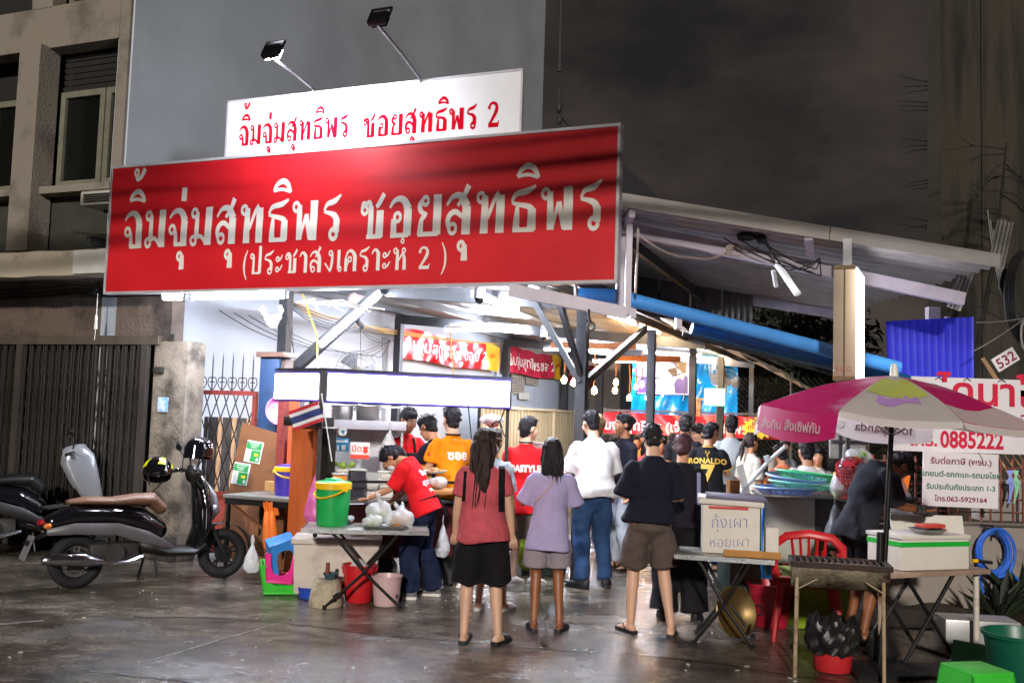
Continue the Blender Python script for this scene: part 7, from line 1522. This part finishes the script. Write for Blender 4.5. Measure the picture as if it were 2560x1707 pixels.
# bin with black liner
bn_ = bucket('rubbish_bin', 'red rubbish bucket with a black liner under the grill', (2.27, 6.98, 0), .145, .25, pl('c02a30', 'red_bin_plastic', alpha=.96), .85, False, None, True, 'bin')
q = MB(); rn = random.Random(8); jag = [.022*math.sin(i*.628+1)+.02*math.sin(i*1.57+2)+rn.uniform(-.008, .008) for i in range(60)]; jr = [.012*math.sin(i*.94)+rn.uniform(-.005, .005) for i in range(60)]
def lin_(a, b_):
    i = int(a*60) % 60; an_ = a*2*math.pi; cr_ = .012*math.sin(an_*9+b_*5)+.010*math.sin(an_*17-b_*8)
    r_ = .158+.03*math.sin(b_*math.pi)*.6+cr_*(1-.3*b_)+(jr[i] if b_ > .6 else 0); z_ = .13+.22*b_+(jag[i] if b_ > .7 else jag[i]*.4 if b_ < .2 else 0)
    return Vector((r_*math.cos(an_), r_*math.sin(an_), z_))
q.grid(lin_, 60, 10); q.lathe([(.17, .30), (.13, .26), (.05, .25), (.001, .25)], n=24); q.build('liner', bag_bk, bn_, fix=False)
bag('rubbish_bag', 'black rubbish bag slumped beside the red bin', 'bag', (2.66, 7.12, 0), .13, bag_bk, 91, True, None, 2.2)
q = MB(); q.box((0, 0, .02), (.42, .3, .035), rotm(0, 0, 10), .01); tag(q.build('rubber_mat', sh_blk, None, (2.95, 7.0, 0)), 'flat black rubber slab on the ground near the bag', 'mat')
# right work table with foam box and green tape
wt2 = T('work_table', 'narrow plank work table on crossed black legs and a white pipe leg', 'table', (3.05, 7.5, 0), 24)
q = MB(); q.box((0, 0, .635), (.98, .50, .035), bev=.006); q.build('table_top', mat('worn_plywood_top', '9a8272', .7, vs=4, var=.25, stretch=(1, 5, 1)), wt2)
for y in (-.18, .18):
    for s_ in (-1, 1): q = MB(); q.tube([(-.05-s_*.22, y+s_*.015, .62), (-.05+s_*.26, y+s_*.015, .012)], .015, 8); q.build('leg', dk_steel, wt2)
q = MB(); q.tube([(.44, -.16, .62), (.44, -.16, 0)], .022, 10); q.build('pipe_leg', mat('white_pipe', 'c9c2b8', .5, vs=6, col2='8a7a66', thresh=.32), wt2)
for s_ in (-1, 1): q = MB(); q.tube([(-.05+s_*.26, -.2, .014), (-.05+s_*.26, .2, .014)], .014, 8); q.build('foot_bar', dk_steel, wt2)
fx2 = T('foam_box', 'white foam box banded with bright green tape on the work table', 'box', (3.06, 7.48, .655), 20)
q = MB(); q.box((0, 0, .11), (.62, .36, .22), bev=.012); q.build('box_body', foam_m, fx2); q = MB(); q.box((0, 0, .185), (.626, .366, .035)); q.build('green_tape', pl('1fae3a', 'green_tape_plastic'), fx2); q = MB(); q.box((0, 0, .235), (.64, .38, .03), bev=.01); q.build('lid', foam_m, fx2)
pn = T('frying_pan', 'grey metal pan resting on the green banded foam box', 'pan', (3.10, 7.40, .908), 20); q = MB(); q.lathe([(.001, .004), (.09, .004), (.13, .035), (.135, .036), (.09, 0), (.001, 0)], n=26); q.build('dish', steel_s, pn); q = MB(); q.box((.07, .05, .05), (.2, .1, .03), bev=.008); q.build('red_rim_tray', mat('red_rim_tray_m', 'c84a3a', .5), pn)
q = MB(); q.box((0, 0, 0), (.62, .012, .36), rotm(-12), .004); tag(q.build('foam_board', foam_m, None, (3.42, 8.15, .80), 6), 'white board standing behind the work table', 'board')
kn = T('knife', 'yellow and black handled tool on the table edge', 'tool', (3.50, 7.55, .70), 10); q = MB(); q.tube([(0, 0, 0), (.04, 0, 0)], .014, 8); q.build('ferrule', P_yel, kn); q = MB(); q.tube([(.04, 0, 0), (.16, 0, -.012)], .013, 8); q.build('handle', sh_blk, kn)
# hose on the wall
hs = T('hose', 'coiled blue garden hose hanging on a black hook on the low wall', 'hose', (4.52, 9.38, .30), 0)
hb = pl('2b63c8', 'blue_hose')
for k in range(5): q = MB(); rr_ = .155+.010*k; q.tube([(.02*math.sin(k*2)+rr_*.82*math.cos(a), -.03-.014*k, .26+rr_*1.12*math.sin(a)) for a in np.linspace(0, 6.283, 31)[:-1]], .0145, 8, closed=True); q.build('coil', hb, hs)
q = MB(); q.tube([(-.13, -.06, .24), (-.15, -.07, .10), (-.12, -.07, -.06), (-.10, -.07, -.12)], .0145, 8); q.build('loose_end', hb, hs); q = MB(); q.tube([(.13, -.06, .22), (.16, -.06, .08), (.26, -.05, -.02), (.5, -.04, -.08)], .0145, 8); q.build('loose_end', hb, hs)
q = MB(); q.tube([(-.10, -.07, -.11), (-.06, -.08, -.19), (-.04, -.08, -.22)], .012, 7); q.build('nozzle', chrome, hs); q = MB(); q.tube([(-.10, .0, .50), (-.02, -.06, .50), (.02, -.08, .45), (.0, -.09, .40)], .011, 6); q.box((-.01, -.05, .47), (.14, .03, .03)); q.build('hook', matt_b, hs)
st_ = T('plastic_strings', 'pale blue and green plastic strings tied to the railing', 'strings', (4.66, 9.30, 1.0), 0)
for c_, dx in ((mat('pale_blue_string', '7f8fd8', .5), -.02), (mat('pale_green_string', '86c8a0', .5), .03)):
    for k in range(4): q = MB(); q.tube([(dx+.015*k, 0, .32), (dx+.05-.02*k, -.02, .2), (dx+.01*k, -.01, .02+.05*k)], .009, 5); q.build('strand', c_, st_)
# bottom right: lime stool, green tub, foam slab, plants
stool('plastic_stool', 'bright lime green plastic stool at the bottom right corner', (2.70, 5.78, 0), P_lime, (0, 0, 14), 'stools by the kerb', 1.1, .33)
bucket('green_tub', 'dark green plastic tub at the right edge of the street', (3.30, 6.45, 0), .225, .40, P_dgreen, .74, False, None, True, 'tub')
fb3 = T('metal_box', 'grey metal box lying behind the green tub', 'box', (3.62, 7.75, 0), -6); q = MB(); q.box((0, 0, .13), (.55, .3, .24), bev=.015); q.build('case', mat('dull_tin', 'a9a8aa', .4, metal=.5, vs=4, var=.15), fb3); q = MB(); q.box((0, -.16, .02), (.56, .02, .03)); q.build('slat', mat('yellow_wood', 'b07a34', .6), fb3)
q = MB(); q.poly([(-.05, 0, .0), (.30, 0, .0), (.34, .1, .12), (.0, .1, .16)], (0, .012, 0)); tag(q.build('green_sheet', mat('green_fibre_sheet', '4f9a6e', .5, alpha=.9), None, (3.25, 7.25, 0), -10), 'translucent green sheet leaning behind the lime stool', 'sheet')
def spray(name, label, loc, n, l, seed):
    rn = random.Random(seed); t_ = T(name, label, 'plant', loc)
    for i in range(n):
        a = rn.uniform(0, 6.28); e = Vector((math.cos(a)*l*rn.uniform(.4, 1), math.sin(a)*l*.5, l*rn.uniform(.3, 1.2))); q = MB(); s_ = e.cross(Vector((0, 0, 1))).normalized()*.035; m_ = e*.55+Vector((0, 0, .05)); q.add([Vector((0, 0, 0)), m_-s_, e, m_+s_], [(0, 1, 2), (0, 2, 3)], True); q.build('leaf', leafm[i % 2], t_, fix=False)
spray('weed_plant', 'dark leafy weed below the hose', (4.70, 9.15, .0), 26, .5, 3); spray('weed_plant', 'dark weed behind the green tub', (4.35, 8.9, 0), 20, .4, 8)
dirt = MB(); dirt.grid(lambda a, b_: Vector((2.9+2.6*a, 8.5+.9*b_, .012+.09*b_*(1+.4*math.sin(a*9))*(.6+.4*math.sin(a*23+b_*4)))), 30, 6); tag(dirt.build('wet_soil', mat('wet_soil_m', '2e241b', .6, vs=6, var=.5, bump=.8, bs=30), None, fix=False), 'strip of wet dark soil along the low wall', None, None, 'structure')
# paint marks: hydrant-like pipe at base
# ================================================================== INSIDE THE SHED
shiny_red = mat('shiny_red_banner', 'c01a1e', .22, vs=3, var=.12, spec=.7); pinkish = mat('pinkish_red_banner', 'c02a44', .24, vs=3, var=.12, spec=.7)
ban_w = mat('banner_white_print', 'e6ddd2', .35, vs=5, var=.05); ban_y = mat('banner_yellow', 'e0a51e', .35, vs=4, var=.12)
def banner(label, v0, v1, z0, z1, m, text, seed, u=-.06, yellow=.82):
    """crumpled vinyl banner hung along the side wall; runs v0..v1 at height z0..z1"""
    t_ = T('banner', label, 'banner', B(u, v0, z0), 90+BZ, 'red banners along the side wall'); L_ = v1-v0; H_ = z1-z0; rn = np.random.default_rng(seed); ks = rn.uniform(8, 24, 5)/L_*2; ph = rn.uniform(0, 6, 5)
    def surf(a, b_):
        pin = abs(math.sin(a*math.pi*4.0)); d = .030*sum(math.sin(ks[i]*a*L_+ph[i]+b_*(2+i)*(1 if i % 2 else -1)) for i in range(5))*.5
        x = L_*a; z = H_*b_-.035*(1-pin)*b_+.02*math.sin(a*9)
        return Vector((x, -.02-.03+d*(.4+.6*(1-b_)), z))
    q = MB(); q.grid(lambda a, b_: surf(a*yellow, b_), 70, 16); q.build('vinyl', m, t_, fix=False)
    q = MB(); q.grid(lambda a, b_: surf(yellow+(1-yellow)*a, b_), 14, 14); q.build('yellow_end', ban_y, t_, fix=False)
    me = type_mesh(text, H_*.56, H_*.012); xs_ = [v.co.x for v in me.vertices]; wd = max(xs_)-min(xs_); 
    b = bmesh.new(); b.from_mesh(me); bmesh.ops.subdivide_edges(b, edges=[e for e in b.edges if e.calc_length() > .05], cuts=2); bmesh.ops.triangulate(b, faces=b.faces[:]); b.to_mesh(me); b.free()
    for vv in me.vertices:
        a = min(.98, max(.01, (vv.co.x/wd+.5)*.80+.03)); b2 = min(1, max(0, .30+vv.co.y/H_)); pnt = surf(a*1.0, b2); vv.co = pnt+Vector((0, -.010, 0))
    obj('lettering', me, ban_w, t_)
    me = type_mesh('ทรงข้าย', H_*.22, .002)
    for vv in me.vertices: pnt = surf(min(.99, yellow+(1-yellow)*(.5+vv.co.x/(L_*.2))), min(1, .5+vv.co.y/H_+vv.co.x*.3)); vv.co = pnt+Vector((0, -.012, 0))
    obj('lettering', me, shiny_red, t_)
banner('nearest red crumpled banner with a yellow end on the side wall', 6.43, 10.80, 2.62, 3.16, shiny_red, 'จิ้มจุ่มสุทธิพร ซอย 2', 3)
banner('middle red crumpled banner behind the forked post', 11.22, 14.75, 2.64, 3.22, pinkish, 'จิ้มจุ่มสุทธิพร ซอย 2', 8)
banner('farthest pink red banner on the side wall', 15.1, 18.4, 2.62, 3.18, pinkish, 'จิ้มจุ่มสุทธิพร', 11)
# tarp, tv, red rear banner
tp_b = T('blue_tarp', 'shiny bright blue tarp hung across the back of the shed', 'tarp', B(2.42, 12.5, 1.80), BZ)
def tarp2(a, b_): return Vector((2.3*a, .05*math.sin(a*19+b_*3)*(.4+b_*.6)+.03*math.sin(a*41-b_*7)+.04*math.sin(b_*9+a*14), 1.27*b_))
q = MB(); q.grid(tarp2, 80, 40); q.build('sheet', mat('bright_blue_tarp', '0f86c8', .25, vs=2, var=.12, spec=.6), tp_b, fix=False)
q = MB(); q.grid(lambda a, b_: Vector((.95+1.0*a, -.1, 1.22+.16*b_)), 4, 1); q.build('cyan_strip', mat('cyan_sheet', '27a5b4', .4), tp_b, fix=False)
tv = T('television', 'large television showing a violet picture in front of the blue tarp', 'television', B(2.82, 11.5, 2.25), BZ)
q = MB(); q.box((.54, .03, .34), (1.14, .05, .72), bev=.008); q.build('housing', matt_b, tv)
def scr(nm, m, pts, d): q = MB(); q.poly([(x, -.001-d, z) for x, z in pts], (0, .002, 0)); q.build(nm, m, tv)
scr('screen', mat('screen_grey_violet', 'a79bb8', .3, emit=.55), [(0, .0), (1.08, .0), (1.08, .68), (0, .68)], .0)
scr('picture', mat('screen_violet', '5a3ab4', .3, emit=.6), [(0, .02), (.40, .02), (.40, .22), (.26, .34), (.12, .36), (0, .25)], .004)
scr('picture', mat('screen_white', 'f0f0ff', .3, emit=1.1), [(.42, .12), (.50, .40), (.62, .52), (.74, .46), (.72, .20), (.66, .06), (.48, .06)], .004)
scr('picture', mat('screen_light', 'c8c4e8', .3, emit=.9), [(0, .56), (.36, .58), (.36, .68), (0, .68)], .004); scr('picture', _M['screen_light'], [(.44, .55), (.70, .57), (.70, .68), (.44, .68)], .004)
scr('picture', mat('screen_plum', '3a1540', .3, emit=.4), [(.80, .02), (1.07, .02), (1.07, .36), (.96, .46), (.84, .34), (.74, .16)], .004); scr('picture', mat('screen_skin', 'b07a58', .3, emit=.5), [(.86, .36), (.96, .30), (1.02, .44), (.98, .60), (.88, .58)], .007)
scr('picture', mat('screen_blue', '7fa8e8', .3, emit=.7), [(.56, .04), (.80, .04), (.78, .20), (.66, .24), (.58, .16)], .007)
rb = T('rear_banner', 'long red banner with white Thai words and a yellow burst behind the queue', 'banner', B(1.95, 12.0, 1.40), BZ)
def rbs(a, b_): return Vector((3.72*a, -.02*math.sin(a*40+b_*4)*(.4+.6*b_)-.015*math.sin(a*23), .45*b_+.03*math.sin(a*12)*b_*.5))
q = MB(); q.grid(rbs, 90, 8); q.build('vinyl', shiny_red, rb, fix=False)
me = type_mesh('จิ้มจุ่มสุทธิพร (เจ้าเก่า) สุทธิพร', .27, .006)
for vv in me.vertices: vv.co = rbs(min(.86, max(0, .40+vv.co.x/3.72)), .2+vv.co.y/.45)+Vector((0, -.018, 0))
obj('lettering', me, ban_w, rb)
q = MB(); n_ = 16; q.poly([(3.30+(.36 if i % 2 else .27)*math.cos(i*math.pi/n_), -.06, .22+(.235 if i % 2 else .17)*math.sin(i*math.pi/n_)) for i in range(2*n_)], (0, .012, 0)); q.build('burst', mat('burst_yellow', 'e8cf1e', .4), rb)
for t_, z, s_ in (('ทรงข้าย', .23, .14), ('สน. ดินแดง', .12, .08)): type_on(t_, s_, shiny_red, rb, lambda x, y: Vector((3.30+x, -.0655, z+y+x*.25)), 'lettering', .002)
q = MB(); [q.bar((x, .05, -1.4), (x, .05, .55), .05) for x in (.02, 1.9, 3.74)]; q.bar((0, .05, .50), (3.75, .05, .50), .04); q.build('stand', steelb, rb)
# lit menu box, photo, calendars, notices
mn = T('menu_light', 'small square lit white menu box with a green edge on a post', 'sign', (3.59, 17.5, 2.0), -8); q = MB(); q.box((0, .04, .14), (.36, .07, .31), bev=.02); q.build('casing', mat('green_lit_edge', '7fd89a', .4, emit=.4), mn); q = MB(); q.box((0, -.002, .14), (.33, .012, .28), bev=.004); q.build('face', mat('lit_menu_face', 'f4fff4', .3, emit=1.6), mn)
for x, z in ((-.06, .2), (.05, .12)): q = MB(); q.bar((x-.05, -.012, z-.02), (x+.06, -.012, z+.02), .008, .004); q.ell((x+.06, -.012, z+.02), (.014, .004, .012)); q.build('print', mat('menu_print', '8a5a2a', .5), mn)
q = MB(); q.bar((-.32, .05, .10), (-.18, .05, .10), .02, .03); q.build('arm', mat('yellow_wood', 'b07a34', .6), mn)
ph = T('food_poster', 'framed food photograph hanging on the brown post', 'poster', (3.24, 17.4, 1.78), -10); q = MB(); q.box((0, 0, .15), (.19, .015, .29)); q.build('frame', mat('dark_frame', '2a2322', .5), ph); q = MB(); q.box((0, -.009, .15), (.17, .006, .27)); q.build('picture', mat('food_picture', 'b9947a', .4, vs=14, col2='4a2c20', thresh=.47), ph)
def cal(label, v, z, w_, h_, top, bot, u=-.17):
    t_ = T('wall_poster', label, 'poster', B(u, v, z), 90+BZ, 'papers on the side wall'); q = MB(); q.box((0, -.03, h_/2), (w_, .01, h_)); q.build('sheet', top, t_)
    if bot: q = MB(); q.box((0, -.037, h_*.2), (w_*.96, .006, h_*.38)); q.build('picture', bot, t_)
    return t_
wp_ = mat('paper_white', 'c9c8bf', .7); 
cal('green and white calendar behind the forked post', 17.0, 1.95, .95, .62, wp_, mat('calendar_green', '4a9a5a', .6, vs=4, var=.3))
cal('small white notice low on the side wall', 12.6, 2.10, .65, .16, wp_, None)
for k, (v, z) in enumerate(((12.2, 2.45), (13.1, 2.45), (12.2, 2.22), (17.2, 2.5))):
    t_ = cal(('upper left', 'upper right', 'lower left', 'far')[k]+' price list with rows of dark print on the side wall', v, z, .8, .2, mat('price_paper', 'a59a8c', .8), None)
    for r_ in range(3):
        for c_ in range(6): q = MB(); q.box((-.3+.12*c_, -.037, .05+.055*r_), (.07, .004, .022)); q.build('print', mat('dark_print', '3a302a', .7), t_)
t_ = cal('ice cream picture card on the wall beside the curly head', 18.2, 1.82, .5, .32, wp_, mat('brown_picture', '8a5a3a', .6, vs=9, var=.4))
# folding screen, fans, cameras
fsn = T('folding_screen', 'beige slatted folding screen along the side wall', 'screen', B(.35, 9.2, 0), 90+BZ)
ss0 = None; bm_ = mat('beige_slat_screen', 'b39f7c', .7, vs=4, var=.18, stretch=(3, 3, .4))
for i in range(66):
    if ss0 is None: q = MB(); q.box((0, 0, .95), (.082, .012, 1.80)); ss0 = q.build('slat', bm_, fsn); ss0.location = (0, 0, 0)
    else: inst(ss0, 'slat', fsn, (.0925*i, .008*(i % 2), random.uniform(-.01, .01)))
for x in (-.08, 1.98, 4.05, 6.1): q = MB(); q.box((x, -.02, .96), (.05, .05, 1.92)); q.build('frame_post', mat('screen_frame', 'c2b08e', .6), fsn)
for z in (.05, 1.87): q = MB(); q.box((3.0, -.02, z), (6.2, .04, .05)); q.build('frame_rail', _M['screen_frame'], fsn)
fan_g = mat('fan_guard', 'a7a6a2', .4, metal=.4); fan_b = mat('beige_fan_body', '9c8f7c', .5)
def fan(label, loc, rot, r, mg, blade_m):
    t_ = T('wall_fan', label, 'fan', loc, 0, 'fans in the shed', rot); q = MB(); q.tube([(0, .05, 0), (0, .18, 0)], [r*.3, r*.2], 14); q.tube([(0, .16, 0), (0, .26, -.16), (0, .30, -.2)], .02, 7); q.build('motor', fan_b, t_)
    q = MB()
    for k in range(26):
        a = k*2*math.pi/26; q.tube([(r*.2*math.cos(a), -.06, r*.2*math.sin(a)), (r*.75*math.cos(a), -.05, r*.75*math.sin(a)), (r*math.cos(a), .0, r*math.sin(a)), (r*.7*math.cos(a), .06, r*.7*math.sin(a))], .003, 4)
    for f_ in (1, .66, .36): q.tube([(r*f_*math.cos(a), -.06*(1-f_)-.0, r*f_*math.sin(a)) for a in np.linspace(0, 6.283, 33)[:-1]], .0055, 5, closed=True)
    tag(q.build('guard', mg, t_), None, None, None, 'stuff')
    for k in range(3): q = MB(); a = k*2.094; q.grid(lambda u, b_: Vector(((r*.15+r*.75*b_)*math.cos(a+(u-.5)*1.1), .02*(u-.5)*2, (r*.15+r*.75*b_)*math.sin(a+(u-.5)*1.1))), 5, 4); q.build('blade', blade_m, t_, fix=False)
dk_blade = mat('grey_fan_blade', '77777a', .4)
fan('big grey wire fan on the wall above the cart panels', (-2.02, 13.0, 2.20), (0, 0, 10), .27, fan_g, dk_blade)
fan('beige fan tilted down in front of the television', (3.02, 18.2, 2.70), (20, 10, -40), .24, fan_g, fan_b); fan('second beige fan facing sideways by the blue tarp', (3.78, 18.3, 2.62), (0, 0, -70), .25, fan_g, dk_blade); fan('pale fan nearest the lit menu box', (4.02, 18.6, 2.46), (0, 0, -12), .24, fan_g, mat('pale_blade', 'b7b7b2', .4))
pf = T('wrapped_fan', 'fan head wrapped in a pinkish plastic bag under the roof', 'fan', (-1.80, 11.5, 2.86), 0); q = MB(); q.ell((0, 0, .08), (.13, .12, .12)); q.ell((.02, 0, .0), (.09, .09, .06)); me = remesh(q, .015, 1, 'w'); folds(me, .014, 26, 2); obj('wrapping', me, mat('pinkish_wrap', 'c9aaa6', .4), pf); q = MB(); q.tube([(0, 0, -.06), (0, 0, -.14), (.05, .1, -.2)], .03, 8); q.build('neck', matt_b, pf)
def cam_(label, loc):
    t_ = T('security_camera', label, 'camera', loc, 0, 'dome cameras under the roof'); q = MB(); q.lathe([(.001, .16), (.05, .16), (.052, .05), (.05, .03), (.001, .03)], n=20); q.box((0, 0, .18), (.1, .1, .03)); q.build('body', fit_m, t_); q = MB(); q.ell((0, 0, .03), (.046, .046, .055)); q.build('dome', glass_dark, t_)
cam_('white dome camera just under the right half of the red sign', (-.31, 9.0, 2.70)); cam_('white dome camera hanging from the rafter left of the forked post', (.45, 14.0, 2.78))
# string bulbs
bulb_e = mat('warm_bulb', 'ffb860', .3, emit=130); rope_m = mat('rope_socket', 'a8662a', .7)
bl0 = None
bp_ = [(.75, 14.0, 2.22, 'bulb nearest the forked post on its left'), (.89, 14.1, 2.19, 'second bulb left of the forked post'), (1.17, 13.9, 2.08, 'low bulb just right of the forked post'), (1.69, 16.0, 2.29, 'upper bulb of the close pair right of the post'), (1.69, 16.1, 2.16, 'lower bulb of the close pair right of the post'), (1.97, 16.5, 2.06, 'low bulb in front of the blue tarp edge'), (2.14, 17.0, 2.26, 'high bulb over the television corner'), (2.24, 17.0, 2.31, 'highest bulb over the television corner'), (2.34, 17.0, 2.09, 'low bulb beside the second post')]
for x, y, z, lab in bp_:
    if bl0 is None:
        bl0 = T('hanging_bulb', 'glowing '+lab, 'light bulb', (x, y, z), 0, 'warm bulbs on rope cords'); q = MB(); q.lathe([(.001, -.055), (.028, -.045), (.04, -.015), (.036, .012), (.02, .035), (.015, .05)], n=18); q.build('bulb', bulb_e, bl0); q = MB(); q.cyl((0, 0, .075), .018, .05, 12); q.build('socket', matt_b, bl0); q = MB(); q.tube([(0, 0, .1), (.01, 0, .3), (-.01, 0, .55)], .010, 7); q.build('cord', rope_m, bl0)
    else: dup(bl0, (x, y, z), 0, 'glowing '+lab)
for lab, a, b_ in (('orange wooden bar holding bulbs left of the forked post', (.55, 14.05, 2.70), (1.75, 14.0, 2.72)), ('orange wooden bar holding bulbs by the television', (1.55, 16.3, 2.68), (2.75, 16.2, 2.70))):
    q = MB(); c = (Vector(a)+Vector(b_))/2; q.bar(Vector(a)-c, Vector(b_)-c, .06, .09); t_ = q.build('wooden_bar', mat('orange_brown_beam', 'a3622e', .6, vs=4, var=.25, stretch=(.4, 5, 5)), None, c); tag(t_, lab, 'beam')
# loose wires
q = MB(); cream_w = mat('cream_cable', '9c968a', .6)
for k in range(9): q.tube([(-2.58+(.12-.006*k)*math.cos(a)+random.uniform(-.02, .02), 10.6+.01*k, 2.74+.07*math.sin(a)*(1+.12*k)-.008*k) for a in np.linspace(2.6+.3*(k%3), 7.0, 14)], .0055, 5)
for k in range(6): q.tube([(-2.3+.05*k, 10.5, 2.80), (-2.1+.1*k, 10.45, 2.84-.03*(k % 3)), (-2.05+.14*k, 10.4, 2.72+.03*(k % 2))], .011, 6)
tag(q.build('cream_cable_coil', cream_w), 'coils of cream cable bunched under the left of the red sign', 'cables')
q = MB()
for k in range(5): q.tube(wire([B(1.3, 1.3, 2.95-.02*k), B(.6, 4, 2.98-.02*k), B(.0, 6.2, 3.05-.03*k)], .04+.02*k, 8), .008, 5)
for k in range(4): q.tube(wire([B(.05, 1.5+.3*k, 2.9), B(.02, 4+.5*k, 2.6), B(.0, 6, 2.9)], .12, 8), .006, 5)
for pts in ([B(1.3, 1.15, 2.9), B(1.5, 1.15, 2.2)], [B(.1, 3, 3), B(.1, 3.2, 1.9)], [B(.02, 5, 3.0), B(.02, 5.1, 2.2)], [B(.02, 5.7, 3.0), B(.02, 5.8, 2.2)]): q.tube(wire(pts, .05, 6), .005, 5)
tag(q.build('wall_wiring', wire_m), 'thin dark wires sagging along the grey side wall', 'wires')
q = MB()
for k in range(3): q.tube(wire([B(1.3, 1.25, 2.98-.03*k), B(.5, 3.5, 3.02-.03*k), B(.05, 6.15, 3.08-.03*k), B(-.02, 11, 3.24), B(.0, 15, 3.3)], .03, 8), .009, 5)
q.tube(wire([B(1.7, .9, 3.0), B(2.05, .7, 2.5), B(2.35, .3, 2.05)], .0, 6), .010, 6); q.tube(wire([B(1.5, 5.2, 3.1), B(1.6, 5.2, 2.2)], 0, 6), .010, 6); q.tube(wire([B(.0, 14.9, 3.2), B(.0, 14.95, 1.9)], 0, 6), .012, 6)
tag(q.build('yellow_cable', mat('yellow_cable_m', 'c99a3a', .5)), 'yellow electric cables strung along the wall beams', 'cables')
q = MB(); q.tube(wire([B(4.0, 6.6, 2.4), (3.0, 17.0, 2.55), (2.6, 15.0, 2.0)], .08, 8), .008, 5); q.tube([(-.12+.05*math.cos(a), 9.75, 1.55+.07*math.sin(a)) for a in np.linspace(0, 6, 14)], .007, 5); q.tube(wire([(-.05, 9.72, 1.75), (-.1, 9.75, 1.62), (-.02, 9.7, 1.45), (.0, 9.72, 1.30)], .02, 6), .007, 5); q.tube(wire([(-.4, 9.5, 1.78), (-.36, 9.6, 1.45)], 0, 6), .006, 5)
tag(q.build('hanging_wire', wire_m), 'black wires dangling below the right end of the glowing panel', 'wires')
# dining tables, stools, racks
tb_m = mat('table_laminate', '7d6a55', .35, vs=4, var=.2); cond = [P_red, P_yel, stw, matt_b, mat('brown_sauce', '4a2416', .3)]
def dining(label, x, y, rz, seed, rack=True, h=.74):
    t_ = T('dining_table', label, 'table', (x, y, 0), rz, 'dining tables in the shed'); q = MB(); q.box((0, 0, h), (1.1, .65, .035), bev=.008); q.build('table_top', tb_m, t_)
    for a, b_ in ((-.48, -.26), (.48, -.26), (.48, .26), (-.48, .26)): q = MB(); q.bar((a, b_, 0), (a, b_, h-.02), .035); q.build('leg', dk_steel, t_)
    if rack:
        rn = random.Random(seed); r_ = T('condiment_rack', 'dark rack of sauce bottles on the '+label, 'rack', (x+.2, y+.02, h+.018), rz, 'condiment racks'); q = MB()
        for zz in (.02, .18): q.tube([(-.16, -.10, zz), (.16, -.10, zz), (.16, .10, zz), (-.16, .10, zz)], .008, 5, closed=True)
        for a, b_ in ((-.16, -.1), (.16, -.1), (.16, .1), (-.16, .1)): q.tube([(a, b_, 0), (a, b_, .22)], .008, 5)
        q.build('wire_frame', dk_steel, r_)
        for k in range(7): q = MB(); a, b_ = rn.uniform(-.12, .12), rn.uniform(-.07, .07); hh = rn.uniform(.14, .26); q.lathe([(.001, 0), (.028, 0), (.03, .02), (.03, hh*.6), (.012, hh*.8), (.012, hh), (.001, hh)], (a, b_, .01), 10); q.build('bottle', cond[k % 5], r_)
for i, (lab, x, y, rz) in enumerate((('table beside the white tee diner', 3.62, 11.9, 10), ('table under the lit menu box', 3.55, 15.0, -20), ('table left of the tall woman', 1.75, 15.7, -20), ('table below the rear banner', 2.5, 16.3, -22), ('table behind the curly head', 1.2, 14.2, -20), ('table right of the netting post', 4.4, 14.4, 8))): dining(lab, x, y, rz, i)
red_st = None; sg = ['stool under the white tee diner', 'low stool under the girl with the clip']
for i, (x, y, s_) in enumerate(stool_at):
    t_ = T('plastic_stool', 'red plastic stool under '+('the white tee diner', 'the girl with the clip', 'the striped diner facing the street', 'the coral tee diner', 'the navy diner seen from behind', 'the mustard diner', 'the coral diner under the bulbs', 'the black diner by the pillar', 'the cream diner', 'the dark haired diner below the banner', 'the striped diner far right', 'the white tee diner by the tall woman', 'the rose topped diner', 'the yellow tee diner', 'the red tee diner', 'the pale blue shirted diner', 'the black tee diner by the fence')[i], 'stool', (x, y, 0), 0, 'red stools in the shed'); q = MB(); q.box((0, 0, s_-.04), (.30, .30, .03), bev=.012); q.build('seat', P_red, t_)
    for a, b_ in ((-1, -1), (1, -1), (1, 1), (-1, 1)): q = MB(); q.tube([(a*.17, b_*.17, 0), (a*.12, b_*.12, s_-.05)], [(.022, .016), (.028, .02)], 7); q.build('leg', P_red, t_)
# street cables overhead (out of frame): the lines whose shadows fall across the sign
for z0, r_, yy, lab in ((4.40, .055, 5.0, 'lowest thick bundle of street cables overhead'), (4.66, .080, 4.95, 'second lowest bundle of street cables overhead'), (4.90, .09, 4.9, 'third bundle of street cables overhead'), (5.12, .07, 4.85, 'highest bundle of street cables overhead')):
    q = MB()
    for k in range(3): q.tube(wire([(-13+.0*k, yy+3.6, z0+.5), (-4, yy+1.2+.03*math.sin(k*2), z0+.12+r_*.5*math.cos(k*2)), (2, yy-.6, z0+.02+r_*.5*math.cos(k*2+1)), (8, yy-2.4, z0+.3)], .1, 8), r_*.58, 8)
    tag(q.build('street_cable', wire_m), lab, 'cables', 'overhead street cables')
